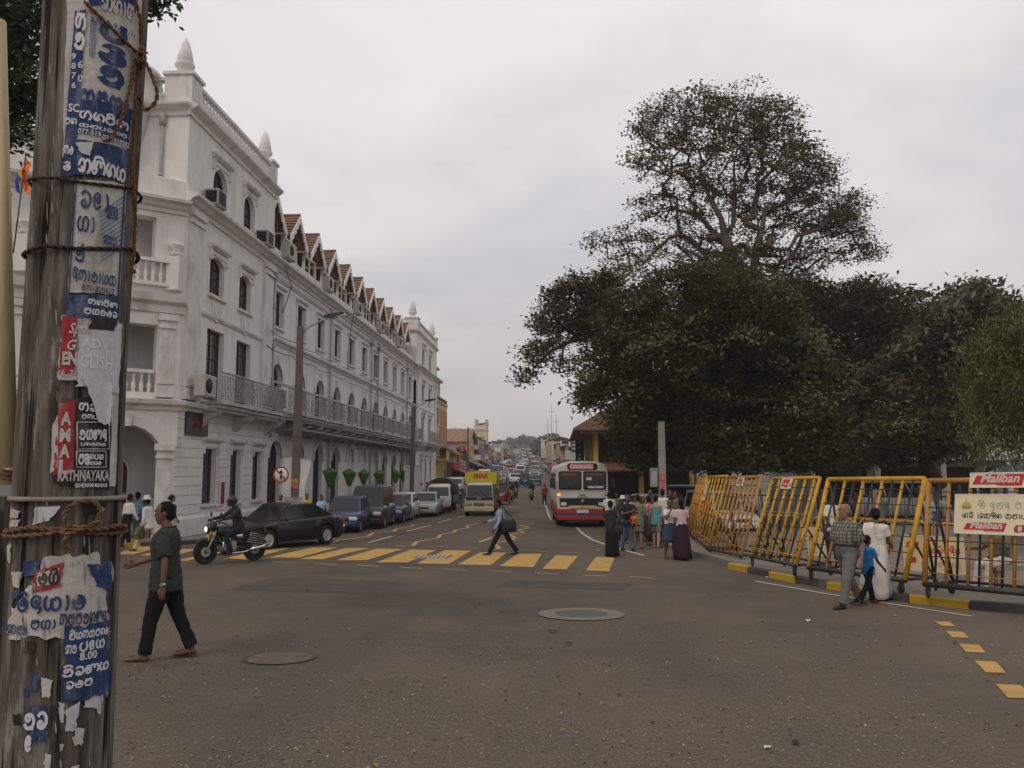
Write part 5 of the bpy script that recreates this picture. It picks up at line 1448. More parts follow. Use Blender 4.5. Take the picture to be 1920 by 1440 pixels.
def wheel_parts(parent, x, y, r, w, style='alloy'):
    """tyre and rim as a wheel part with sub-parts"""
    k = (round(r, 3), round(w, 3), style)
    if k not in _WH:
        a = MB(); a.lathe([(r * .62, -w / 2), (r * .9, -w / 2), (r, -w * .36), (r, w * .36), (r * .9, w / 2), (r * .62, w / 2), (r * .62, -w / 2 + .001)], 24, axis='x')
        b = MB()
        if style == 'alloy':
            b.lathe([(r * .53, w * .30), (r * .62, w * .46), (r * .64, w * .46), (r * .64, -w * .46), (r * .62, -w * .46), (r * .53, -w * .30), (r * .53, w * .299)], 20, axis='x')
            for s in (1, -1):
                for i in range(5):
                    t = 2 * PI * i / 5; d = Vector((0, math.cos(t), math.sin(t))); q = Vector((0, -math.sin(t), math.cos(t)))
                    c = Vector((s * w * .40, 0, 0))
                    b.add([c + q * r * .11, c - q * r * .11, c + d * r * .6 - q * r * .09, c + d * r * .6 + q * r * .09], [(0, 1, 2, 3)])
                b.lathe([(.01, s * w * .38), (r * .16, s * w * .42), (.01, s * w * .45)], 10, axis='x')
            b.mat(1); b.lathe([(r * .6, -w * .2), (r * .6, w * .2), (.01, w * .2), (.01, -w * .2)], 12, axis='x')
        else:
            b.lathe([(.01, -w * .30), (r * .3, -w * .34), (r * .4, -w * .2), (r * .6, -w * .44), (r * .63, -w * .44), (r * .63, w * .44), (r * .6, w * .44), (r * .4, w * .2), (r * .3, w * .34), (.01, w * .30)], 18, axis='x')
        _WH[k] = (a.mesh('tyre', 'black_rubber'), b.mesh('rim', ['alloy' if style != 'steel' else 'grey_paint', 'dark']))
    wobj = ob('wheel', None, parent, (x, y, r))
    ob('tyre', _WH[k][0], wobj); ob('rim', _WH[k][1], wobj)
    return wobj
def interp(x, L): return float(np.interp(x, [p[0] for p in L], [p[1] for p in L]))
def car(label, loc, rz, paint, L=4.2, W=1.66, H=1.4, prof=None, cab=None, wr=.29, axles=(-.62, .60), name='car', cat='car', group=None, plate='plate_white', style='alloy', grille='black_paint', split=(.48,), lamp='headlamp', number=None, roofpaint=None):
    """prof: (fraction along length, height) of bonnet/belt line; cab: (windscreen base, roof front, roof rear, rear base) fractions"""
    t = thing(name, label, cat, loc, rz, group)
    h = L / 2
    ay = [a * h for a in axles]
    ys = sorted(set([-h, -h + .03, -h + .10, -h + .22] + list(np.linspace(-h + .35, h - .3, 20)) + [h - .2, h - .08, h - .02, h] + [a + d for a in ay for d in (-wr * 1.17, -wr * 1.16, -wr * .95, -wr * .6, 0, wr * .6, wr * .95, wr * 1.16, wr * 1.17)]))
    rings = []
    for y in ys:
        f = y / h
        zt = interp(f, prof); w = W / 2 * (1 - .16 * max(0, abs(f) - .78) / .22 * max(0, abs(f) - .78) / .22)
        zb = .20 + .10 * max(0, abs(f) - .9) / .1
        for a in ay:
            d = abs(y - a)
            if d < wr * 1.165: zb = max(zb, wr + math.sqrt((wr * 1.165) ** 2 - d * d) * .98)
        zb = min(zb, zt - .05)
        zm = zb + (zt - zb) * .55
        half = [(w * .90, zb), (w * .985, zb + .03), (w, zm), (w * .975, zt - (zt - zb) * .12), (w * .90, zt - .005), (w * .45, zt + .02)]
        rings.append([Vector((a, y, z)) for a, z in half] + [Vector((-a, y, z)) for a, z in reversed(half)])
    b = MB(); b.loft(rings); body = b.build('body', paint, t)
    b = MB(); b.bx(-W * .40, W * .40, -h + .15, h - .15, .17, .5); b.build('underbody', 'dark', t)
    belt = [interp(c, prof) - .03 for c in (cab[0], cab[3])]
    wb, wt = W * .455, W * .37
    A = [Vector((-wb, cab[0] * h, belt[0])), Vector((wb, cab[0] * h, belt[0])), Vector((wb, cab[3] * h, belt[1])), Vector((-wb, cab[3] * h, belt[1]))]
    T = [Vector((-wt, cab[1] * h, H - .04)), Vector((wt, cab[1] * h, H - .04)), Vector((wt, cab[2] * h, H - .02)), Vector((-wt, cab[2] * h, H - .02))]
    T2 = [Vector((-wt * .8, cab[1] * h + .15, H)), Vector((wt * .8, cab[1] * h + .15, H)), Vector((wt * .8, cab[2] * h - .15, H)), Vector((-wt * .8, cab[2] * h - .15, H))]
    b = MB(); b.loft([A, T, T2], smooth=False); b.build('cabin', roofpaint or paint, t, bevel=.035, segs=2)
    def panel(nm, P, us, vs, m='glass', off=.010):
        p00, p10, p11, p01 = P
        n = (p10 - p00).cross(p01 - p00).normalized()
        c = (p00 + p11) / 2;
        if n.dot(c - Vector((0, (cab[1] + cab[2]) / 2 * h, H * .6))) < 0: n = -n
        def q(u, v): return (p00 * (1 - u) + p10 * u) * (1 - v) + (p01 * (1 - u) + p11 * u) * v
        k = MB(); f = [q(us[0], vs[0]), q(us[1], vs[0]), q(us[1], vs[1]), q(us[0], vs[1])]
        k.add([p + n * off for p in f] + [p - n * .02 for p in f], [(0, 1, 2, 3), (0, 1, 5, 4), (1, 2, 6, 5), (2, 3, 7, 6), (3, 0, 4, 7)])
        return k.build(nm, m, t)
    panel('windscreen', (A[0], A[1], T[1], T[0]), (.07, .93), (.10, .93))
    panel('rear_window', (A[3], A[2], T[2], T[3]), (.09, .91), (.14, .90))
    us = [0] + list(split) + [1]
    for s in (0, 1):
        P = (A[1], A[2], T[2], T[1]) if s else (A[0], A[3], T[3], T[0])
        for i in range(len(us) - 1):
            panel('side_window', P, (us[i] + (.055 if i == 0 else .012), us[i + 1] - (.055 if i == len(us) - 2 else .012)), (.14, .88))
    zh = interp(-.97, prof)
    for s in (-1, 1):
        b = MB(); b.box((s * W * .34, -h + .05, zh - .11), (W * .22, .14, .15)); b.build('headlight', lamp, t, bevel=.03)
        b = MB(); b.box((s * W * .38, h - .045, interp(.97, prof) - .13), (W * .17, .12, .18)); b.build('tail_light', 'red_lens', t, bevel=.02)
        b = MB(); b.box((s * (W / 2 + .07), cab[0] * h + .28, belt[0] + .09), (.16, .08, .11)); b.build('mirror', paint, t, bevel=.025)
        for k, ff in enumerate(split[:1]):
            b = MB(); yy = (cab[0] + (cab[3] - cab[0]) * ff) * h; b.box((s * (W / 2 - .004), yy - .12, belt[0] - .13), (.03, .16, .025)); b.build('door_handle', paint if paint != 'paint_white' else 'grey_paint', t)
        for a in ay: wheel_parts(t, s * (W / 2 - .10), a, wr, .17, style)
    b = MB(); b.box((0, -h - .005, .36), (W * .92, .12, .20)); b.build('front_bumper', paint, t, bevel=.04)
    b = MB(); b.box((0, h + .005, .40), (W * .92, .12, .20)); b.build('rear_bumper', paint, t, bevel=.04)
    b = MB(); b.box((0, -h - .0, zh - .12), (W * .40, .06, .11))
    b.build('grille', grille, t, bevel=.01)
    b = MB(); b.box((0, -h - .075, .36), (.44, .02, .11)); pl = b.build('number_plate', plate, t)
    b = MB(); b.bx(-.16, .16, -h - .087, -h - .0855, .335, .385); b.build('lettering', 'black_paint', pl)
    for s in (-1, 1): b = MB(); b.bx(s * (W / 2 + .001), s * (W / 2 - .03), ay[0] + wr * 1.3, ay[1] - wr * 1.3, .19, .25); b.build('side_skirt', 'black_paint', t)
    return t
SED = [(-1, .52), (-.985, .62), (-.9, .70), (-.5, .80), (-.42, .84), (0, .88), (.55, .92), (.62, .93), (.95, .90), (.985, .78), (1, .6)]
HAT = [(-1, .55), (-.98, .68), (-.9, .76), (-.55, .85), (0, .90), (.9, .95), (.99, .9), (1, .6)]
VANP = [(-1, .55), (-.98, .78), (-.93, .86), (-.72, .98), (0, 1.02), (.95, 1.02), (.99, .95), (1, .6)]
car('black saloon car with dark glass turning at the end of the zebra crossing', (-8.87, 26.5, gh(26.5)), R(-27), 'paint_black', 4.3, 1.70, 1.38, SED, (-.44, -.10, .36, .80), .31, (-.60, .58), split=(.46,))
car('small blue hatchback parked first in the row behind the black saloon', (-8.75, 34.6, gh(34.6)), R(4), 'paint_navy', 3.5, 1.50, 1.42, HAT, (-.55, -.22, .78, .96), .27, (-.64, .64), group='cars parked along the hotel', split=(.42, .76))
car('black van with tinted windows parked behind the small blue hatchback', (-8.45, 37.8, gh(37.8)), R(3), 'paint_charcoal', 4.3, 1.66, 1.86, VANP, (-.74, -.42, .93, .985), .30, (-.62, .62), name='van', cat='van', group='cars parked along the hotel', split=(.30, .66))
car('dark blue hatchback parked between the black van and the white car', (-8.25, 41.7, gh(41.7)), R(2), 'paint_navy', 3.5, 1.50, 1.40, HAT, (-.55, -.22, .74, .96), .27, (-.64, .64), group='cars parked along the hotel', split=(.42, .76))
car('white hatchback parked between the dark blue one and the silver saloon', (-8.35, 44.8, gh(44.8)), R(2), 'paint_white', 3.6, 1.52, 1.42, HAT, (-.52, -.22, .70, .95), .27, (-.64, .64), group='cars parked along the hotel', split=(.42, .76))
car('silver saloon car parked in front of the tarpaulin lorry', (-7.72, 48.9, gh(48.9)), R(3), 'paint_silver', 4.2, 1.64, 1.38, SED, (-.42, -.12, .34, .70), .29, (-.60, .60), group='cars parked along the hotel', split=(.5,))
def tarp_lorry():
    t = thing('tarpaulin_lorry', 'white cab lorry with a dark tarpaulin body parked beyond the silver saloon', 'lorry', (-7.6, 54.9, gh(54.9)), R(3))
    b = MB(); rings = []
    for y, zt, w in ((-3.0, .95, .78), (-2.92, 1.05, .80), (-2.65, 1.62, .74), (-2.3, 1.78, .72), (-1.5, 1.80, .72), (-1.42, 1.76, .72)):
        rings.append([Vector(p) for p in ((w, y, .45), (w * 1.03, y, .9), (w * .94, y, zt - .08), (w * .8, y, zt), (-w * .8, y, zt), (-w * .94, y, zt - .08), (-w * 1.03, y, .9), (-w, y, .45))])
    b.loft(rings); b.build('cab', 'paint_white', t)
    b = MB(); b.add([(-.66, -2.945, 1.08), (.66, -2.945, 1.08), (.60, -2.68, 1.60), (-.60, -2.68, 1.60)], [(0, 1, 2, 3)]); b.build('windscreen', 'glass', t)
    for s in (-1, 1):
        b = MB(); b.add([(s * .81, -2.75, 1.1), (s * .81, -1.7, 1.1), (s * .745, -1.75, 1.62), (s * .745, -2.5, 1.62)], [(0, 1, 2, 3)]); b.build('side_window', 'glass', t)
        b = MB(); b.box((s * .55, -3.0, .72), (.26, .08, .16)); b.build('headlight', 'headlamp', t, bevel=.02)
        b = MB(); b.box((s * .98, -2.6, 1.25), (.14, .06, .24)); b.build('mirror', 'black_paint', t, bevel=.02)
        for y in (-2.3, 1.5): wheel_parts(t, s * .70, y, .36, .22, 'steel')
    b = MB(); b.box((0, -3.04, .48), (1.6, .14, .16)); b.build('bumper', 'grey_paint', t, bevel=.02)
    b = MB(); b.box((0, -3.0, .78), (.62, .04, .14)); b.build('grille', 'black_paint', t)
    b = MB(); b.bx(-.85, .85, -1.35, 3.0, .62, 1.1); b.build('load_bed', 'paint_blue', t)
    b = MB(); rings = []
    for y, k in ((-1.3, 0), (-.3, .03), (.7, 0), (1.7, .03), (2.95, 0)):
        rings.append([Vector((.9 * math.cos(a) if abs(math.cos(a)) < .99 else .9 * math.copysign(1, math.cos(a)), y, 1.5 + (.68 - k) * math.sin(a))) for a in [PI * j / 8 for j in range(9)]] + [Vector((-.9, y, 1.08)), Vector((.9, y, 1.08))])
    b.loft(rings); b.build('tarpaulin', 'tarp', t)
    return t
tarp_lorry()
def box_lorry():
    t = thing('box_lorry', 'box lorry with a yellow body lettered SMAK in red driving towards the crossing', 'lorry', (-4.62, 51.2, gh(51)), R(2))
    b = MB(); b.bx(-.92, .92, -1.5, 3.0, .7, 2.58); b.build('box_body', 'paint_grey', t, bevel=.03)
    b = MB(); b.prism([(-.94, 1.84), (.94, 1.84), (.94, 2.48), (.6, 2.57), (0, 2.60), (-.6, 2.57), (-.94, 2.48)], (0, -1.56, 0), (1, 0, 0), (0, 0, 1), (0, .1, 0)); hd = b.build('header_board', 'lorry_yellow', t)
    b = MB(); b.bx(.925, .945, -1.4, 2.95, .75, 2.5); b.build('side_panel', 'lorry_yellow', t)
    b = MB(); b.bx(.946, .952, -1.4, 2.95, .75, 1.5); b.build('side_stripe', 'paint_charcoal', t)
    b = MB(); put_text(b, text_mesh('SMAK', .05, .15), (0, -1.575, 2.18), (1, 0, 0), (0, 0, 1), width=.92, center=True); b.build('lettering', 'red_sign', hd)
    b = MB(); put_text(b, text_mesh('SMAK', .05, .15), (.956, -.6, 1.7), (0, 1, 0), (0, 0, 1), width=2.2); b.build('lettering', 'red_sign', t)
    b = MB(); rings = []
    for y, zt, w in ((-2.98, 1.02, .80), (-2.93, 1.12, .84), (-2.72, 1.80, .80), (-2.5, 1.92, .78), (-1.6, 1.94, .78)):
        rings.append([Vector(p) for p in ((w, y, .42), (w * 1.02, y, 1.0), (w * .95, y, zt - .1), (w * .85, y, zt), (-w * .85, y, zt), (-w * .95, y, zt - .1), (-w * 1.02, y, 1.0), (-w, y, .42))])
    b.loft(rings); b.build('cab', 'paint_cream', t)
    b = MB(); b.add([(-.76, -2.945, 1.12), (.76, -2.945, 1.12), (.70, -2.74, 1.80), (-.70, -2.74, 1.80)], [(0, 1, 2, 3)]); ws = b.build('windscreen', 'glass', t)
    b = MB(); b.add([(-.70, -2.77, 1.72), (.70, -2.77, 1.72), (.68, -2.75, 1.80), (-.68, -2.75, 1.80)], [(0, 1, 2, 3)]); b.build('sun_strip', 'paint_blue', ws)
    b = MB(); b.bx(-.78, .78, -3.0, -2.95, .93, 1.1); b.build('black_band', 'black_paint', t)
    b = MB(); put_text(b, text_mesh('JAC', .03), (0, -3.006, .96), (1, 0, 0), (0, 0, 1), height=.13, center=True); b.build('badge', 'sign_white', t)
    for s in (-1, 1):
        b = MB(); b.add([(s * .858, -2.78, 1.14), (s * .858, -1.75, 1.14), (s * .79, -1.8, 1.78), (s * .79, -2.6, 1.78)], [(0, 1, 2, 3)]); b.build('side_window', 'glass', t)
        b = MB(); b.box((s * .6, -2.99, .68), (.34, .08, .13)); b.build('headlight', 'amber', t, bevel=.02)
        b = MB(); b.box((s * 1.0, -2.75, 1.45), (.12, .06, .34)); b.build('mirror', 'black_paint', t, bevel=.02)
        b = MB(); b.tube([(s * .45, -3.0, 1.13), (s * .1, -2.93, 1.38)], .012, 4); b.build('wiper', 'black_paint', t)
        for y in (-2.3, 1.6): wheel_parts(t, s * .74, y, .38, .24, 'steel')
    b = MB(); b.box((0, -3.0, .42), (1.72, .14, .26)); b.build('bumper', 'paint_cream', t, bevel=.03)
    b = MB()
    for k in range(3): b.box((0, -2.99, .62 + k * .06), (.6, .03, .03))
    b.build('grille', 'black_paint', t)
    b = MB(); b.box((0, -3.08, .40), (.42, .02, .11)); b.build('number_plate', 'plate_yellow', t)
box_lorry()
def bus():
    t = thing('bus', 'old white bus with a red and blue skirt, split windscreen and lit left indicator', 'bus', (.95, 42.6, gh(41) + .0), R(2.0))
    W, L = 2.36, 9.6; y0 = -4.9
    b = MB(); rings = []
    def ring(y, k=1.0, dz=0.0):
        w = W / 2 * k
        return [Vector((a * w, y, z)) for a, z in ((.98, .84), (1, 1.2), (1, 2.3), (.97, 2.62), (.86, 2.84 - dz), (.55, 2.95 - dz), (0, 2.98 - dz), (-.55, 2.95 - dz), (-.86, 2.84 - dz), (-.97, 2.62), (-1, 2.3), (-1, 1.2), (-.98, .84))]
    for y, k, dz in ((y0, .965, .12), (y0 + .05, .985, .04), (y0 + .2, 1, 0), (y0 + L - .2, 1, 0), (y0 + L, .97, .06)): rings.append(ring(y, k, dz))
    b.loft(rings); b.build('body', 'bus_white', t)
    b = MB(); b.loft([[Vector((a * W / 2 * k, y, z)) for a, z in ((.96, .36), (1.005, .42), (1.005, .84), (-1.005, .84), (-1.005, .42), (-.96, .36))] for y, k in ((y0 - .03, .97), (y0 + .06, 1), (y0 + L, 1))], smooth=False); b.build('skirt', 'bus_red', t)
    b = MB(); b.bx(-W * .487, W * .487, y0 - .036, y0 - .031, .56, .66); b.bx(W / 2 * 1.006, W / 2 * 1.01, y0 + .1, y0 + L - .1, .54, .66); b.bx(-W / 2 * 1.01, -W / 2 * 1.006, y0 + .1, y0 + L - .1, .54, .66); b.build('blue_stripe', 'bus_blue', t)
    for s, nm in ((-1, 'windscreen'), (1, 'windscreen')):
        c = s * .555
        def rr(hw, hh, z, n=5, r=.09):
            P = []
            for cx, cz, a0 in ((hw - r, hh - r, 0), (-hw + r, hh - r, 90), (-hw + r, -hh + r, 180), (hw - r, -hh + r, 270)): P += arcpts(cx, cz, r, r, a0, a0 + 90, n)
            return [(p[0] + c, p[1] + z) for p in P]
        fr = rr(.515, .42, 2.10); gl = rr(.47, .375, 2.10)
        k = MB(); k.prism(fr, (0, y0 - .012, 0), (1, 0, 0), (0, 0, 1), (0, .05, 0)); f_ = k.build(nm, 'black_rubber', t)
        k = MB(); k.prism(gl, (0, y0 - .018, 0), (1, 0, 0), (0, 0, 1), (0, .02, 0)); k.build('pane', 'glass', f_)
        k = MB(); k.bx(c - .36, c + .36, y0 - .022, y0 - .0185, 2.34, 2.43)
        for j in range(0): pass
        k2 = MB()
        put_text(k2, script_mesh(['ma', 'ha', 'na', 'va', 'ra', 'ya'] if s < 0 else ['ga', 'ma', 'pa', 'la', 'ya'], .2), (c, y0 - .0225, 2.355), (1, 0, 0), (0, 0, 1), height=.07, width=.66, center=True)
        k2.build('sun_strip_lettering', 'orange_print', f_)
        k = MB(); k.tube([(c + .1, y0 - .03, 1.70), (c - .22, y0 - .03, 2.0)], .012, 4); k.build('wiper', 'black_paint', f_)
    b = MB(); b.bx(.25, .95, y0 - .024, y0 - .019, 1.76, 1.86); b.build('route_card', 'plate_white', t)
    b = MB(); b.bx(.18, .42, y0 - .024, y0 - .019, 2.12, 2.24); b.build('sticker', 'plate_white', t)
    P = []
    for cx, cz, a0 in ((.56, .06, 0), (-.56, .06, 90), (-.56, -.06, 180), (.56, -.06, 270)): P += arcpts(cx, cz, .11, .09, a0, a0 + 90, 5)
    b = MB(); b.prism([(p[0], p[1] + 2.725) for p in P], (0, y0 - .03, 0), (1, 0, 0), (0, 0, 1), (0, .16, 0)); db = b.build('destination_board', 'black_rubber', t)
    b = MB(); b.bx(-.56, .50, y0 - .036, y0 - .0305, 2.62, 2.83); b.build('lit_panel', 'pink_glow', db)
    b = MB(); put_text(b, script_mesh(['ma', 'ha', 'na', 'va', 'ra'], .2), (-.02, y0 - .040, 2.66), (1, 0, 0), (0, 0, 1), height=.13, width=.7, center=True); b.build('lettering', 'plate_white', db)
    b = MB(); b.bx(-W * .47, W * .47, y0 - .012, y0 + .01, 1.60, 1.65); b.build('belt_moulding', 'grey_paint', t)
    g = [(-1.02, .93), (-.68, .93), (-.58, 1.0), (.58, 1.0), (.68, .93), (1.02, .93), (1.04, 1.32), (-1.04, 1.32)]
    b = MB(); b.prism(g, (0, y0 - .025, 0), (1, 0, 0), (0, 0, 1), (0, .06, 0)); gr = b.build('grille_panel', 'black_paint', t)
    b = MB()
    for k in range(6): b.bx(-.6, .6, y0 - .032, y0 - .026, 1.04 + k * .045, 1.055 + k * .045)
    b.build('slat', 'dark', gr)
    b = MB(); b.lathe([(.02, 0), (.075, .0), (.075, .012), (.02, .014)], 20, (0, y0 - .046, 1.19), 'y'); b.build('emblem', 'steel_grey', gr)
    b = MB(); put_text(b, text_mesh('TATA', .04), (0, y0 - .03, 1.405), (1, 0, 0), (0, 0, 1), width=.30, center=True); b.bx(-.26, .26, y0 - .03, y0 - .01, 1.365, 1.375); b.build('badge', 'black_paint', t)
    for s in (-1, 1):
        k = MB(); k.box((s * .84, y0 - .035, 1.05), (.26, .04, .15)); k.build('headlight', 'headlamp', t, bevel=.02)
        k = MB(); k.box((s * 1.07, y0 - .02, 1.47), (.16, .06, .09)); k.build('indicator', 'amber_lit' if s < 0 else 'amber', t, bevel=.015)
        k = MB(); k.tube([(s * 1.12, y0 + .1, 2.6), (s * 1.30, y0 - .2, 2.45), (s * 1.34, y0 - .22, 2.2)], .015, 5); k.box((s * 1.36, y0 - .22, 2.0), (.2, .06, .42)); k.build('mirror', 'black_paint', t)
        for y in (y0 + 1.75, y0 + 6.6): wheel_parts(t, s * (W / 2 - .18), y, .47, .28, 'steel')
        for j in range(7):
            k = MB(); x = s * (W / 2 + .004); k.bx(x, x - s * .03, y0 + .45 + j * 1.26, y0 + 1.55 + j * 1.26, 1.66, 2.42); f_ = k.build('side_window', 'black_rubber', t)
            k = MB(); k.bx(x + s * .004, x + s * .001, y0 + .5 + j * 1.26, y0 + 1.5 + j * 1.26, 1.71, 2.37); k.build('pane', 'glass', f_)
    b = MB(); b.bx(-.55, .55, y0 - .02, y0, .86, .95); b.build('number_board', 'plate_yellow', t)
    b = MB(); put_text(b, text_mesh('NB-1230', .02), (0, y0 - .024, .875), (1, 0, 0), (0, 0, 1), height=.05, center=True); b.build('lettering', 'black_paint', t)
    b = MB(); b.bx(-.26, .26, y0 - .045, y0 - .031, .66, .80); b.build('number_plate', 'plate_white', t)
    b = MB(); b.bx(-1.0, 1.0, y0 + .3, y0 + L - .3, .30, .86); b.build('underbody', 'dark', t)
    b = MB(); b.box((0, y0 + .02, .30), (1.5, .12, .14)); b.build('tow_bar', 'black_paint', t)
bus()
def motorbike(label, loc, rz, paint='black_paint', group=None, lit=True, simple=False):
    t = thing('motorbike', label, 'motorbike', loc, rz, group)
    r = .305
    for y in (-.64, .64):
        w = ob('wheel', None, t, (0, y, r))
        b = MB(); n = 26; b.loft([[Vector((.055 * math.cos(q), (r - .05 + .05 * math.sin(q)) * math.cos(a), (r - .05 + .05 * math.sin(q)) * math.sin(a))) for q in [2 * PI * j / 8 for j in range(8)]] for a in [2 * PI * i / n for i in range(n + 1)]], False, False); b.build('tyre', 'black_rubber', w)
        b = MB()
        b.lathe([(r - .095, -.02), (r - .085, -.03), (r - .085, .03), (r - .095, .02), (r - .095, -.019)], 22, axis='x')
        for i in range(5):
            a = 2 * PI * i / 5 + .3
            b.cyl((0, .03 * math.cos(a), .03 * math.sin(a)), (0, (r - .09) * math.cos(a), (r - .09) * math.sin(a)), .02, .013, n=5)
        b.cyl((-.05, 0, 0), (.05, 0, 0), .045, n=10); b.build('rim', 'black_paint', w)
        b = MB(); b.cyl((.03, 0, 0), (.037, 0, 0), .12, n=16); b.build('brake_disc', 'steel_grey', w)
        b = MB(); A = [R(q) for q in (range(20, 150, 13) if y < 0 else range(15, 140, 13))]
        b.loft([[Vector((s * .075, y + (r + .05) * math.cos(a), r + (r + .05) * math.sin(a) - (.0 if abs(s) < .9 else .03))) for s in (-1, -.5, 0, .5, 1)] for a in A], False, False, closed=False); b.build('mudguard', paint, t)
    b = MB()
    for s in (-1, 1):
        b.cyl((s * .09, -.64, r), (s * .09, -.42, .82), .024, .02, n=8)
    b.build('fork', 'steel_grey', t)
    b = MB(); b.tube([(0, -.40, .84), (0, -.30, .55), (0, -.12, .30), (0, .25, .30), (0, .35, .55), (0, -.30, .74)], .03, 6); b.tube([(0, .3, .55), (0, .75, .68)], .025, 6)
    for s in (-1, 1): b.tube([(s * .08, .25, .34), (s * .10, .64, r)], .022, 6)
    b.build('frame', 'black_paint', t)
    b = MB(); b.loft([[Vector((a * w, y, z + c * hh)) for a, c in ((1, -.2), (.9, .6), (.4, 1), (-.4, 1), (-.9, .6), (-1, -.2), (-.6, -1), (.6, -1))] for y, w, z, hh in ((-.40, .06, .80, .06), (-.32, .13, .80, .12), (-.12, .15, .79, .13), (.05, .11, .75, .09), (.10, .07, .74, .06))]); b.build('fuel_tank', paint, t)
    b = MB(); b.loft([[Vector((a * w, y, z + c * hh)) for a, c in ((1, 0), (.7, 1), (-.7, 1), (-1, 0), (-.8, -.7), (.8, -.7))] for y, w, z, hh in ((.04, .08, .73, .05), (.15, .12, .74, .06), (.45, .13, .78, .06), (.70, .11, .83, .06), (.86, .05, .87, .03))]); b.build('seat', 'black_rubber', t)
    b = MB(); b.loft([[Vector((a * w, y, z + c * .07)) for a, c in ((1, 0), (.5, 1), (-.5, 1), (-1, 0), (0, -1))] for y, w, z in ((.35, .10, .66), (.6, .10, .72), (.88, .05, .80))]); b.build('tail_fairing', paint, t)
    b = MB(); b.box((0, -.05, .42), (.24, .34, .24)); b.cyl((0, -.05, .5), (0, -.17, .68), .085, .08, n=10); b.build('engine', 'steel_grey', t, bevel=.03)
    b = MB(); b.tube([(.10, -.20, .60), (.13, -.26, .40), (.14, -.05, .24), (.15, .3, .26), (.16, .5, .32)], .024, 6); b.tube([(.16, .45, .31), (.17, .92, .40)], [.045, .05], 8); b.build('exhaust', 'chrome', t)
    b = MB(); b.tube([(-.36, -.28, 1.00), (-.22, -.36, 1.02), (0, -.42, .96), (.22, -.36, 1.02), (.36, -.28, 1.00)], .015, 6)
    for s in (-1, 1): b.cyl((s * .26, -.33, 1.015), (s * .38, -.27, 1.0), .022, n=6)
    b.build('handlebar', 'black_paint', t)
    b = MB(); b.loft([[Vector((a * w, y, z + c * hh)) for a, c in ((1, 0), (.7, .8), (-.7, .8), (-1, 0), (-.6, -.9), (.6, -.9))] for y, w, z, hh in ((-.64, .085, .86, .08), (-.6, .12, .87, .13), (-.46, .12, .92, .16), (-.40, .08, .95, .1))]); b.build('headlamp_fairing', paint, t)
    b = MB(); b.lathe([(.01, -.01), (.06, 0), (.075, .03), (.01, .04)], 14, (0, -.66, .86), 'y'); b.build('headlight', 'lamp_lit' if lit else 'headlamp', t)
    b = MB(); b.box((0, -.60, .66), (.20, .015, .14)); b.build('number_plate', 'plate_yellow', t)
    for s in (-1, 1):
        b = MB(); b.tube([(s * .2, -.36, 1.02), (s * .30, -.40, 1.18)], .008, 4); b.lathe([(.01, -.01), (.06, -.008), (.06, .008), (.01, .01)], 10, (s * .31, -.40, 1.22), 'y'); b.build('mirror', 'black_paint', t)
        b = MB(); b.cyl((s * .12, -.58, .79), (s * .21, -.58, .79), .028, n=8); b.build('indicator', 'amber', t)
    b = MB(); b.box((0, .90, .78), (.14, .04, .07)); b.build('tail_light', 'red_lens', t)
    if not simple:
        b = MB()
        for k in range(5): b.tube([(.19, .36 + k * .02, .52 + k * .055), (.20, .78, .44 + k * .055)], .008, 4)
        b.build('side_guard', 'chrome', t)
    b = MB(); b.tube([(-.12, .02, .25), (-.2, .04, .03)], .012, 5); b.cyl((-.22, -.0, .33), (.22, -.0, .33), .014, n=6); b.build('footrest', 'steel_grey', t)
    return t
_f, _r = at(382, 1058), at(478, 1052)
_m = (_f + _r) / 2; _d = (_f - _r).normalized()
BIKE_RZ = math.atan2(_d.x, -_d.y)
BIKE = Vector((_m.x, _m.y, gh(_m.y)))
motorbike('black motorbike with spoked alloys ridden across the zebra crossing', BIKE, BIKE_RZ)
p = at(770, 971); motorbike('dark motorbike parked beside the front of the silver saloon', (p.x - .1, p.y - .6, p.z), R(-25), lit=False, simple=True)
FAR_BIKES = []
for x, y, lb in ((960, 941, 'motorbike leading the pair behind the yellow lorry'), (968, 933, 'motorbike following close behind the leading one'), (997, 938, 'motorbike riding alone in the middle of the street')):
    p = at(x, y); o = motorbike(lb, (p.x, p.y, p.z), R(rng.uniform(-4, 4)), simple=True, lit=False); FAR_BIKES.append(o)
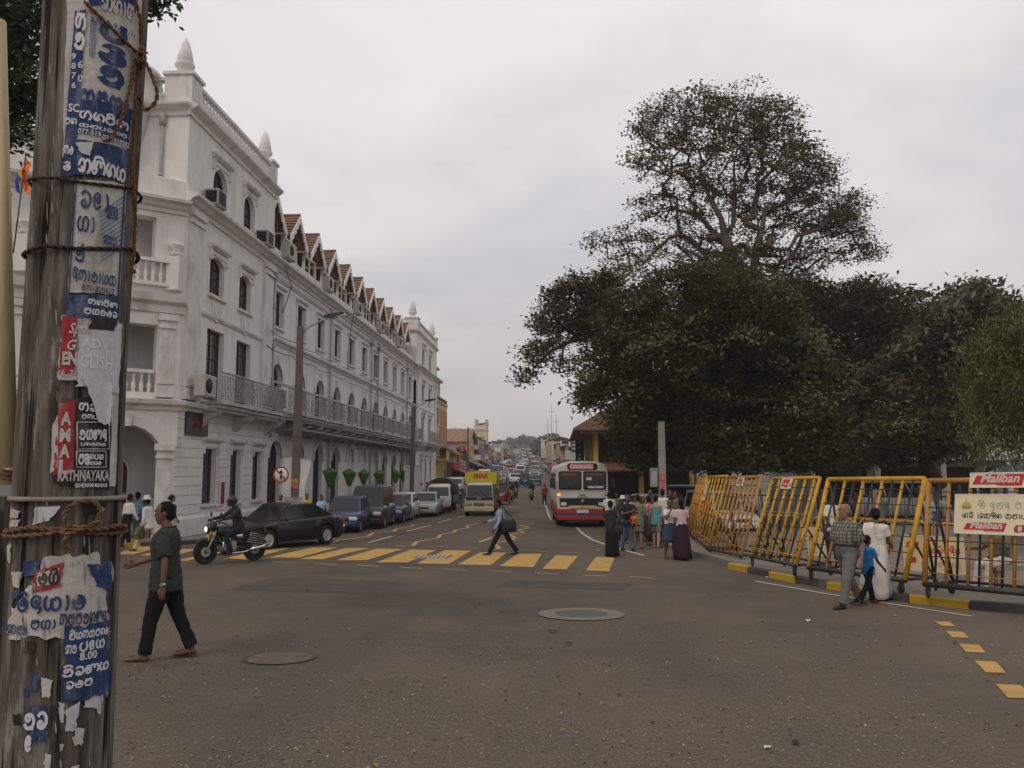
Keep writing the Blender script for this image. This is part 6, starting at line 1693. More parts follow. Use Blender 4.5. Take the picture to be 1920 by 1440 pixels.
def three_wheeler(label, loc, rz, paint, group='three-wheelers in the street', hood='black_rubber'):
    t = thing('three_wheeler', label, 'three-wheeler', loc, rz, group)
    b = MB(); b.loft([[Vector((a * w, y, z)) for a, z in ((.9, .25), (1, .5), (1, zt), (-1, zt), (-1, .5), (-.9, .25))] for y, w, zt in ((-1.2, .22, .75), (-1.0, .42, .95), (-.7, .60, .95), (-.2, .65, .55), (.4, .65, .55), (.45, .65, .95), (1.2, .62, .95))], smooth=False); b.build('body', paint, t, bevel=.03)
    b = MB(); b.loft([[Vector((a * w, y, z + k)) for a, k in ((1, -.35), (1, -.08), (.8, 0), (-.8, 0), (-1, -.08), (-1, -.35))] for y, w, z in ((-.75, .56, 1.62), (-.4, .62, 1.70), (.8, .63, 1.70), (1.2, .60, 1.55))], True, True, False); b.build('hood', hood, t)
    b = MB(); b.add([(-.55, -.98, .97), (.55, -.98, .97), (.52, -.77, 1.55), (-.52, -.77, 1.55)], [(0, 1, 2, 3)]); b.build('windscreen', 'glass', t)
    for s in (-1, 1): b = MB(); b.cyl((s * .58, -.98, .95), (s * .55, -.72, 1.6), .025, n=5); b.build('screen_pillar', paint, t)
    b = MB(); b.box((0, .75, .75), (1.1, .5, .5)); b.build('seat', 'dark', t)
    b = MB(); b.lathe([(.01, -.02), (.09, 0), (.01, .04)], 12, (0, -1.2, .72), 'y'); b.build('headlight', 'headlamp', t)
    for x, y in ((0, -.95), (-.55, .85), (.55, .85)): wheel_parts(t, x, y, .21, .10, 'steel')
    return t
for x, y, pt, lb in ((941, 931, 'paint_red', 'red three-wheeler just behind the yellow lorry'), (983, 909, 'paint_teal', 'blue green three-wheeler in the traffic up the street'), (847, 950, 'paint_green', 'three-wheeler with a white hood parked behind the tarpaulin lorry')):
    Y_ = {941: 66, 983: 108, 847: 59.5}[x]; p = atY(x, y, Y_); p.z = gh(Y_); three_wheeler(lb, p, R(rng.uniform(-5, 8)), pt, hood='white_paint' if x == 847 else 'black_rubber')
p = atY(1515, 900, 33)
car('pale blue van roof seen over the far end of the barricades', (7.2, 40, gh(40)), R(70), 'paint_blue', 4.2, 1.66, 1.86, VANP, (-.74, -.42, .93, .985), .30, (-.62, .62), name='van', cat='van', split=(.30, .66))
car('white jeep with an open windscreen frame parked behind the far barricade', (6.6, 34.5, gh(34.5)), R(20), 'paint_white', 3.6, 1.6, 1.7, HAT, (-.35, -.28, .90, .96), .32, (-.62, .62), name='jeep', cat='jeep', style='steel', split=(.45,))
car('white car parked behind the crowd under the dark trees', (4.4, 38.5, gh(38.5)), R(15), 'paint_white', 4.0, 1.62, 1.45, HAT, (-.50, -.22, .66, .90), .28, (-.62, .62), split=(.45,))
q = atY(1690, 890, 46)
car('white van parked under the trees behind the widest yellow barricade', (q.x, 46, gh(46)), R(75), 'paint_white', 4.4, 1.7, 2.1, [(a, z * 1.1) for a, z in VANP], (-.74, -.42, .93, .985), .31, (-.62, .62), name='van', cat='van', split=(.30, .66))
PROT = {}
def far_proto(kind, paint):
    k = (kind, paint)
    if k not in PROT:
        b = MB()
        L, W, H = {'car': (4.0, 1.6, 1.4), 'van': (4.4, 1.7, 1.95), 'bus': (8, 2.3, 2.9)}[kind]
        h = L / 2
        if kind == 'car': pr = [(-h, .35), (-h, .68), (-h * .5, .85), (-h * .2, 1.36), (h * .5, 1.4), (h * .8, .95), (h, .9), (h, .35)]
        else: pr = [(-h, .35), (-h, H * .5), (-h * .85, H * .93), (-h * .7, H), (h * .95, H), (h, H * .9), (h, .35)]
        b.loft([[Vector((x * w, y, z)) for y, z in pr] for x, w in ((-1, W / 2 * .9), (-.97, W / 2), (.97, W / 2), (1, W / 2 * .9))], smooth=False)
        b.mat(1)
        if kind == 'car': b.add([(-W * .4, -h * .49, .90), (W * .4, -h * .49, .90), (W * .36, -h * .23, 1.32), (-W * .36, -h * .23, 1.32)], [(0, 1, 2, 3)])
        else: b.add([(-W * .42, -h * 1.0 - .01, H * .53), (W * .42, -h * 1.0 - .01, H * .53), (W * .40, -h * .86 - .01, H * .9), (-W * .40, -h * .86 - .01, H * .9)], [(0, 1, 2, 3)])
        for s in (-1, 1):
            b.add([(s * W / 2 * 1.0, -h * .3, H * .6), (s * W / 2 * 1.0, h * .6, H * .6), (s * W / 2 * 1.0, h * .5, H * .9), (s * W / 2 * 1.0, -h * .2, H * .9)], [(0, 1, 2, 3)]) if kind != 'car' else b.add([(s * W * .49, -h * .38, .92), (s * W * .49, h * .7, .95), (s * W * .488, h * .48, 1.3), (s * W * .488, -h * .18, 1.3)], [(0, 1, 2, 3)])
            for y in (-h * .6, h * .6): b.cyl((s * W * .38, y, .3), (s * W * .51, y, .3), .3, n=10)
            b.bx(s * W * .28, s * W * .45, -h - .02, -h, .55, .68)
        PROT[k] = b.mesh('car', [paint, 'glass'])
    return PROT[k]
def mid(y): return (LX(y) + 5.9 + RX(y) - 4.2) / 2
names = {'paint_white': 'white', 'paint_silver': 'silver', 'paint_navy': 'dark blue', 'paint_red': 'red', 'paint_charcoal': 'black', 'paint_grey': 'grey', 'paint_maroon': 'maroon', 'paint_teal': 'teal'}
pl_ = ['paint_white', 'paint_white', 'paint_silver', 'paint_navy', 'paint_white', 'paint_red', 'paint_charcoal', 'paint_grey', 'paint_maroon', 'paint_teal', 'paint_silver']
yy = 84.0; i = 0
while yy < 400:
    for lane, off in (('oncoming', -3.3), ('parked', -5.6), ('outgoing', 1.6), ('middle', -1.0)):
        if lane == 'outgoing' and yy < 112 or lane == 'middle' and yy < 118: continue
        if rng.random() < (.90 if yy > 100 else .7):
            kd = rng.choice(['car', 'car', 'van', 'van', 'car']); pt = pl_[i % len(pl_)]; i += 1
            y = yy + rng.uniform(-1.5, 1.5); x = (LX(y) + RX(y)) / 2 + off + rng.uniform(-.3, .3) + .4
            o = ob('car' if kd == 'car' else 'van', far_proto(kd, pt), None, (x, y, gh(y)), math.atan2(-(mid(y + 5) - mid(y - 5)), 10) * -1 * -1)
            tag(o, f'small {names[pt]} {kd} in the {lane} lane level with the {near_shop(y, spec)}', kd, f'{names[pt]} {kd}s in the {lane} lane of the far traffic')
    yy += 6.2 + yy * .012
# people
from mathutils import noise as mnoise
for k, c in {'skin_brown': (.13, .065, .042), 'skin_dark': (.075, .040, .028), 'skin_tan': (.24, .13, .09), 'skin_fair': (.42, .24, .18)}.items(): mat(k, c, .55, .08, 8, spec=.35)
for k, c in {'cloth_green_grey': (.036, .042, .038), 'cloth_black': (.012, .012, .014), 'cloth_navy': (.018, .022, .035), 'cloth_white': (.58, .56, .54), 'cloth_paleblue': (.24, .32, .43), 'cloth_skyblue': (.30, .44, .60), 'cloth_cream': (.50, .42, .32), 'cloth_grey': (.145, .135, .13), 'cloth_blue': (.02, .17, .42), 'cloth_teal': (.10, .27, .29), 'cloth_olive': (.17, .18, .12), 'cloth_jeans': (.09, .14, .20), 'cloth_pink': (.55, .40, .44), 'cloth_salmon': (.55, .20, .16), 'cloth_purple': (.035, .014, .030), 'cloth_skirtblue': (.035, .055, .10), 'cloth_orange': (.55, .14, .03), 'cloth_red': (.36, .03, .03), 'cloth_yellow': (.55, .36, .04), 'cloth_khaki': (.17, .14, .09), 'cloth_offwhite': (.62, .57, .52), 'cloth_charcoal': (.03, .03, .033)}.items():
    mat(k, c, .9, .10, 6, .35, 45, spec=.15)
mat('hair_black', (.008, .007, .006), .7, .3, 30, .5, 90, spec=.12)
mat('hair_grey', (.22, .20, .19), .7, .3, 30, .5, 90)
mat('leather_brown', (.07, .035, .02), .5, .2, 8); mat('leather_black', (.014, .013, .013), .45, .2, 8, spec=.4)
mat('eye_white', (.55, .53, .5), .3, .05, 5); mat('lip', (.16, .06, .05), .5, .1, 8)
def plaid():
    m = mat('cloth_plaid', (.25, .22, .17), .9, .08, 6, .3, 45, spec=.15)
    n, l = m.node_tree.nodes, m.node_tree.links
    b = n['Principled BSDF']; src = b.inputs['Base Color'].links[0].from_socket
    tc = n.new('ShaderNodeTexCoord'); last = src
    for ax, cols in (('X', (.03, .04, .05)), ('Z', (.03, .04, .05)), ('Y', (.03, .04, .05))):
        w = n.new('ShaderNodeTexWave'); w.wave_type = 'BANDS'; w.bands_direction = ax; w.inputs['Scale'].default_value = 5.5; w.inputs['Distortion'].default_value = .25
        l.new(tc.outputs['Object'], w.inputs['Vector'])
        r = n.new('ShaderNodeMapRange'); r.inputs[1].default_value, r.inputs[2].default_value, r.inputs[3].default_value, r.inputs[4].default_value = .62, .75, 0, .62 if ax != 'Y' else .3
        l.new(w.outputs['Fac'], r.inputs[0])
        x = n.new('ShaderNodeMix'); x.data_type = 'RGBA'; l.new(r.outputs[0], x.inputs['Factor']); l.new(last, x.inputs['A']); x.inputs['B'].default_value = (*cols, 1); last = x.outputs['Result']
    l.new(last, b.inputs['Base Color'])
plaid()
TS = bpy.data.scenes.new('workshop')
def remesh(mb, vox, name, m, smooth=2, wrinkle=0.0, seed=0.0):
    me0 = mb.mesh('t', m)
    o = bpy.data.objects.new('t', me0); TS.collection.objects.link(o)
    r = o.modifiers.new('r', 'REMESH'); r.mode = 'VOXEL'; r.voxel_size = vox; r.adaptivity = 0
    if smooth:
        q = o.modifiers.new('s', 'SMOOTH'); q.factor = .5; q.iterations = smooth
    with bpy.context.temp_override(scene=TS, view_layer=TS.view_layers[0]):
        dg = bpy.context.evaluated_depsgraph_get(); dg.update()
        me = bpy.data.meshes.new_from_object(o.evaluated_get(dg)); me.name = name
    bpy.data.objects.remove(o); bpy.data.meshes.remove(me0)
    me.materials.clear(); me.materials.append(MATS[m])
    if wrinkle:
        n = len(me.vertices); co = np.empty(n * 3); no = np.empty(n * 3)
        me.vertices.foreach_get('co', co); me.vertices.foreach_get('normal', no)
        co = co.reshape(-1, 3); no = no.reshape(-1, 3)
        d = np.array([mnoise.noise(Vector((p[0] * 9 + seed, p[1] * 9, p[2] * 15 + p[0] * 8))) + .5 * mnoise.noise(Vector((p[0] * 22, p[1] * 22 + seed, p[2] * 30))) for p in co])
        co = co + no * (d * wrinkle)[:, None]
        me.vertices.foreach_set('co', co.reshape(-1))
    me.polygons.foreach_set('use_smooth', [True] * len(me.polygons)); me.update()
    return me
def V(*a): return Vector(a)
def ell(mb, c, rx, ry, rz_, n=12, m=8, rot=None):
    rings = []
    for j in range(1, m):
        t = PI * j / m; rings.append([Vector((rx * math.sin(t) * math.cos(2 * PI * i / n), ry * math.sin(t) * math.sin(2 * PI * i / n), -rz_ * math.cos(t))) for i in range(n)])
    if rot is not None: rings = [[rot @ p for p in r] for r in rings]
    mb.loft([[p + Vector(c) for p in r] for r in rings])
def person(label, loc, rz, h=1.66, lean=0, legL=(12, 8), legR=(-12, 14), armL=(-15, 8, 15), armR=(15, 8, 20), head=(0, 0), top='short', topm='cloth_white', bot='trousers', botm='cloth_black', hair='short', skin='skin_brown', girth=1.0, belly=0.0, vox=.016, shoe='sandal', group=None, hem=None, female=False, seat=None, tuck=False, watch=False, helmet=None, z0=None, hat=None, gait_spread=.0):
    s = h / 1.70
    k = girth
    t = thing('person', label, 'person', loc, rz, group)
    lr = R(lean); up = V(0, -math.sin(lr), math.cos(lr)); fw = V(0, -math.cos(lr), -math.sin(lr))
    J = {}
    pel = V(0, 0, .93)
    sw = .185 if not female else .165
    for sd, g in ((1, legL), (-1, legR)):
        hip = pel + V(sd * .085, 0, -.03)
        a, kn = R(g[0]), R(g[0] - g[1]); sp = R(g[2]) if len(g) > 2 else gait_spread
        d1 = V(sd * math.sin(sp), -math.sin(a), -math.cos(a)).normalized(); d2 = V(sd * math.sin(sp) * .3, -math.sin(kn), -math.cos(kn)).normalized()
        knee = hip + d1 * .43; ank = knee + d2 * .41
        J[sd] = (hip, knee, ank, kn)
    low = min(J[1][2].z, J[-1][2].z)
    dz = -low + .075
    if seat is not None: dz = seat - pel.z
    pel = pel + V(0, 0, dz)
    J = {q: (a + V(0, 0, dz), b + V(0, 0, dz), c + V(0, 0, dz), e_) for q, (a, b, c, e_) in J.items()}
    sp = lambda f: pel + up * f
    body, shirt, trou = MB(), MB(), MB()
    sc = Matrix.Scale(s, 4)
    def fin(mesh): mesh.transform(sc); return mesh
    def tor(mb, lst, infl=0.0):
        rings = []
        for f, w, d, off in lst:
            c = sp(f) + fw * off
            rings.append([c + V(1, 0, 0) * (w * k + infl) * math.cos(q) + fw * (d * k + infl) * math.sin(q) for q in [2 * PI * i / 16 for i in range(16)]])
        mb.loft(rings)
    hw = .165 if female else .155
    T = [(-.07, hw * .8, .09, 0), (.0, hw, .115, 0), (.10, .138 if female else .148, .10, belly * .6), (.20, .132 if female else .15, .10, belly), (.30, .155, .112, belly * .6 + .01), (.38, .165, .110, .008), (.43, .15, .09, 0), (.47, .10, .07, -.01), (.50, .055, .058, -.012)]
    tor(body, T)
    nk = sp(.49) - fw * .012
    hy, hp = R(head[0]), R(head[1])
    HM = Matrix.Rotation(hy, 3, 'Z') @ Matrix.Rotation(hp, 3, 'X')
    hc = sp(.655) + fw * .03
    body.tube([nk - up * .03, hc - V(0, 0, .05)], [.060, .052], 10)
    def hp_(x, y, z): return hc + HM @ V(x, y, z)
    rings = []
    for z, rx, ry, oy in ((-.118, .030, .035, -.045), (-.10, .048, .060, -.028), (-.06, .062, .082, -.012), (-.01, .071, .094, 0), (.04, .074, .098, .004), (.08, .066, .086, .006), (.108, .042, .056, .006), (.118, .015, .02, .006)):
        rings.append([hp_(rx * math.cos(q), oy + ry * math.sin(q), z) for q in [2 * PI * i / 14 for i in range(14)]])
    body.loft(rings)
    body.loft([[hp_(x * w, y, z) for x, y in ((-1, 0), (0, -1.6), (1, 0), (0, .6))] for w, z, y in ()] ) if False else None
    body.loft([[hp_(-.010, -.088, .02), hp_(.010, -.088, .02), hp_(0, -.098, .02)], [hp_(-.020, -.085, -.03), hp_(.020, -.085, -.03), hp_(0, -.122, -.028)], [hp_(-.012, -.085, -.042), hp_(.012, -.085, -.042), hp_(0, -.10, -.042)]])
    for q in (-1, 1): ell(body, hp_(q * .074, .008, -.008), .010, .022, .032, 8, 6, HM)
    ell(body, hp_(0, -.088, -.066), .024, .012, .011, 8, 6, HM)
    for sd, g in ((1, armL), (-1, armR)):
        sh = sp(.415) + V(sd * sw * k ** .5, 0, 0)
        a, ab, el = R(g[0]), R(g[1]), R(g[2]); tw = R(g[3]) if len(g) > 3 else 0
        f = a + lr * .5
        d1 = V(sd * math.sin(ab), -math.sin(f) * math.cos(ab), -math.cos(f) * math.cos(ab)).normalized()
        f2 = f + el
        d2 = V(-sd * math.sin(tw) + sd * math.sin(ab) * .4, -math.sin(f2) * math.cos(tw), -math.cos(f2) * math.cos(tw)).normalized()
        elb = sh + d1 * .29; wr = elb + d2 * .25
        J['a%d' % sd] = (sh, elb, wr, d2)
        am = .92 if female else 1.0
        body.tube([sp(.43) + V(sd * .09, 0, 0), sh, sh + d1 * .12, elb, elb + d2 * .06, wr], [.05 * am, .052 * am * k ** .5, .045 * am * k ** .5, .036 * am, .037 * am, .025 * am], 10)
        inn = V(-sd, 0, 0); inn = (inn - d2 * inn.dot(d2)).normalized(); wd = d2.cross(inn) * (1 if sd > 0 else -1)
        if wd.dot(fw) < 0: wd = -wd
        pc = wr + d2 * .05
        rings = []
        for q, ww, th in ((-.01, .024, .018), (.03, .036, .015), (.075, .040, .013), (.095, .036, .011)):
            rings.append([wr + d2 * q + wd * ww * math.cos(z_) + inn * th * math.sin(z_) for z_ in [2 * PI * i / 10 for i in range(10)]])
        body.loft(rings)
        for j, (o_, ln) in enumerate(((.028, .066), (.010, .078), (-.009, .072), (-.027, .056))):
            b0 = wr + d2 * .085 + wd * o_
            body.tube([b0, b0 + d2 * ln * .45 + inn * .008, b0 + d2 * ln * .75 + inn * .026, b0 + d2 * ln * .82 + inn * .045], [.0095, .009, .0085, .007], 6)
        b0 = wr + d2 * .03 + wd * .028
        body.tube([b0, b0 + d2 * .03 + wd * .024 + inn * .01, b0 + d2 * .058 + wd * .026 + inn * .022], [.012, .0105, .008], 6)
        if top in ('short', 'long', 'tee'):
            if top == 'long': shirt.tube([sp(.43) + V(sd * .08, 0, 0), sh + V(0, 0, .002), sh + d1 * .13, elb, elb + d2 * .08, wr - d2 * .01], [.066, .068 * k ** .5, .062 * k ** .5, .052, .048, .038], 12)
            else: shirt.tube([sp(.43) + V(sd * .08, 0, 0), sh + V(0, 0, .002), sh + d1 * .12, sh + d1 * (.24 if top == 'short' else .17)], [.066, .068 * k ** .5, .070 * k ** .5, .074 * k ** .5], 12)
    for sd in (1, -1):
        hip, knee, ank, kn = J[sd]
        body.tube([hip + V(0, 0, .04), hip, hip.lerp(knee, .4), knee, knee.lerp(ank, .3), ank], [.075 * k, .082 * k, .068 * k, .052, .050, .034], 12)
        fdir = V(0, -math.cos(kn * .35), math.sin(kn * .35) * .6).normalized() if seat is None else V(0, -1, -.15).normalized()
        heel = ank + V(0, .03, -.045); toe = heel - V(0, 0, 0) + fdir * .235
        fm = MB() if shoe == 'shoe' else body
        e_ = 1.12 if shoe == 'shoe' else 1.0
        sidev = V(1, 0, 0); upv = fdir.cross(sidev); upv = upv if upv.z > 0 else -upv
        fm.loft([[heel + fdir * q + sidev * w * e_ * math.cos(z_) + upv * (hh * e_ * math.sin(z_) + zz) for z_ in [2 * PI * i / 10 for i in range(10)]] for q, w, hh, zz in ((-.02, .022, .022, .0), (.0, .034, .034, .004), (.06, .036, .045, .012), (.13, .042, .030, .0), (.19, .045, .020, -.008), (.228, .034, .014, -.012), (.24, .012, .008, -.013))])
        if shoe == 'shoe': ob('shoe', fin(remesh(fm, .012, 'shoe', 'leather_black', 1)), t)
        elif shoe == 'sandal':
            q = MB(); q.loft([[heel + fdir * f + sidev * (w * a) + upv * b for a, b in ((-1, -.046), (1, -.046), (1, -.032), (-1, -.032))] for f, w in ((-.03, .032), (.05, .036), (.15, .048), (.22, .040), (.25, .02))], smooth=False)
            q.tube([heel + fdir * .10 - sidev * .045 + upv * -.03, heel + fdir * .13 - sidev * .02 + upv * .025, heel + fdir * .185 + upv * .016, heel + fdir * .13 + sidev * .02 + upv * .025, heel + fdir * .10 + sidev * .045 + upv * -.03], .009, 5)
            ob('sandal', fin(q.mesh('sandal', 'leather_brown')), t)
        if bot in ('trousers', 'shorts'):
            if bot == 'trousers': trou.tube([hip + V(0, 0, .05), hip, hip.lerp(knee, .45), knee, knee.lerp(ank, .5), ank.lerp(knee, .02)], [.095 * k, .103 * k, .090 * k, .074 * k ** .5, .070, .072], 14)
            else: trou.tube([hip + V(0, 0, .05), hip, hip.lerp(knee, .5), hip.lerp(knee, .92)], [.095 * k, .103 * k, .096 * k, .094 * k], 14)
    if bot in ('trousers', 'shorts'):
        tor(trou, [(-.09, hw * .75, .09, 0), (.0, hw, .115, 0)] + ([(.08, .152, .108, belly * .5), (.12, .15, .106, belly * .7)] if tuck or top == 'strap' else [(.05, .145, .10, belly * .4)]), .016 if tuck else .008)
        ob('trousers' if bot == 'trousers' else 'shorts', fin(remesh(trou, vox, 'trousers', botm, 2, .009, rng.uniform(0, 50))), t)
        if tuck:
            q = MB(); rings = []
            c = sp(.115) + fw * belly * .65
            q.loft([[c + up * zz + V(1, 0, 0) * (.15 * k + .024) * math.cos(z_) + fw * (.106 * k + .024) * math.sin(z_) for z_ in [2 * PI * i / 20 for i in range(20)]] for zz in (-.018, .018)]); ob('belt', fin(q.mesh('belt', 'leather_black')), t)
    else:
        hem_z = hem if hem is not None else .12
        mid_ = (J[1][2] + J[-1][2]) / 2; q = MB(); rings = []; n = 28
        top_ = sp(.13)
        for i in range(9):
            f = i / 8; z = top_.z + (hem_z - top_.z) * f
            c = V(0, top_.y * (1 - f) + mid_.y * f * .8, z); st = abs(J[1][2].y - J[-1][2].y) * .5 * f * min(1, (top_.z - hem_z) / .8)
            w0 = .150 * k + .035 * math.sin(min(1, f * 3) * PI / 2) + (.07 if bot == 'skirt' else .035) * f; d0 = .112 * k + .035 * min(1, f * 3) + (.07 if bot == 'skirt' else .03) * f + st
            rings.append([c + V((w0 + .018 * f * math.cos(7 * a + 1)) * math.cos(a), (d0 + .018 * f * math.sin(9 * a)) * math.sin(a), .012 * f * math.sin(5 * a)) for a in [2 * PI * j / n for j in range(n)]])
        q.loft(rings); me = q.mesh('skirt', botm); ob('skirt', fin(me), t)
    if top in ('short', 'long', 'tee', 'strap'):
        lo = -.16 if not tuck else .09
        lo = -.19; LT = [(lo, hw + .020, .132, belly * .5), (lo * .5 + .02, hw + .014, .128, belly * .7)] if not tuck else [(.09, .150, .108, belly * .5)]
        LT += [(.15, .146 if female else .155, .105, belly * .9), (.22, .146 if female else .160, .112, belly), (.30, .158, .116, belly * .6 + .01), (.38, .168, .113, .008)]
        LT += [(.43, .155, .094, 0), (.465, .105, .075, -.01), (.485, .068, .066, -.012)] if top != 'strap' else [(.40, .150, .100, .004)]
        tor(shirt, LT, .015)
        if top == 'strap':
            for q in (-1, 1): shirt.tube([sp(.38) + V(q * .075, 0, 0) + fw * .10, sp(.47) + V(q * .08, 0, 0), sp(.38) + V(q * .075, 0, 0) - fw * .10], .014, 6)
        ob('shirt', fin(remesh(shirt, vox, 'shirt', topm, 2, .011 if vox < .015 else .007, rng.uniform(0, 50))), t)
        if top in ('short', 'long') and vox < .016:
            q = MB(); c = sp(.488) - fw * .012
            q.tube([c + V(1, 0, 0) * .070 * math.cos(a) + fw * .072 * math.sin(a) + up * (.012 - .025 * max(0, math.sin(a)) ** 4) for a in [2 * PI * j / 18 for j in range(19)]], .014, 6); ob('collar', fin(q.mesh('collar', topm)), t)
    bm_ = remesh(body, vox * .8 if vox > .012 else .0095, 'body', skin, 2)
    ob('body', fin(bm_), t)
    if vox < .022:
        q = MB()
        for d in (-1, 1): ell(q, hp_(d * .030, -.086, .012), .012, .008, .007, 8, 6, HM)
        ob('eyes', fin(q.mesh('eyes', 'eye_white')), t)
        q = MB()
        for d in (-1, 1): ell(q, hp_(d * .030, -.0925, .012), .006, .004, .006, 8, 6, HM); q.tube([hp_(d * .014, -.097, .030), hp_(d * .030, -.098, .036), hp_(d * .048, -.086, .031)], .0055, 5)
        ob('eyebrows', fin(q.mesh('eyebrows', 'hair_black')), t)
        q = MB(); q.tube([hp_(-.022, -.092, -.064), hp_(0, -.101, -.062), hp_(.022, -.092, -.064)], .005, 5); ob('lips', fin(q.mesh('lips', 'lip')), t)
    if helmet:
        q = MB(); ell(q, hp_(0, .0, .03), .115, .135, .135, 20, 14, HM); ob('helmet', fin(remesh(q, .016, 'helmet', helmet, 2)), t)
        q = MB(); q.loft([[hp_(.122 * math.sin(a), -.012 - .134 * math.cos(a), z) for a in [R(-62 + 12.4 * j) for j in range(11)]] for z in (-.035, .055)], False, False, closed=False); ob('visor', fin(q.mesh('visor', 'glass')), t)
        q = MB(); q.loft([[hp_(.121 * math.sin(a), -.0 - .134 * math.cos(a), z) for a in [R(-75 + 15 * j) for j in range(11)]] for z in (-.105, -.04)], False, False, closed=False); ob('chin_guard', fin(q.mesh('chin_guard', helmet)), t)
    elif hair != 'none':
        q = MB(); ell(q, hp_(0, .020, .030), .083, .095, .105, 14, 10, HM)
        ell(q, hp_(0, .045, -.02), .074, .066, .085, 12, 8, HM)
        if hair == 'bald': q = MB(); q.loft([[hp_(.079 * math.sin(a), .012 + .098 * math.cos(a) * .95, z) for a in [R(-95 + 19 * j) for j in range(11)]] + [hp_(.066 * math.sin(a), .012 + .085 * math.cos(a) * .95, z) for a in [R(95 - 19 * j) for j in range(11)]] for z in (-.065, -.02, .02)])
        if hair == 'bun': ell(q, hp_(0, .12, .0), .05, .045, .05, 10, 8)
        if hair == 'long': q.loft([[hp_(w * math.cos(a), .055 + y + d * math.sin(a), z) for a in [2 * PI * j / 10 for j in range(10)]] for z, w, d, y in ((.0, .075, .05, 0), (-.12, .075, .045, .015), (-.25, .085, .045, .04), (-.36, .08, .04, .05), (-.44, .05, .03, .05))])
        if hair == 'pony': q.tube([hp_(0, .10, .03), hp_(0, .15, -.02), hp_(0, .14, -.14)], [.03, .028, .012], 8)
        ob('hair', fin(remesh(q, .014, 'hair', 'hair_grey' if hair == 'bald' else 'hair_black', 1, .004, 3.0)), t)
    if hat:
        q = MB(); q.lathe([(.17, 0), (.175, .012), (.10, .03), (.097, .09), (.085, .125), (.02, .135)], 18); me = q.mesh('hat', hat); me.transform(Matrix.Translation(hp_(0, .01, .045))); ob('hat', fin(me), t)
    if watch:
        sh, elb, wr, d2 = J['a1']; q = MB(); q.cyl(wr - d2 * .03, wr - d2 * .005, .031, .030, n=14); n_ = V(1, -.2, 0).normalized(); q.cyl(wr - d2 * .018 + n_ * .028, wr - d2 * .018 + n_ * .038, .020, n=12); ob('wristwatch', fin(q.mesh('wristwatch', 'chrome')), t)
    t['_s'] = s
    PJ[t.name] = {kk: tuple(x * s if isinstance(x, Vector) else x for x in vv) for kk, vv in J.items()}
    PJ[t.name]['sp'] = lambda f: sp(f) * s
    return t
PJ = {}
def wp(o, v):
    """local point of a thing to the world"""
    return Matrix.Translation(o.location) @ (Matrix.Rotation(o.rotation_euler.z, 4, 'Z') @ Vector(v))
def G(x, y, dz=0.0):
    p = at(x, y); return (p.x, p.y, gh(p.y) + dz)
man = person('man in a grey green shirt and black trousers striding past the wooden pole', G(306, 1236), R(-80), 1.72, 2, (15, 7, 2), (-14, 10, 2), (-14, 14, 14), (26, 6, 46), (12, 6), 'short', 'cloth_green_grey', 'trousers', 'cloth_black', 'short', 'skin_brown', 1.2, belly=.015, vox=.0125, watch=True)
rd = person('motorcyclist in black jacket and full face helmet riding across the crossing', (BIKE.x, BIKE.y, BIKE.z), BIKE_RZ, 1.68, 14, (62, 78, 8), (62, 78, 8), (48, 14, 22), (48, 14, 22), (8, 4), 'long', 'cloth_charcoal', 'trousers', 'cloth_navy', 'short', 'skin_dark', 1.0, vox=.015, shoe='shoe', helmet='black_paint', seat=.92)
d_ = Matrix.Rotation(BIKE_RZ, 3, 'Z') @ Vector((0, .20, 0)); rd.location = (BIKE.x + d_.x, BIKE.y + d_.y, BIKE.z)
bagman = person('man in a pale blue shirt with a black shoulder bag striding over the crossing', G(942, 1041), R(-84), 1.64, 10, (30, 6, 2), (-27, 8, 2), (4, 8, 20), (20, 10, 55), (5, 4), 'long', 'cloth_paleblue', 'trousers', 'cloth_black', 'short', 'skin_dark', 1.03, tuck=True, shoe='shoe', vox=.017)
def bag(label, loc, rz, size, m, strap=None, cat='bag', name='shoulder_bag', tilt=0.0):
    t = thing(name, label, cat, loc, rz); a, b_, c = size
    q = MB(); q.loft([[Vector((x * w * a / 2, y * w * b_ / 2, z)) for x, y in ((-.9, -1), (.9, -1), (1, -.6), (1, .6), (.9, 1), (-.9, 1), (-1, .6), (-1, -.6))] for z, w in ((0, .8), (c * .08, 1), (c * .6, 1), (c * .9, .85), (c, .6))]); body = q.build('pouch', m, t)
    q = MB(); q.box((0, -b_ * .52, c * .62), (a * .86, .015, c * .5)); q.build('flap', m, t)
    if strap is not None:
        q = MB(); q.tube([Vector(p) for p in strap], .014, 5); q.build('strap', m, t)
    return t
P_ = bagman.location
bag('black shoulder bag hanging behind the man on the crossing', (P_.x + .19, P_.y - .16, P_.z + .66), R(6), (.42, .15, .36), 'leather_black', [(-.16, 0, .33), (-.20, .0, .52), (-.16, .04, .72), (-.10, .06, .60), (.12, .03, .36)])
man2 = person('bald heavy man in a plaid shirt and grey trousers walking along the kerb', G(1592, 1138), R(-62), 1.70, -2, (24, 6, 8), (-22, 12, 6), (-6, 14, 18), (6, 14, 14), (-18, 3), 'short', 'cloth_plaid', 'trousers', 'cloth_grey', 'bald', 'skin_tan', 1.20, belly=.05, vox=.014, tuck=True, shoe='shoe')
person('small boy in a bright blue shirt walking beside the bald man', G(1630, 1133), R(118), 1.14, 0, (18, 6), (-18, 20), (-26, 10, 12), (20, 8, 25), (0, 0), 'tee', 'cloth_blue', 'trousers', 'cloth_black', 'short', 'skin_dark', .95, vox=.014, shoe='sandal')
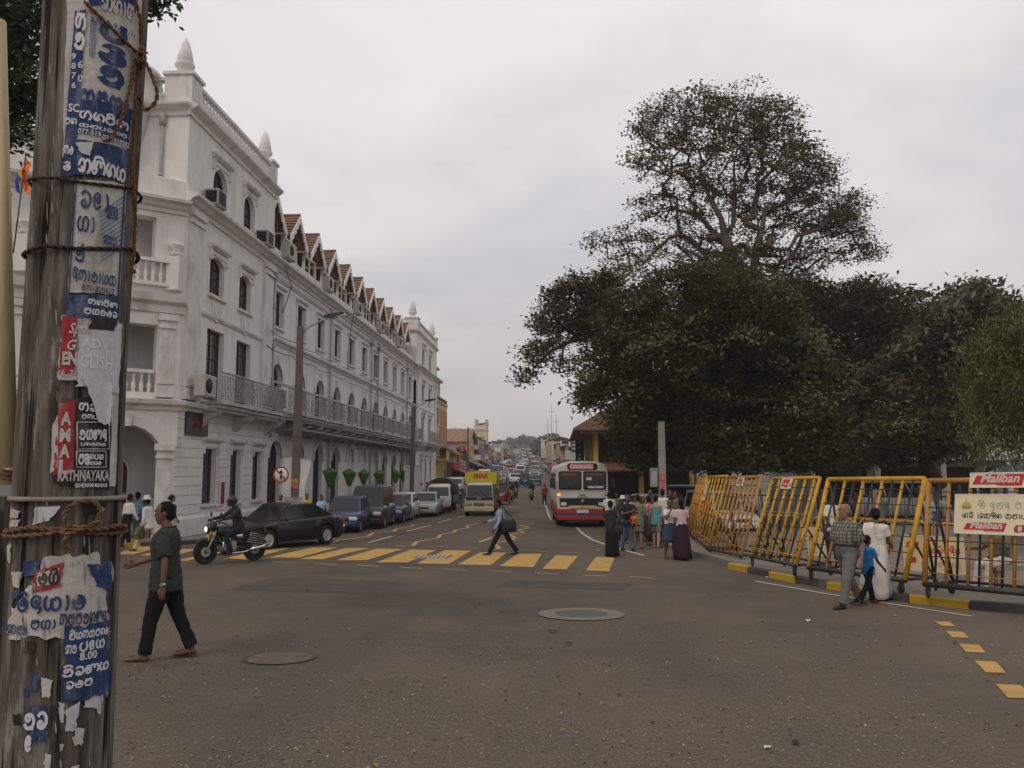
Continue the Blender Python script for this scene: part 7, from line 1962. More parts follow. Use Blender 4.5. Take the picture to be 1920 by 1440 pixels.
wsari = person('woman in a white sari with black hair walking behind the bald man', G(1648, 1124), R(150), 1.56, 2, (14, 6), (-14, 14), (-4, 8, 30), (10, 8, 60), (15, 0), 'tee', 'cloth_offwhite', 'sari', 'cloth_offwhite', 'bun', 'skin_brown', 1.05, vox=.015, female=True, hem=.06)
q = MB(); s_ = 1.56 / 1.7
L, Rr = [], []
for i in range(12):
    f = i / 11; z = 1.42 - 1.12 * max(0, f - .12) / .88 + (.02 if f < .12 else 0); y = -.10 + .24 * min(1, f / .15) + .06 * f
    w = .10 + .12 * f
    L.append((.11 - w + .02 * math.sin(f * 9), y + .015 * math.sin(f * 14), z)); Rr.append((.11 + w * .8, y - .02 + .02 * math.cos(f * 11), z - .02))
q.add([tuple(c * s_ for c in p) for p in L + Rr], [(i, i + 1, 13 + i, 12 + i) for i in range(11)], True)
q.add([(p[0] * s_, p[1] * s_ + .015, p[2] * s_) for p in L + Rr], [(i, i + 1, 13 + i, 12 + i) for i in range(11)], True)
q.build('sari_drape', 'cloth_offwhite', wsari)
person('woman in a long black dress standing at the end of the zebra by the bus', G(1147, 1044), R(-150), 1.52, 2, (4, 4), (-4, 4), (10, 10, 75, 40), (15, 10, 85, 40), (-20, 4), 'tee', 'cloth_charcoal', 'sari', 'cloth_black', 'bun', 'skin_brown', 1.0, vox=.018, female=True, hem=.05)
p = G(1152, 1043); bag('black handbag on the arm of the woman in black', (p[0] + .1, p[1] - .28, p[2] + .62), 0, (.26, .12, .24), 'leather_black', [(-.1, 0, .22), (-.05, .02, .42), (.05, .02, .42), (.1, 0, .22)], name='handbag')
jm = person('man in jeans and a dark shirt holding a small child by the bus', G(1177, 1033), R(20), 1.66, 0, (10, 6, 3), (-8, 8, 3), (45, 12, 70, 45), (35, 10, 80, 45), (-35, 0), 'tee', 'cloth_navy', 'trousers', 'cloth_jeans', 'short', 'skin_brown', 1.05, vox=.018, shoe='shoe')
pj = jm.location
person('toddler in red and orange carried on the arm of the man in jeans', (pj.x + .18, pj.y - .24, pj.z + .60), R(-60), .82, 0, (55, 60, 12), (55, 60, 12), (30, 10, 50), (30, 10, 50), (0, 0), 'tee', 'cloth_orange', 'shorts', 'cloth_navy', 'short', 'skin_brown', 1.15, vox=.014, shoe='sandal', seat=.46)
person('man in an olive shirt and dark shorts seen from behind beside the man in jeans', G(1197, 1028), R(175), 1.64, 0, (8, 6), (-8, 10), (-4, 8, 20), (4, 8, 25), (0, 0), 'short', 'cloth_olive', 'shorts', 'cloth_khaki', 'short', 'skin_tan', 1.08, vox=.018)
person('woman in a teal top and khaki shorts seen from behind in the crowd', G(1231, 1027), R(165), 1.62, 0, (10, 8), (-10, 10), (-6, 10, 15), (8, 10, 20), (0, 0), 'strap', 'cloth_teal', 'shorts', 'cloth_khaki', 'bun', 'skin_fair', 1.0, vox=.018, female=True)
person('woman in a white blouse and blue skirt holding a hand to her face', G(1257, 1047), R(25), 1.56, 0, (6, 4), (-6, 6), (15, 10, 70, 20), (40, 10, 125, 20), (-30, 4), 'tee', 'cloth_white', 'skirt', 'cloth_skirtblue', 'bun', 'skin_brown', .98, vox=.018, female=True, hem=.48)
person('long haired woman in a pink blouse and long dark purple skirt by the barricade', G(1279, 1050), R(200), 1.58, 0, (8, 4), (-8, 6), (-2, 10, 40, 20), (10, 10, 50, 20), (10, 0), 'tee', 'cloth_pink', 'skirt', 'cloth_purple', 'long', 'skin_brown', .98, vox=.018, female=True, hem=.06)
p = G(1266, 1046); bag('pale pink handbag between the two women by the barricade', (p[0] - .02, p[1] - .2, p[2] + .66), R(10), (.24, .12, .28), 'cloth_pink', [(-.09, 0, .26), (-.04, .02, .46), (.04, .02, .46), (.09, 0, .26)], name='handbag')
CR = [(1216, 1018, 29.5, 'woman in a salmon pink top behind the one in teal', 'tee', 'cloth_salmon', 'trousers', 'cloth_black', True, 160),
 (1243, 1012, 28.5, 'man in a white shirt half hidden behind the woman in teal', 'short', 'cloth_white', 'trousers', 'cloth_charcoal', False, 150),
 (1168, 1005, 28.5, 'person in a white cap and dark clothes behind the man in jeans', 'tee', 'cloth_charcoal', 'trousers', 'cloth_navy', False, 10),
 (1143, 990, 33, 'man in a white shirt standing by the rear of the bus', 'short', 'cloth_white', 'trousers', 'cloth_jeans', False, 185),
 (1190, 1000, 30, 'person in an orange shirt in the middle of the crowd', 'tee', 'cloth_orange', 'trousers', 'cloth_charcoal', False, 70),
 (1207, 1004, 29, 'woman in pale pink facing the camera in the crowd', 'tee', 'cloth_pink', 'skirt', 'cloth_black', True, 5),
 (1222, 998, 31.5, 'man in a dark shirt at the back of the crowd', 'short', 'cloth_charcoal', 'trousers', 'cloth_khaki', False, -60),
 (1256, 1000, 31, 'man in black near the concrete pole behind the crowd', 'tee', 'cloth_black', 'trousers', 'cloth_jeans', False, 30),
 (1224, 1012, 27.6, 'woman in a red top at the front edge of the crowd by the pole', 'tee', 'cloth_red', 'skirt', 'cloth_charcoal', True, 40),
 (1180, 1000, 31.5, 'man in a pale blue shirt walking towards the camera in the crowd', 'short', 'cloth_paleblue', 'trousers', 'cloth_charcoal', False, -10),
 (1248, 990, 34, 'man in a cream shirt by the white cars behind the crowd', 'short', 'cloth_cream', 'trousers', 'cloth_jeans', False, 90),
 (1270, 1000, 29.5, 'man in a grey shirt leaning near the far narrow barricade', 'short', 'cloth_grey', 'trousers', 'cloth_black', False, -70),
 (1157, 985, 36, 'man in yellowish shirt farther back beside the bus', 'short', 'cloth_khaki', 'trousers', 'cloth_black', False, 20)]
for x, y, D, lb, tp, tm, bt, bm_, fe, rz in CR:
    p = atY(x, y, D)
    person(lb, (p.x, D, gh(D) + (.13 if p.x > 3.2 else 0)), R(rz), rng.uniform(1.52, 1.66), 0, (8, 6), (-8, 8), (rng.uniform(-10, 10), 8, 25), (rng.uniform(0, 30), 8, 40), (rng.uniform(-30, 30), 0), tp, tm, bt, bm_, 'bun' if fe else 'short', rng.choice(['skin_brown', 'skin_dark']), 1.0, vox=.022, female=fe, hat='cloth_white' if 'cap' in lb else None, hem=.3)
person('man in a white shirt and black trousers walking away at the hotel corner', G(237, 1026), R(150), 1.66, 3, (12, 6), (-12, 14), (-6, 8, 15), (10, 8, 20), (0, 0), 'long', 'cloth_white', 'trousers', 'cloth_black', 'short', 'skin_dark', 1.05, tuck=True, vox=.018, shoe='shoe')
p = G(254, 1012); person('man in a pale blue shirt beside the white shirted men at the hotel corner', p, R(160), 1.66, 0, (8, 6), (-8, 10), (0, 8, 15), (6, 8, 20), (0, 0), 'short', 'cloth_skyblue', 'trousers', 'cloth_jeans', 'short', 'skin_dark', 1.0, vox=.018)
hm = person('man in a white hat, white shirt and cream trousers striding to the left', G(276, 1034), R(-95), 1.66, 6, (27, 6, 2), (-25, 10, 2), (-8, 8, 20), (10, 8, 25), (0, 0), 'long', 'cloth_white', 'trousers', 'cloth_cream', 'short', 'skin_dark', 1.02, vox=.017, hat='cloth_white', shoe='shoe')
p = hm.location; mat('bag_print', (.10, .08, .03), .6, .8, 6, dirt=.9, dirtcol=(.6, .45, .05), dscale=5)
bag('black and yellow shopping bag carried by the man in the white hat', (p.x - .10, p.y - .30, p.z + .38), R(-90), (.34, .16, .36), 'bag_print', [(-.1, 0, .34), (-.04, 0, .5), (.04, 0, .5), (.1, 0, .34)], name='shopping_bag')
p = G(292, 1014); person('young man in a light shirt behind the man in the white hat', p, R(60), 1.66, 0, (8, 6), (-8, 10), (0, 8, 15), (6, 8, 20), (-30, 0), 'short', 'cloth_paleblue', 'trousers', 'cloth_charcoal', 'short', 'skin_brown', 1.0, vox=.018)
p = G(318, 1020); wb = person('woman with dark hair and a black backpack behind the walking man', p, R(140), 1.60, 0, (8, 6), (-8, 10), (0, 8, 15), (6, 8, 20), (-20, 0), 'tee', 'cloth_white', 'skirt', 'cloth_cream', 'bun', 'skin_brown', 1.0, vox=.018, female=True, hem=.2)
p = wb.location; bag('black backpack worn by the woman behind the walking man', (p.x + .10, p.y - .16, p.z + .86), R(140), (.30, .18, .46), 'leather_black', name='backpack')
p = G(327, 1004); person('man in a white shirt close to the hotel wall by the backpack', p, R(120), 1.66, 0, (8, 6), (-8, 10), (0, 8, 15), (6, 8, 20), (-20, 0), 'short', 'cloth_white', 'trousers', 'cloth_charcoal', 'short', 'skin_brown', 1.0, vox=.018)
for x, D, lb, tm, fe, rz, hh in [(527, 30.3, 'man in a lilac blue shirt on the pavement behind the black saloon', 'cloth_paleblue', False, -20, 1.42), (560, 33.2, 'person in red behind the foot of the near street lamp', 'cloth_red', False, 60, 1.40), (575, 31.2, 'boy in a yellow shirt with black straps behind the black saloon', 'cloth_yellow', False, 30, 1.45), (603, 30.6, 'woman in a light blue shirt standing by the blue hatchback', 'cloth_skyblue', True, 40, 1.42)]:
    w = atY(x, 930, D)
    person(lb, (w.x, D, gh(D) + .13), R(rz), hh, 0, (4, 4), (-4, 6), (4, 8, 25), (10, 8, 30), (0, 0), 'tee', tm, 'trousers', 'cloth_charcoal', 'bun' if fe else 'short', 'skin_brown', 1.0, vox=.02, female=fe)
for x, y, lb, tm, bm_, rz, hh in [(1021, 947, 'man in a dark red shirt standing at the road edge left of the bus', 'cloth_red', 'cloth_charcoal', 20, 1.62), (850, 954, 'man in an orange shirt beside the parked three-wheeler', 'cloth_orange', 'cloth_jeans', -30, 1.6)]:
    p = G(x, y); person(lb, p, R(rz), hh, 0, (6, 4), (-6, 6), (4, 8, 25), (20, 8, 60), (0, 0), 'short', tm, 'trousers', bm_, 'short', 'skin_dark', 1.0, vox=.024)
for k, o in enumerate(FAR_BIKES):
    p = o.location
    person(['helmeted rider of the leading motorbike behind the yellow lorry', 'helmeted rider of the following motorbike', 'helmeted rider alone in the middle of the street'][k], (p.x, p.y + .2, p.z), o.rotation_euler.z, 1.66, 12, (62, 78, 8), (62, 78, 8), (48, 14, 22), (48, 14, 22), (0, 0), 'long', ['cloth_charcoal', 'cloth_navy', 'cloth_black'][k], 'trousers', 'cloth_navy', 'short', 'skin_dark', 1.0, vox=.026, shoe='shoe', helmet='black_paint', seat=.92)
for x, D, lb, tm, bm_, rz in [(1556, 20.5, 'person in white behind the gap between the second and third barricades', 'cloth_white', 'cloth_charcoal', 30), (1597, 24, 'man in dark clothes behind the widest yellow barricade', 'cloth_charcoal', 'cloth_navy', 80), (1735, 25, 'man in a blue shirt behind the joint of the two right barricades', 'cloth_paleblue', 'cloth_charcoal', -40), (1648, 27, 'person in grey under the trees behind the bald man', 'cloth_grey', 'cloth_black', 10), (1320, 29, 'woman in red behind the first barricades', 'cloth_red', 'cloth_black', 100)]:
    w = atY(x, 900, D); person(lb, (w.x, D, gh(D) + .13), R(rz), 1.62, 0, (5, 4), (-5, 6), (4, 8, 25), (10, 8, 30), (0, 0), 'short', tm, 'trousers', bm_, 'short', 'skin_dark', 1.0, vox=.022)
w = atY(1875, 960, 15.5); person('seated man in a brown shirt and pale trousers behind the big white sign', (w.x, 15.5, gh(15.5) + .13), R(-75), 1.66, 6, (80, 75, 6), (76, 70, 6), (20, 10, 50), (25, 10, 60), (0, 0), 'short', 'cloth_khaki', 'trousers', 'cloth_offwhite', 'short', 'skin_dark', 1.0, vox=.02, seat=.56)
t = thing('bench', 'low concrete bench under the seated man behind the big white sign', 'bench', (w.x, 15.5, gh(15.5) + .12))
b = MB(); b.bx(-.25, 1.2, -.25, .25, .36, .44); b.build('seat', 'concrete', t)
for x in (-.15, 1.05):
    b = MB(); b.bx(x - .06, x + .06, -.2, .2, 0, .36); b.build('leg', 'concrete', t)
PRO = []
for k, (tm, bm_, fe) in enumerate([('cloth_white', 'cloth_charcoal', False), ('cloth_red', 'cloth_black', True), ('cloth_paleblue', 'cloth_navy', False), ('cloth_yellow', 'cloth_charcoal', False), ('cloth_pink', 'cloth_purple', True), ('cloth_orange', 'cloth_black', False)]):
    p = Vector(((LX(70) + 2.2), 66 + 3 * k, 0)); p.z = gh(p.y) + .1
    o = person('tiny pedestrian on the crowded pavement up the street', p, R(20 + 50 * k), 1.6, 0, (10, 6), (-10, 12), (-8, 8, 15), (12, 8, 25), (0, 0), 'short', tm, 'trousers' if not fe else 'skirt', bm_, 'short' if not fe else 'bun', 'skin_dark', 1.0, vox=.034, female=fe, shoe='none', hem=.2, group='pedestrians on the pavements up the street')
    PRO.append((o, {'cloth_white': 'white', 'cloth_red': 'red', 'cloth_paleblue': 'pale blue', 'cloth_yellow': 'yellow', 'cloth_pink': 'pink', 'cloth_orange': 'orange'}[tm]))
for o, c in PRO: o['label'] = f'tiny pedestrian in {c} on the hotel side pavement beyond the parked lorry'
for k in range(54):
    o, c = PRO[k % 6]
    y = rng.uniform(95, 210); side = rng.choice((-1, 1, 1))
    x = LX(y) + rng.uniform(1.2, 3.0) if side < 0 else RX(y) - rng.uniform(.8, 3.4)
    n = copy_tree(o); n.location = (x, y, gh(y)); n.rotation_euler.z = rng.uniform(0, 6.28)
    n['label'] = f'tiny pedestrian in {c} on the {"left" if side < 0 else "right"} side by the {near_shop(y, spec if side < 0 else rspec)}'
    n['group'] = f'{c} clad pedestrians far up the {"left" if side < 0 else "right"} side'
bpy.data.scenes.remove(TS)
# barricades along the right pavement
_CAST = None
def barricade(label, pl, pr, nbars, pattern, lean=.58, top_z=1.90, tube='yellow_tube', r=.036, rin=.027, rdark=.020, wires=6, legs=True):
    """pl, pr: world feet of the two ends; bars lean back from the road"""
    global _CAST
    pl, pr = Vector(pl), Vector(pr)
    c = (pl + pr) / 2
    t = thing('barricade', label, 'barricade', c, 0, 'yellow barricades along the pavement')
    a, b_ = pl - c, pr - c
    d = (b_ - a); L = d.length; d.normalize()
    back = Vector((-d.y, d.x, 0)).normalized()
    if back.x < 0: back = -back
    H = top_z - c.z
    lo = .22
    def P(f, g, off=0.0):
        base = a.lerp(b_, f); z = lo + (H - lo) * g
        return Vector((base.x, base.y, base.z + z)) + back * (lean * g + off)
    m = MB(); m.cyl(P(0, 1), P(1, 1), r, n=8); m.build('top_rail', tube, t)
    m = MB(); m.cyl(P(-.01, 0), P(1.01, 0), r * 1.05, n=8); m.build('bottom_rail', 'black_tube', t)
    for k in range(nbars):
        f = k / (nbars - 1); yel = pattern[k % len(pattern)] == 'y' or k in (0, nbars - 1)
        edge = k in (0, nbars - 1)
        j = rng.uniform(-.004, .004)
        m = MB(); m.cyl(P(f + j, .0), P(f - j, 1), r if edge else (rin if yel else rdark), n=7); m.build('bar', tube if yel else 'black_tube', t)
    for k in range(wires):
        g = (k + .7) / (wires + .4); m = MB(); s = rng.uniform(-.006, .006)
        m.tube([P(0, g + s, -.02), P(.5, g - s * .5, -.022), P(1, g + s * .7, -.02)], .009, 5); m.build('crossbar', 'black_tube' if k % 3 else tube, t)
    m = MB()
    for f in (.04, .96):
        foot = P(f, 0) + back * .78; foot.z = P(f, 0).z
        m.cyl(P(f, 0), foot, .028, n=6); m.cyl(foot, P(f, .93), .024, n=6); m.cyl(foot + Vector((0, 0, .0)), P(f, .45), .020, n=6)
    m.cyl(P(.04, 0) + back * .78, P(.96, 0) + back * .78, .026, n=6)
    m.build('support_frame', 'black_tube', t)
    if legs:
        if _CAST is None:
            q = MB(); q.lathe([(.01, -.02), (.06, -.02), (.07, -.012), (.07, .012), (.06, .02), (.01, .02)], 12, axis='x', c=(0, .02, .07)); q.bx(-.035, .035, -.02, .035, .13, .2); q.bx(-.034, -.026, -.01, .04, .05, .14); q.bx(.026, .034, -.01, .04, .05, .14)
            _CAST = q.mesh('caster', 'black_tube')
        for f in (.03, .97):
            for o_ in (0, .78):
                p = P(f, 0, o_); ob('caster', _CAST, t, (p.x, p.y, a.lerp(b_, f).z), rng.uniform(-.6, .6))
    return t, P, d, back
def board(label, P, d, f0, g0, w, h, back, cat='sign', name='sponsor_sign', base='cream_sign', off=-.05):
    """flat printed board hung on the bars: returns thing and helpers"""
    p = P(f0, g0) + back * off
    up = (P(f0, 1) - P(f0, 0)).normalized()
    return p, up
def print_board(label, o, U, V, w, h, draw, base='cream_sign', name='sponsor_sign', group=None):
    U, V = Vector(U).normalized(), Vector(V).normalized(); N = U.cross(V)
    t = thing(name, label, 'sign', o, 0, group)
    m = MB(); m.prism([(0, 0), (w, 0), (w, h), (0, h)], N * -.012, U, V, N * .012); s = m.build('board', base, t)
    m = MB()
    for q in ((0, 0, w, .012), (0, h - .012, w, h), (0, .0125, .012, h - .0125), (w - .012, .0125, w, h - .0125)): m.prism([(q[0], q[1]), (q[2], q[1]), (q[2], q[3]), (q[0], q[3])], (0, 0, 0), U, V, N * .006)
    m.build('edge', 'white_paint', t)
    draw(t, U, V, N, w, h); return t
def red_logo(t, U, V, N, x, y, w, h, word='Maliban'):
    m = MB(); k = h * .12
    m.prism([(x, y + k), (x + w * .45, y + k), (x + w * .5, y), (x + w * .93, y), (x + w, y + h), (x + w * .25, y + h), (x + w * .22, y + h - k * .8), (x + w * .08, y + h - k * .8)], N * .001, U, V, N * .003); lg = m.build('logo', 'red_sign', t)
    m = MB(); put_text(m, text_mesh(word, .025, .28), U * (x + w * .53) + V * (y + h * .27) + N * .006, U, V, width=w * .74, center=True); m.build('lettering', 'sign_white', lg)
def biscuit(t, U, V, N, x, y, s):
    m = MB(); m.prism([(x, y), (x + s * 1.3, y + s * .1), (x + s * 1.4, y + s * .9), (x + s * .1, y + s * .8), (x - s * .12, y + s * .4)], N * .001, U, V, N * .002); pk = m.build('packet_picture', 'bus_red', t)
    m = MB(); m.prism([(x + s * .3, y + s * .15), (x + s * .7, y + s * .18), (x + s * .72, y + s * .7), (x + s * .32, y + s * .66)], N * .0035, U, V, N * .001); m.build('packet_label', 'sign_white', pk)
def mal_small(t, U, V, N, w, h):
    red_logo(t, U, V, N, w * .06, h * .12, w * .68, h * .76)
    biscuit(t, U, V, N, w * .80, h * .2, h * .40)
mat('board_back', (.30, .28, .24), .7, .1, 3)
KZ = KH
def gp(x, y): return at(x, y, KZ)
BAR = {}
B1 = barricade('far narrow brownish barricade nearest the crowd', at(1285, 1001, 0), at(1297, 1014, 0), 9, 'y', tube='ochre_tube', wires=5)
B2 = barricade('yellow barricade carrying a pale notice near the two women', at(1298, 1018, 0), at(1328, 1042, 0), 7, 'y', tube='yellow_tube')
B3 = barricade('long yellow barricade with a small red sign left of the gap', at(1330, 1045, 0), at(1391, 1059, 0), 9, 'y', tube='ochre_tube')
B4 = barricade('yellow barricade with a red sign in the middle of its top rail', gp(1409, 1062), gp(1494, 1081), 12, 'yb', tube='yellow_tube')
B5 = barricade('widest yellow barricade with black bars between the yellow ones', gp(1517, 1086), gp(1698, 1113), 11, 'yb', tube='yellow_tube', r=.044)
B6 = barricade('ochre barricade with a large white sign at the right edge', gp(1735, 1121), gp(1975, 1146), 12, 'yb', lean=.30, tube='ochre_tube', r=.044)
def on_bars(B, f, g, off=-.05):
    t, P, d, back = B
    return t.location + P(f, g) + back * off
def bup(B): t, P, d, back = B; return (P(.5, 1) - P(.5, 0)).normalized()
def dirU(B):
    d = B[2]; return d if d.dot(Vector((1, -.3, 0))) > 0 else -d
for B, f, w, h, lb in ((B3, .40, .42, .22, 'small red Maliban sign on the top of the long barricade'), (B4, .28, .48, .24, 'red Maliban sign on the top of the barricade right of the gap'), (B1, .35, .25, .2, 'dull little red sign on the far narrow barricade')):
    print_board(lb, on_bars(B, f, 1.02 - h / 1.6), dirU(B), bup(B), w, h, mal_small)
def notice(t, U, V, N, w, h):
    m = MB(); m.prism([(.03, h * .48), (w - .03, h * .48), (w - .03, h - .03), (.03, h - .03)], N * .001, U, V, N * .002); m.build('upper_print', 'sign_white', t)
    m = MB()
    for k in range(5): m.prism([(.06, h * .56 + k * .05), (w * rng.uniform(.6, .9), h * .56 + k * .05), (w * .8, h * .56 + k * .05 + .02), (.06, h * .56 + k * .05 + .02)], N * .0035, U, V, N * .001)
    m.build('lettering', 'steel_grey', t)
    red_logo(t, U, V, N, .03, .10, w * .5, .11); biscuit(t, U, V, N, w * .62, .10, .10)
print_board('tall pale notice with a red logo on the barricade near the two women', on_bars(B2, .12, .62), dirU(B2), bup(B2), .46, .62, notice)
def mal_big(t, U, V, N, w, h):
    red_logo(t, U, V, N, w * .03, h * .12, w * .58, h * .76); biscuit(t, U, V, N, w * .70, h * .2, h * .55)
print_board('long red and cream Maliban sign along the top of the right barricade', on_bars(B6, .37, .93), dirU(B6), bup(B6), 1.35, .24, mal_big)
mat('emblem_gold', (.45, .38, .08), .6, .1, 5); mat('emblem_green', (.10, .20, .08), .6, .1, 5)
def shrine(t, U, V, N, x, y, s):
    m = MB(); m.prism([(x, y), (x + s, y), (x + s, y + s * .42), (x + s * 1.08, y + s * .42), (x + s * .78, y + s * .72), (x + s * .62, y + s * .78), (x + s * .5, y + s * 1.15), (x + s * .38, y + s * .78), (x + s * .22, y + s * .72), (x - s * .08, y + s * .42), (x, y + s * .42)], N * .001, U, V, N * .002); e_ = m.build('emblem', 'emblem_gold', t)
    m = MB()
    for k in range(3): m.prism([(x + s * (.12 + .28 * k), y + s * .06), (x + s * (.30 + .28 * k), y + s * .06), (x + s * (.30 + .28 * k), y + s * .34), (x + s * (.12 + .28 * k), y + s * .34)], N * .0035, U, V, N * .001)
    m.build('doorway', 'emblem_green', e_)
def big_sign(t, U, V, N, w, h):
    shrine(t, U, V, N, w * .07, h * .62, h * .23)
    m = MB(); put_text(m, script_mesh(['sha+i', ' ', 'da+l', 'la', 'da', ' ', 'ma', 'aa', 'la+i', 'ga', 'aa', 'va'], .10), U * (w * .22) + V * (h * .64) + N * .003, U, V, height=h * .17); m.build('title', 'steel_grey', t)
    m = MB(); put_text(m, script_mesh(['a', 'dha+i', ' ', 'aa', 'ra', 'ka', 'sha+i', 'ta', ' ', 'ka', 'la', 'aa', 'pa', 'ya'], .17), U * (w * .08) + V * (h * .40) + N * .003, U, V, height=h * .125); m.build('lettering', 'black_paint', t)
    red_logo(t, U, V, N, w * .09, h * .08, w * .40, h * .21); biscuit(t, U, V, N, w * .56, h * .07, h * .22)
print_board('large cream sign with an emblem, two lines of round script and a red logo', on_bars(B6, .26, .50, -.09), dirU(B6), bup(B6), 1.62, .63, big_sign, base='cream_sign')
def low_barrier(label, a, b_, h=.95):
    a, b_ = Vector(a), Vector(b_); c = (a + b_) / 2
    t = thing('crowd_barrier', label, 'barrier', c, 0, 'low crowd barriers inside the enclosure'); a, b_ = a - c, b_ - c
    up = Vector((0, 0, 1)); d = (b_ - a).normalized(); bk = Vector((-d.y, d.x, 0))
    m = MB(); m.tube([a + up * .1, a + up * (h - .1), a + up * h + d * .1, b_ + up * h - d * .1, b_ + up * (h - .1), b_ + up * .1], .022, 6); m.cyl(a + up * .18, b_ + up * .18, .018, n=6); m.build('frame', 'yellow_tube', t)
    n = max(3, int((b_ - a).length / .28))
    for k in range(1, n):
        p = a.lerp(b_, k / n); m = MB(); m.cyl(p + up * .18, p + up * h, .012, n=5); m.build('bar', 'yellow_tube' if k % 2 else 'black_tube', t)
    for p in (a, b_):
        m = MB(); m.cyl(p - bk * .3 + up * .03, p + bk * .3 + up * .03, .02, n=5); m.cyl(p + up * .03, p + up * .12, .02, n=5); m.build('foot', 'black_tube', t)
    return t
def gY(x, Y):
    p = atY(x, 950, Y); return (p.x, Y, gh(Y) + KH)
for x0, x1, Y0, Y1, lb in [(1428, 1500, 25, 24.2, 'low crowd barrier seen through the barricade with the middle red sign'), (1520, 1600, 23.2, 22.4, 'low crowd barrier seen through the left part of the widest barricade'), (1610, 1735, 22, 20.6, 'low crowd barrier seen through the right part of the widest barricade'), (1745, 1835, 20, 19, 'low crowd barrier seen through the right barricade'), (1850, 1990, 19.5, 18, 'low crowd barrier behind the large cream sign'), (1330, 1415, 27, 25.5, 'low crowd barrier seen through the long barricade')]:
    low_barrier(lb, gY(x0, Y0), gY(x1, Y1))
def banner_print(t, U, V, N, w, h):
    red_logo(t, U, V, N, w * .05, h * .62, w * .22, h * .2); biscuit(t, U, V, N, w * .06, h * .2, h * .2)
    shrine(t, U, V, N, w * .36, h * .5, h * .26)
    m = MB(); put_text(m, script_mesh(['va+i', 'ra', 'la', 'da', 'va'], .16), U * (w * .50) + V * (h * .52) + N * .003, U, V, height=h * .24, width=w * .45); m.build('title', 'red_sign', t)
    m = MB(); put_text(m, script_mesh(['a', 'dha+i', ' ', 'aa', 'ra', 'ka', 'sha+i', 'ta', 'ka', 'la'], .16), U * (w * .30) + V * (h * .16) + N * .003, U, V, height=h * .14, width=w * .64); m.build('lettering', 'steel_grey', t)
mat('banner_print', (.62, .47, .24), .7, .25, .9, dirt=.6, dirtcol=(.66, .60, .52), dscale=1.4)
a, c = Vector(gY(1690, 17.6)), Vector(gY(1803, 16.6))
print_board('wide yellow and white printed banner tied low behind the two right barricades', a + Vector((0, 0, .12)), c - a, (0, 0, 1), (c - a).length, .70, banner_print, base='banner_print', name='printed_banner')
a, c = Vector(gY(1512, 20)), Vector(gY(1546, 19.6))
def plain_print(t, U, V, N, w, h): red_logo(t, U, V, N, w * .08, h * .5, w * .34, h * .2)
print_board('small striped cream banner low in the gap beside the widest barricade', a + Vector((0, 0, .2)), c - a, (0, 0, 1), (c - a).length, .65, plain_print, base='banner_print', name='printed_banner')
a, c = Vector(gY(1500, 22)), Vector(gY(1552, 21.4))
def bw_print(t, U, V, N, w, h):
    m = MB(); put_text(m, script_mesh(['ka', 'la', 'aa', 'pa', 'ya'], .2), U * w * .1 + V * h * .25 + N * .003, U, V, height=h * .5, width=w * .8); m.build('lettering', 'black_paint', t)
print_board('white board with black round lettering behind the gap in the barricades', a + Vector((0, 0, .45)), c - a, (0, 0, 1), (c - a).length, .28, bw_print, base='sign_white', name='printed_banner')
mat('paper_litter', (.6, .58, .54), .8, .1, 5); mat('dry_leaf', (.22, .15, .07), .8, .3, 9); mat('dark_litter', (.035, .028, .022), .9, .3, 9)
def litter(label, x, y, s, m, cat='litter'):
    p = at(x, y); t = thing('litter_scrap', label, cat, (p.x, p.y, gh(p.y) + .012), rng.uniform(0, 6), 'scraps of litter on the road')
    q = MB(); n = 7
    q.add([(s * rng.uniform(.5, 1) * math.cos(2 * PI * k / n), s * .6 * rng.uniform(.5, 1) * math.sin(2 * PI * k / n), rng.uniform(0, s * .35)) for k in range(n)] + [(0, 0, s * .3)], [(k, (k + 1) % n, n) for k in range(n)]); q.build('scrap', m, t)
for x, y, s, m, lb in [(1124, 1035, .14, 'paper_litter', 'crumpled white paper lying near the woman in black'), (1438, 1084, .07, 'paper_litter', 'white scrap in the gutter below the middle barricade'), (1678, 1156, .07, 'dry_leaf', 'orange brown scrap on the road in front of the walking family'), (1037, 1186, .08, 'dark_litter', 'dark scrap just below the concrete manhole ring'), (1066, 1210, .07, 'dark_litter', 'dark crumpled scrap below and right of the manhole ring'), (1516, 1166, .07, 'paper_litter', 'white flattened scrap on the road left of the bald man'), (1790, 1207, .06, 'dark_litter', 'dark scrap left of the yellow road dashes'), (1491, 1396, .05, 'dark_litter', 'dark scrap close to the camera on the worn asphalt'), (835, 1270, .05, 'dry_leaf', 'pale leaf left of centre on the worn asphalt'), (1440, 1405, .05, 'paper_litter', 'curved white scrap close to the camera')]:
    litter(lb, x, y, s, m)
cs = []
for k in range(420):
    y = rng.uniform(5, 16); x = rng.uniform(-5.5, 8) * y / 9
    cs.append((x, y, gh(y) + .012))
o = ob('fallen_leaves', leaves_mesh('fallen_leaves', np.array(cs), .05, .022, 'dry_leaf', 2.5)); tag(o, kind='stuff')
mat('road_grit', (.21, .18, .15), .9, .4, 20, var2=.45)
cs = []
for k in range(9000):
    y = 3.4 + 8.5 * rng.random() ** 1.5; x = rng.uniform(-.75, .78) * y
    if mnoise.noise(Vector((x * .8, y * .8, 0))) + rng.uniform(-.3, .5) > 0: cs.append((x, y, gh(y) + .006))
o = ob('road_grit', leaves_mesh('road_grit', np.array(cs), .026, .018, 'road_grit', 3)); tag(o, kind='stuff')
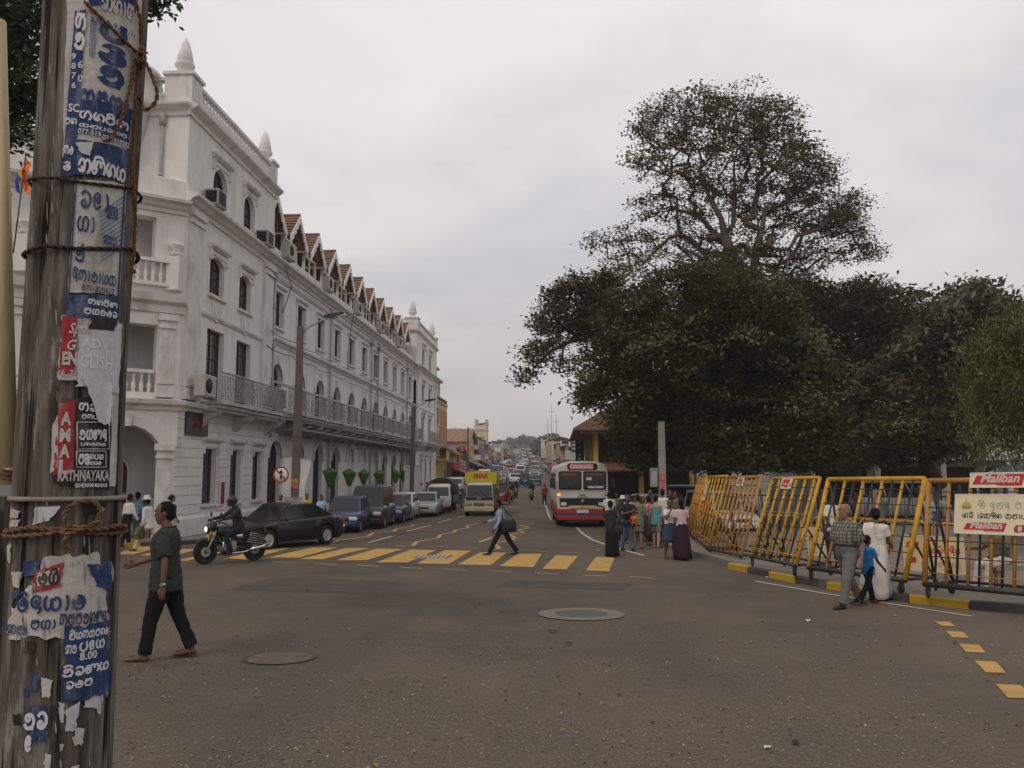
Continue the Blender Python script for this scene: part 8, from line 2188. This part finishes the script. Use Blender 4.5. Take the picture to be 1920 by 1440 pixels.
# the wooden pole close to the camera
mat('poster_white', (.46, .43, .40), .85, .10, 9, .3, 50, dirt=.9, dirtcol=(.16, .12, .09), streak=(3, 3, .45), dscale=7)
mat('poster_blue', (.022, .045, .125), .8, .25, 14, .3, 50, dirt=.75, dirtcol=(.30, .30, .31), streak=(2, 2, .6), dscale=13)
mat('poster_red', (.30, .025, .03), .8, .25, 14, dirt=.8, dirtcol=(.35, .28, .25), streak=(2, 2, .5), dscale=12)
mat('poster_black', (.028, .022, .02), .8, .3, 14, dirt=.6, dirtcol=(.28, .24, .22), streak=(2, 2, .6), dscale=13)
mat('poster_pale', (.50, .48, .49), .85, .08, 8, .2, 40, dirt=.6, dirtcol=(.30, .27, .28), streak=(2, 2, .5), dscale=8)
mat('poster_faint', (.58, .56, .57), .85, .1, 9)
mat('poster_stripe', (.17, .21, .30), .85, .2, 10)
mat('flake', (.30, .27, .25), .9, .3, 20)
mat('rope_brown', (.15, .065, .032), .9, .3, 40, .6, 120)
mat('rope_dark', (.045, .026, .022), .9, .3, 40, .6, 120)
mat('rope_tan', (.16, .092, .052), .9, .3, 40, .6, 120)
mat('pvc_yellow', (.53, .43, .24), .5, .06, 2, .1, 20, dirt=.6, dirtcol=(.22, .15, .08), streak=(4, 4, .6), dscale=9)
mat('band_metal', (.24, .21, .185), .5, .15, 8, dirt=.6, dirtcol=(.12, .08, .06), dscale=10)
def old_wood(name, dark, mid_, light, flake=.55):
    m = bpy.data.materials.new(name); MATS[name] = m; m.use_nodes = True
    n, l = m.node_tree.nodes, m.node_tree.links
    b = n['Principled BSDF']; b.inputs['Roughness'].default_value = .95; b.inputs['Specular IOR Level'].default_value = .15
    tc = n.new('ShaderNodeTexCoord')
    def nz(sc, s, d=8, r=.65):
        mp = n.new('ShaderNodeMapping'); mp.inputs['Scale'].default_value = sc; l.new(tc.outputs['Object'], mp.inputs[0])
        q = n.new('ShaderNodeTexNoise'); q.inputs['Scale'].default_value = s; q.inputs['Detail'].default_value = d; q.inputs['Roughness'].default_value = r; l.new(mp.outputs[0], q.inputs['Vector']); return q.outputs['Fac']
    g_ = nz((1, 1, .11), 24); r = n.new('ShaderNodeValToRGB'); e = r.color_ramp.elements
    e[0].position, e[0].color = .30, (*dark, 1); e[1].position, e[1].color = .74, (*light, 1); x = e.new(.5); x.color = (*mid_, 1)
    l.new(g_, r.inputs[0])
    f = nz((1, 1, .16), 19, 7, .75); fr = n.new('ShaderNodeMapRange'); fr.inputs[1].default_value, fr.inputs[2].default_value, fr.inputs[3].default_value, fr.inputs[4].default_value = .56, .62, 0, flake; l.new(f, fr.inputs[0])
    mx = n.new('ShaderNodeMix'); mx.data_type = 'RGBA'; l.new(fr.outputs[0], mx.inputs['Factor']); l.new(r.outputs[0], mx.inputs['A']); mx.inputs['B'].default_value = (.34, .32, .30, 1)
    ck = nz((1, 1, .035), 34, 4, .6); cr = n.new('ShaderNodeMapRange'); cr.inputs[1].default_value, cr.inputs[2].default_value, cr.inputs[3].default_value, cr.inputs[4].default_value = .57, .63, 0, .9; l.new(ck, cr.inputs[0])
    m2 = n.new('ShaderNodeMix'); m2.data_type = 'RGBA'; l.new(cr.outputs[0], m2.inputs['Factor']); l.new(mx.outputs['Result'], m2.inputs['A']); m2.inputs['B'].default_value = (.012, .009, .008, 1); mx = m2
    big = nz((1, 1, .5), 3.0, 4); br = n.new('ShaderNodeMapRange'); br.inputs[1].default_value, br.inputs[2].default_value, br.inputs[3].default_value, br.inputs[4].default_value = .35, .7, .65, 1.25; l.new(big, br.inputs[0])
    sc = n.new('ShaderNodeVectorMath'); sc.operation = 'SCALE'; l.new(mx.outputs['Result'], sc.inputs[0]); l.new(br.outputs[0], sc.inputs['Scale']); l.new(sc.outputs[0], b.inputs['Base Color'])
    bp = n.new('ShaderNodeBump'); bp.inputs['Strength'].default_value = .9; bp.inputs['Distance'].default_value = .008; l.new(g_, bp.inputs['Height']); l.new(bp.outputs[0], b.inputs['Normal'])
old_wood('old_wood', (.026, .019, .015), (.115, .096, .083), (.26, .23, .205))
_a, _b = atY(176, 0, 2.50), atY(105, 1440, 2.50)
PCX, PCY, PR = (_a.x + _b.x) / 2 + .002, 2.50, .150
pole = thing('wooden_utility_pole', 'thick weathered wooden pole plastered with torn posters close to the camera', 'utility pole', (PCX, PCY, 0))
m = MB(); NA, NZ, HP = 72, 110, 6.4
rings = []
for j in range(NZ + 1):
    z = HP * j / NZ - .1; ring = []
    for i in range(NA):
        a = 2 * PI * i / NA; x, y = math.cos(a), math.sin(a)
        rr = PR * (1.03 - .012 * z)
        d = mnoise.noise(Vector((x * 2.2, y * 2.2, z * .7))) * .010 + mnoise.noise(Vector((x * 9, y * 9, z * .9))) * .006
        crack = mnoise.noise(Vector((x * 16, y * 16, z * .35 + 7)))
        if crack > .30: d -= (crack - .30) * .06
        ring.append(Vector(((rr + d) * x, (rr + d) * y, z)))
    rings.append(ring)
m.loft(rings); m.build('shaft', 'old_wood', pole)
def pole_hit(px, py, r=PR):
    q = ray(px, py); ox, oy = -PCX, -PCY
    a = q.x ** 2 + q.y ** 2; b_ = 2 * (ox * q.x + oy * q.y); c = ox * ox + oy * oy - r * r
    dd = b_ * b_ - 4 * a * c
    t = (-b_ - math.sqrt(max(dd, 0))) / (2 * a)
    x, y, z = q.x * t + ox, q.y * t + oy, CAMZ + q.z * t
    return math.atan2(y, x), z            # angle grows to the right as seen from the camera
def cylp(th, z, off): r = PR * (1.03 - .012 * z) + off; return Vector((r * math.cos(th), r * math.sin(th), z))
def sheet(parent, corners, m_, off, name='sheet', tear=.12, n=(10, 16), curl=0.0):
    """paper patch on the pole: corners TL,TR,BR,BL in photograph pixels; ragged edges"""
    tl, tr, br, bl = [pole_hit(*c) for c in corners]
    b = MB(); nu, nv = n; vs = []
    for j in range(nv + 1):
        v = j / nv
        for i in range(nu + 1):
            u = i / nu
            uu, vv = u, v
            if tear:
                k = tear * .5
                if i == 0: uu += k * abs(mnoise.noise(Vector((j * .9, off * 900, 1)))) * .8
                if i == nu: uu -= k * abs(mnoise.noise(Vector((j * .9, off * 900, 5)))) * .8
                if j == 0: vv += k * abs(mnoise.noise(Vector((i * .9, off * 900, 9)))) * .5
                if j == nv: vv -= k * abs(mnoise.noise(Vector((i * .9, off * 900, 13)))) * .5
            th = (tl[0] * (1 - uu) + tr[0] * uu) * (1 - vv) + (bl[0] * (1 - uu) + br[0] * uu) * vv
            z = (tl[1] * (1 - uu) + tr[1] * uu) * (1 - vv) + (bl[1] * (1 - uu) + br[1] * uu) * vv
            vs.append(cylp(th, z, off + .0015 * abs(mnoise.noise(Vector((u * 5, v * 5, off * 100)))) + (curl * max(0, u - .7) if curl else 0)))
    b.add(vs, [(j * (nu + 1) + i, j * (nu + 1) + i + 1, (j + 1) * (nu + 1) + i + 1, (j + 1) * (nu + 1) + i) for j in range(nv) for i in range(nu)], True)
    return b.build(name, m_, parent)
def words(parent, items, m_, off, name='lettering'):
    """items: (source, x0, y1, x1, y0): lettering filling the pixel box (left, bottom, right, top)"""
    b = MB()
    for src, x0, yb, x1, yt in items:
        (ta, za), (tb, _), (tc_, zc) = pole_hit(x0, yb), pole_hit(x1, yb), pole_hit(x0, yt)
        vs, fs, w, h = src
        if not vs: continue
        ym = max(v[1] for v in vs); yn = min(v[1] for v in vs)
        b.add([cylp(ta + (tb - ta) * v[0] / w, za + (zc - za) * (v[1] - min(yn, 0)) / (ym - min(yn, 0)) , off) for v in vs], fs)
    return b.build(name, m_, parent)
def poster(label): return thing('poster', label, 'poster', pole.location, 0, 'torn posters on the wooden pole')
S = script_mesh
O1, O2, O3 = .006, .0085, .011
t = poster('large blue and white class poster in round script at the top of the wooden pole')
s = sheet(t, [(125, -40), (268, -40), (240, 282), (118, 335)], 'poster_white', O1)
sheet(t, [(142, 22), (163, 18), (141, 335), (118, 335)], 'poster_blue', O2, 'left_strip', .15)
sheet(t, [(166, -40), (262, -40), (252, 26), (166, 12)], 'poster_blue', O2, 'header', .1)
sheet(t, [(146, 188), (245, 206), (238, 276), (142, 250)], 'poster_blue', O2, 'lower_band', .1)
words(t, [(S(['ga', 'ta', 'aa', 'sa'], .2), 190, 22, 250, -12)], 'poster_white', O3)
words(t, [(S([k], .24), x, y, x + 20, y - 34) for k, x, y in (('sa', 143, 60), ('na', 141, 96))] + [(text_mesh(d, .02), 136, y, 144, y - 12) for d, y in (('9', 114), ('8', 132), ('7', 150), ('6', 168))] + [(text_mesh(d, .02), 147, y, 156, y - 14) for d, y in (('6', 130), ('0', 156))] + [(S(['ma', 'ta'], .2), 124, 236, 146, 222), (text_mesh('SC', .03), 130, 212, 150, 196)], 'poster_faint', O3, 'strip_lettering')
words(t, [(S([k], .26), x, y, x + 50, y - 40) for k, x, y in (('pa', 190, 76), ('va+i', 188, 118), ('na', 184, 158))], 'poster_blue', O2, 'title')
words(t, [(S(['ga', 'ma', 'ga', 'e'], .19), 150, 212, 240, 164), (text_mesh('5, 7, 8, 9, 10, 11', .02), 170, 44, 250, 33)], 'poster_blue', O3, 'name_line')
words(t, [(S(['sa', 'ta', 'ma+i', 'nna'], .2), 150, 226, 238, 203), (S(['ka', 'la', 'pa', 'ra', 'ya', 'ma'], .2), 150, 240, 236, 232), (text_mesh('077-519', .02), 147, 252, 188, 242), (text_mesh('071-919282', .02), 190, 262, 238, 253)], 'poster_faint', O3, 'band_lettering')
words(t, [(S(['ma', 'ha', 'la', 'na', 'da', 'ra'], .16), 166, 120, 178, 30)], 'poster_stripe', O2, 'side_line')
t = poster('blue strip with one bold white word below the top poster')
sheet(t, [(122, 262), (240, 284), (233, 338), (116, 332)], 'poster_blue', O2, 'sheet', .14)
words(t, [(S(['ga', 'nna+i', 'ta', 'ya'], .2), 148, 326, 232, 288)], 'poster_faint', O3)
words(t, [(S(['sa', 'va'], .2), 122, 292, 140, 274), (S(['va+i'], .22), 122, 322, 136, 304)], 'poster_faint', O3, 'strip_lettering')
sheet(t, [(142, 270), (176, 268), (168, 296), (152, 290)], 'poster_pale', .014, 'torn_flap', .5, (6, 6))
t = poster('long white poster with scattered blue script and a hatched diamond on the wooden pole')
sheet(t, [(141, 338), (236, 345), (221, 556), (127, 552)], 'poster_white', O1)
for c in ([(143, 340), (145.5, 340), (131, 552), (128.5, 552)], [(230, 346), (233, 346), (219, 555), (216, 555)]): sheet(t, c, 'poster_blue', O2, 'border', 0, (1, 10))
words(t, [(S(['ra', 'e', 'aa'], .15), 150, 392, 205, 356), (S(['ha', 'aa'], .15), 145, 436, 180, 404), (S(['na+v'], .17), 141, 492, 160, 456), (S(['da+i', 'sa', 'aa', 'na', 'aa', 'ya', 'ka'], .15), 136, 530, 214, 500), (text_mesh('071-320612', .015), 153, 546, 210, 534)], 'poster_blue', O3)
b = MB()
for k in range(12):
    x0, y0 = 186 + k * .2, 398 + k * 8.2
    (ta, za), (tb, zb_), (tc_, zc_), (td, zd) = pole_hit(x0, y0), pole_hit(x0 + 42, y0 - 30), pole_hit(x0 + 42, y0 - 26), pole_hit(x0, y0 + 4)
    b.add([cylp(ta, za, O2), cylp((ta + tb) / 2, (za + zb_) / 2, O2), cylp(tb, zb_, O2), cylp(tc_, zc_, O2), cylp((tc_ + td) / 2, (zc_ + zd) / 2, O2), cylp(td, zd, O2)], [(0, 1, 4, 5), (1, 2, 3, 4)])
b.build('hatching', 'poster_stripe', t)
words(t, [(S(['ga', 'aa'], .22), 198, 412, 218, 384), (S(['ma', 'ha', 'na'], .2), 192, 448, 216, 440), (S(['sa', 'ta', 'va'], .2), 192, 458, 216, 450)], 'poster_blue', O3, 'hatched_lettering')
sheet(t, [(126, 553), (221, 557), (219, 602), (122, 596)], 'poster_blue', O2, 'blue_foot', .12)
words(t, [(S(['sa', 'ta', 'ma+i', 'nna'], .2), 164, 572, 216, 558), (S(['ma', 'ha', 'na', 'va', 'ra'], .2), 157, 590, 216, 577)], 'poster_faint', O3, 'foot_lettering')
t = poster('red and white spoken English poster half covered by faded paper')
sheet(t, [(115, 590), (222, 600), (216, 720), (108, 716)], 'poster_white', O1, 'sheet', .25)
sheet(t, [(118, 592), (146, 594), (140, 700), (112, 704)], 'poster_red', O2, 'red_panel', .2)
sheet(t, [(146, 612), (224, 606), (218, 740), (140, 726)], 'poster_pale', O3, 'covering_sheet', .35)
words(t, [(text_mesh('Spok', .02, .3), 130, 632, 172, 606), (text_mesh('G', .02, .3), 127, 657, 144, 637), (text_mesh('EN', .05), 118, 685, 144, 660), (text_mesh('6, 7', .02), 116, 707, 138, 694)], 'poster_white', .0125)
words(t, [(text_mesh('GLISH', .04), 148, 690, 205, 664), (text_mesh('ADV', .03), 152, 652, 200, 634), (text_mesh('9, 10, 11', .02), 150, 712, 206, 700)], 'poster_faint', .0125, 'faded_lettering')
sheet(t, [(168, 596), (216, 600), (212, 622), (160, 618)], 'poster_black', .013, 'burnt_edge', .5, (8, 4))
sheet(t, [(150, 700), (205, 715), (196, 800), (180, 795)], 'poster_pale', .016, 'hanging_flap', .5, (6, 10), .03)
t = poster('black poster with a red side strip reading AMAL and a name below')
sheet(t, [(126, 748), (206, 740), (210, 918), (100, 908)], 'poster_black', O1, 'sheet', .12)
sheet(t, [(112, 756), (141, 748), (138, 892), (100, 892)], 'poster_red', O2, 'red_panel', .22)
sheet(t, [(100, 800), (112, 770), (110, 880), (96, 890)], 'poster_white', O2, 'torn_edge', .4, (4, 10))
words(t, [(text_mesh(ch, .04), x, y, x + 19, y - 26) for ch, x, y in (('A', 115, 798), ('M', 113, 829), ('A', 112, 859), ('L', 111, 888))], 'poster_white', O3, 'side_word')
words(t, [(text_mesh('RATHNAYAKA', .03), 110, 902, 198, 881)], 'poster_white', .0125, 'name_line')
words(t, [(S(['na', 'ha', 'nna', 'da'], .2), 147, 828, 196, 803), (S(['pa', 'ta', 'na', 'ma', 'ya'], .2), 150, 836, 194, 829), (S(['sa', 'ra'], .2), 147, 772, 180, 755), (S(['ma', 'sa', 'pa'], .2), 152, 786, 180, 776), (S(['ma', 'va'], .22), 146, 872, 166, 850), (S(['ma', 'ta', 'pa', 'ya'], .2), 156, 862, 190, 850), (S(['va', 'ya', 'ra', 'va'], .2), 160, 872, 186, 864), (S(['ka', 'la', 'ga', 'ta', 'ya', 'na', 'ra'], .2), 140, 914, 196, 906)], 'poster_faint', O3)
b = MB()
for x0, x1, y0, y1 in ((144, 200, 792, 842), (143, 194, 846, 876)):
    P4 = [pole_hit(x, y) for x, y in ((x0, y0), ((x0 + x1) / 2, y0), (x1, y0), (x1, y1), ((x0 + x1) / 2, y1), (x0, y1), (x0, y0))]
    b.tube([cylp(a, z, O3) for a, z in P4], .0012, 4)
b.build('outline', 'poster_faint', t)
sheet(t, [(206, 720), (219, 716), (212, 918), (200, 916)], 'poster_white', O2, 'torn_margin', .4, (3, 12))
t = poster('torn white and blue poster in round script on the lower part of the wooden pole')
sheet(t, [(85, 1040), (185, 1030), (204, 1190), (12, 1190)], 'poster_white', O1, 'sheet', .45, (16, 14))
sheet(t, [(66, 1070), (122, 1052), (116, 1100), (64, 1112)], 'poster_red', O2, 'red_badge', .35, (8, 8))
sheet(t, [(72, 1074), (114, 1064), (110, 1094), (72, 1098)], 'poster_white', .0095, 'badge_panel', .25, (6, 6))
words(t, [(S(['va', 'ha+i'], .22), 76, 1097, 112, 1064)], 'poster_black', O3, 'badge_lettering')
sheet(t, [(158, 1058), (205, 1050), (205, 1110), (176, 1100)], 'poster_blue', O2, 'blue_corner', .6, (8, 8))
sheet(t, [(48, 1052), (84, 1046), (72, 1076), (44, 1084)], 'poster_blue', O2, 'blue_remnant', .7, (6, 6))
words(t, [(S(['va+i', 'da', 'ya', 'aa', 'va'], .17), 38, 1150, 160, 1106)], 'poster_blue', O3, 'title')
words(t, [(S(['ma', 'ha', 'aa'], .17), 62, 1180, 108, 1160), (S(['sa', 'ma', 'ma', 'na', 'ta', 'nna', 'ya'], .17), 112, 1174, 196, 1150), (S(['sa', 'ga', 'na'], .17), 12, 1184, 56, 1164)], 'poster_blue', O3)
sheet(t, [(118, 1172), (201, 1160), (200, 1300), (112, 1320)], 'poster_blue', O2, 'blue_panel', .35, (10, 12))
words(t, [(S(['la+i', 'ya', 'sa', 'ka', 'ma', 'ta', 'va'], .2), 128, 1200, 196, 1180), (S(['ga', 'na'], .2), 122, 1226, 142, 1208), (S(['pa', 'e', 'ya'], .2), 146, 1222, 190, 1202), (text_mesh('8.00', .03), 146, 1238, 176, 1222), (S(['na+i', 'ra', 'nna', 'ya'], .2), 116, 1270, 196, 1246), (S(['ra', 'va', 'ma'], .2), 122, 1292, 170, 1276)], 'poster_faint', O3, 'panel_lettering')
t = poster('blue and grey scraps of an old poster near the foot of the wooden pole')
sheet(t, [(58, 1322), (92, 1318), (84, 1372), (44, 1410)], 'poster_blue', O1, 'blue_scrap', .6, (7, 9))
words(t, [(S(['na', 'ra'], .22), 48, 1368, 92, 1332), (S(['e'], .22), 50, 1408, 64, 1376)], 'poster_faint', O2)
sheet(t, [(120, 1330), (150, 1310), (140, 1372), (120, 1372)], 'poster_pale', O1, 'white_scrap', .6, (6, 8))
sheet(t, [(150, 1300), (192, 1290), (186, 1330), (150, 1326)], 'poster_pale', O1, 'pale_scrap', .7, (6, 6))
t = poster('blank white scrap of paper just above the rope round the wooden pole')
sheet(t, [(68, 950), (118, 948), (94, 976), (62, 986)], 'poster_pale', O1, 'white_scrap', .35, (8, 6))
sheet(t, [(150, 945), (205, 940), (180, 962), (150, 970)], 'poster_black', O1, 'dark_scrap', .5, (8, 6))
t = poster('many small torn scraps of old blue and white paper left on the lower wooden pole')
for k in range(34):
    y = rng.uniform(1190, 1440) if k < 20 else rng.uniform(940, 1200); x = rng.uniform(14, 178); w, h = rng.uniform(8, 24), rng.uniform(12, 44)
    if k > 19 and 40 < x < 150: x = rng.choice((16, 24, 184, 190))
    sheet(t, [(x, y), (x + w, y + rng.uniform(-6, 6)), (x + w * .8, y + h), (x + rng.uniform(-5, 5), y + h * .9)], rng.choice(['poster_white', 'poster_blue', 'poster_pale', 'poster_black', 'poster_white']), .003 + .0004 * (k % 6), 'paper_scrap', .8, (5, 6))
b = MB()
for k in range(150):
    x, y = rng.uniform(20, 235), rng.uniform(-10, 1440)
    w, h = rng.uniform(1.2, 3.6), rng.uniform(10, 50)
    lo_, hi_ = 85 - y * .052, 262 - y * .04
    if not (lo_ + 6 < x < hi_ - 8) or (x > 118 - (y - 300) * .02 and y < 930): continue
    P4 = [pole_hit(x, y), pole_hit(x + w * .4, y + h * .15), pole_hit(x + w, y + h * .55), pole_hit(x + w * .6, y + h), pole_hit(x - w * .1, y + h * .6)]
    b.add([cylp(a, z, .008 + (.003 if i == 2 else 0)) for i, (a, z) in enumerate(P4)], [(0, 1, 2, 3, 4)])
tag(b.build('paper_flakes', 'flake', pole), kind='stuff')
b = MB(); z = pole_hit(115, 936)[1]
b.lathe([(PR * 1.03 - .012 * z * PR + .004, z - .007), (PR * 1.03 + .009, z - .006), (PR * 1.03 + .009, z + .006), (PR * 1.03 - .01, z + .007)], 40); b.build('band', 'band_metal', pole)
def rope(mb, pts, r, pitch=.05):
    pts = [Vector(p) for p in pts]; fine = []
    for a, c in zip(pts, pts[1:]):
        n = max(2, int((c - a).length / (pitch / 6))); fine += [a.lerp(c, k / n) for k in range(n)]
    fine.append(pts[-1])
    for ph in (0, PI):
        P2 = []; acc = 0
        for i, p in enumerate(fine):
            d = (fine[min(i + 1, len(fine) - 1)] - fine[max(i - 1, 0)]); d = d.normalized() if d.length > 1e-9 else Vector((0, 0, 1))
            u, w = _frame(d)
            if i: acc += (p - fine[i - 1]).length
            q = ph + acc / pitch * 2 * PI; P2.append(p + (u * math.cos(q) + w * math.sin(q)) * r * .55)
        mb.tube(P2, r * .62, 5)
def ring_path(pxs, off=.012, close=True):
    """rope wound round the pole through pixels given left to right on its near side, closing behind"""
    A = [pole_hit(x, y) for x, y in pxs]
    P2 = []
    for (a0, z0), (a1, z1) in zip(A, A[1:]):
        P2 += [cylp(a0 + (a1 - a0) * k / 5, z0 + (z1 - z0) * k / 5 - .003 * math.sin(PI * k / 5), off) for k in range(5)]
    P2.append(cylp(*A[-1], off))
    if close:
        a0, a1 = A[-1][0], A[0][0] + 2 * PI
        P2 += [cylp(a0 + (a1 - a0) * k / 14, A[-1][1] + (A[0][1] - A[-1][1]) * k / 14, off) for k in range(1, 15)]
    return P2
def rope_thing(label, paths, m_, r):
    t = thing('rope', label, 'rope', pole.location, 0, 'ropes round the wooden pole'); b = MB()
    for p in paths: rope(b, p, r)
    b.build('strand', m_, t); return t
rope_thing('thin brown rope tied round the pole above the long white poster', [ring_path([(58, 338), (110, 336), (170, 346), (239, 354)])], 'rope_dark', .005)
rope_thing('dark rope tied round the pole across the middle of the long white poster', [ring_path([(44, 478), (90, 462), (150, 468), (237, 467)])], 'rope_dark', .0065)
rope_thing('tan rope wound twice round the pole below the metal band with a loop knot', [ring_path([(12, 996), (60, 988), (120, 990), (208, 990)]), ring_path([(12, 1002), (60, 1003), (120, 994), (206, 1000)], .015)], 'rope_tan', .0065)
def hang(pxs, off=.02): return [cylp(*pole_hit(x, y), off) if x < 258 else Vector((lambda q: (q.x - PCX, q.y - PCY, q.z))(atY(x, y, PCY - .06))) for x, y in pxs]
def smooth_path(P2, n=6):
    out = []
    for i in range(len(P2) - 1):
        a, b_, c, d = P2[max(i - 1, 0)], P2[i], P2[i + 1], P2[min(i + 2, len(P2) - 1)]
        for k in range(n):
            t_ = k / n; out.append(.5 * ((2 * b_) + (c - a) * t_ + (2 * a - 5 * b_ + 4 * c - d) * t_ ** 2 + (3 * b_ - a - 3 * c + d) * t_ ** 3))
    return out + [P2[-1]]
rope_thing('knotted loop of tan rope hanging in front of the pole below the metal band', [smooth_path(hang([(128, 988), (122, 965), (138, 944), (165, 940), (177, 955), (174, 975), (150, 990), (128, 1000), (122, 1018), (138, 1028)], .028)), smooth_path(hang([(115, 998), (140, 988), (172, 992), (208, 986), (218, 990)], .026))], 'rope_tan', .0075)
t = rope_thing('brown rope with a big knot and loop at the upper right of the pole', [smooth_path(hang([(160, 8), (200, 50), (240, 92), (256, 108)], .018)), smooth_path(hang([(266, 108), (254, 130), (246, 170), (256, 196), (272, 206), (288, 196), (295, 175), (284, 140), (270, 112)])), smooth_path(hang([(240, -20), (252, 30), (256, 80), (258, 105)], .02)), smooth_path(hang([(256, 110), (262, 96), (272, 104), (268, 118), (256, 114), (252, 100), (264, 88), (275, 100)], .03)), smooth_path(hang([(244, 112), (236, 160), (222, 220), (204, 262), (190, 268)], .022)), smooth_path(hang([(250, 118), (244, 200), (240, 300), (240, 352), (243, 400), (240, 470), (236, 510), (242, 508)], .02))], 'rope_brown', .0058)
q0, q1 = atY(6, 1440, 2.62), atY(14, 930, 2.62)
ax = q1.x; sp_ = thing('side_post', 'rough short timber post strapped against the left side of the wooden pole', 'post', (ax - .035, 2.60, 0))
m = MB(); rings = []
for j in range(41):
    z = -.05 + (q1.z + .05) * j / 40
    rings.append([Vector(((.072 + .007 * mnoise.noise(Vector((3 * math.cos(a), 3 * math.sin(a), z * 2)))) * math.cos(a), (.072 + .006 * mnoise.noise(Vector((5 * math.cos(a), 5 * math.sin(a), z)))) * math.sin(a), z)) for a in [2 * PI * i / 22 for i in range(22)]])
m.loft(rings); m.build('shaft', 'old_wood', sp_)
b = MB()
for z0, z1, a0, a1 in ((1.05, 1.42, -2.4, -.7), (1.50, 1.62, -2.2, -1.0), (.80, .98, -2.0, -.6)):
    n = 8; b.add([Vector((.083 * math.cos(a0 + (a1 - a0) * i / n), .083 * math.sin(a0 + (a1 - a0) * i / n), z + .02 * mnoise.noise(Vector((i, z, 0))))) for z in (z0, z1) for i in range(n + 1)], [(i, i + 1, n + 2 + i, n + 1 + i) for i in range(n)], True)
b.build('paper_scrap', 'poster_white', sp_)
p0, p1 = atY(17, 908, 2.50), atY(-5, 40, 2.50)
t = thing('plastic_pipe', 'pale yellow plastic pipe standing upright at the left edge of the picture', 'pipe', p0)
m = MB(); dv = p1 - p0; m.cyl((0, 0, 0), dv, .026, n=20); m.build('tube', 'pvc_yellow', t)
m = MB()
for f in (.02,): m.cyl(dv * (f), dv * (f + .012), .0285, n=20)
m.build('rim', 'pvc_yellow', t)
t = thing('rope', 'frayed pale rope binding the plastic pipe to the side post', 'rope', (p0.x, p0.y, p0.z), 0, 'ropes round the wooden pole'); b = MB()
for k in range(3): rope(b, [Vector((.034 * math.cos(a), .034 * math.sin(a), .02 + .012 * k + .004 * math.sin(2 * a))) for a in [2 * PI * i / 16 for i in range(17)]], .0045)
b.build('strand', 'rope_tan', t)
# haze over the whole street
hz = MB(); hz.bx(-420, 420, -30, 760, -3, 62)
m = bpy.data.materials.new('haze_air'); MATS['haze_air'] = m; m.use_nodes = True
n, l = m.node_tree.nodes, m.node_tree.links
for x in list(n):
    if x.type != 'OUTPUT_MATERIAL': n.remove(x)
v = n.new('ShaderNodeVolumePrincipled'); v.inputs['Color'].default_value = (.93, .93, .95, 1); v.inputs['Density'].default_value = .0005; v.inputs['Anisotropy'].default_value = 0.2
l.new(v.outputs[0], [x for x in n if x.type == 'OUTPUT_MATERIAL'][0].inputs['Volume'])
tag(hz.build('haze', 'haze_air'), kind='stuff')
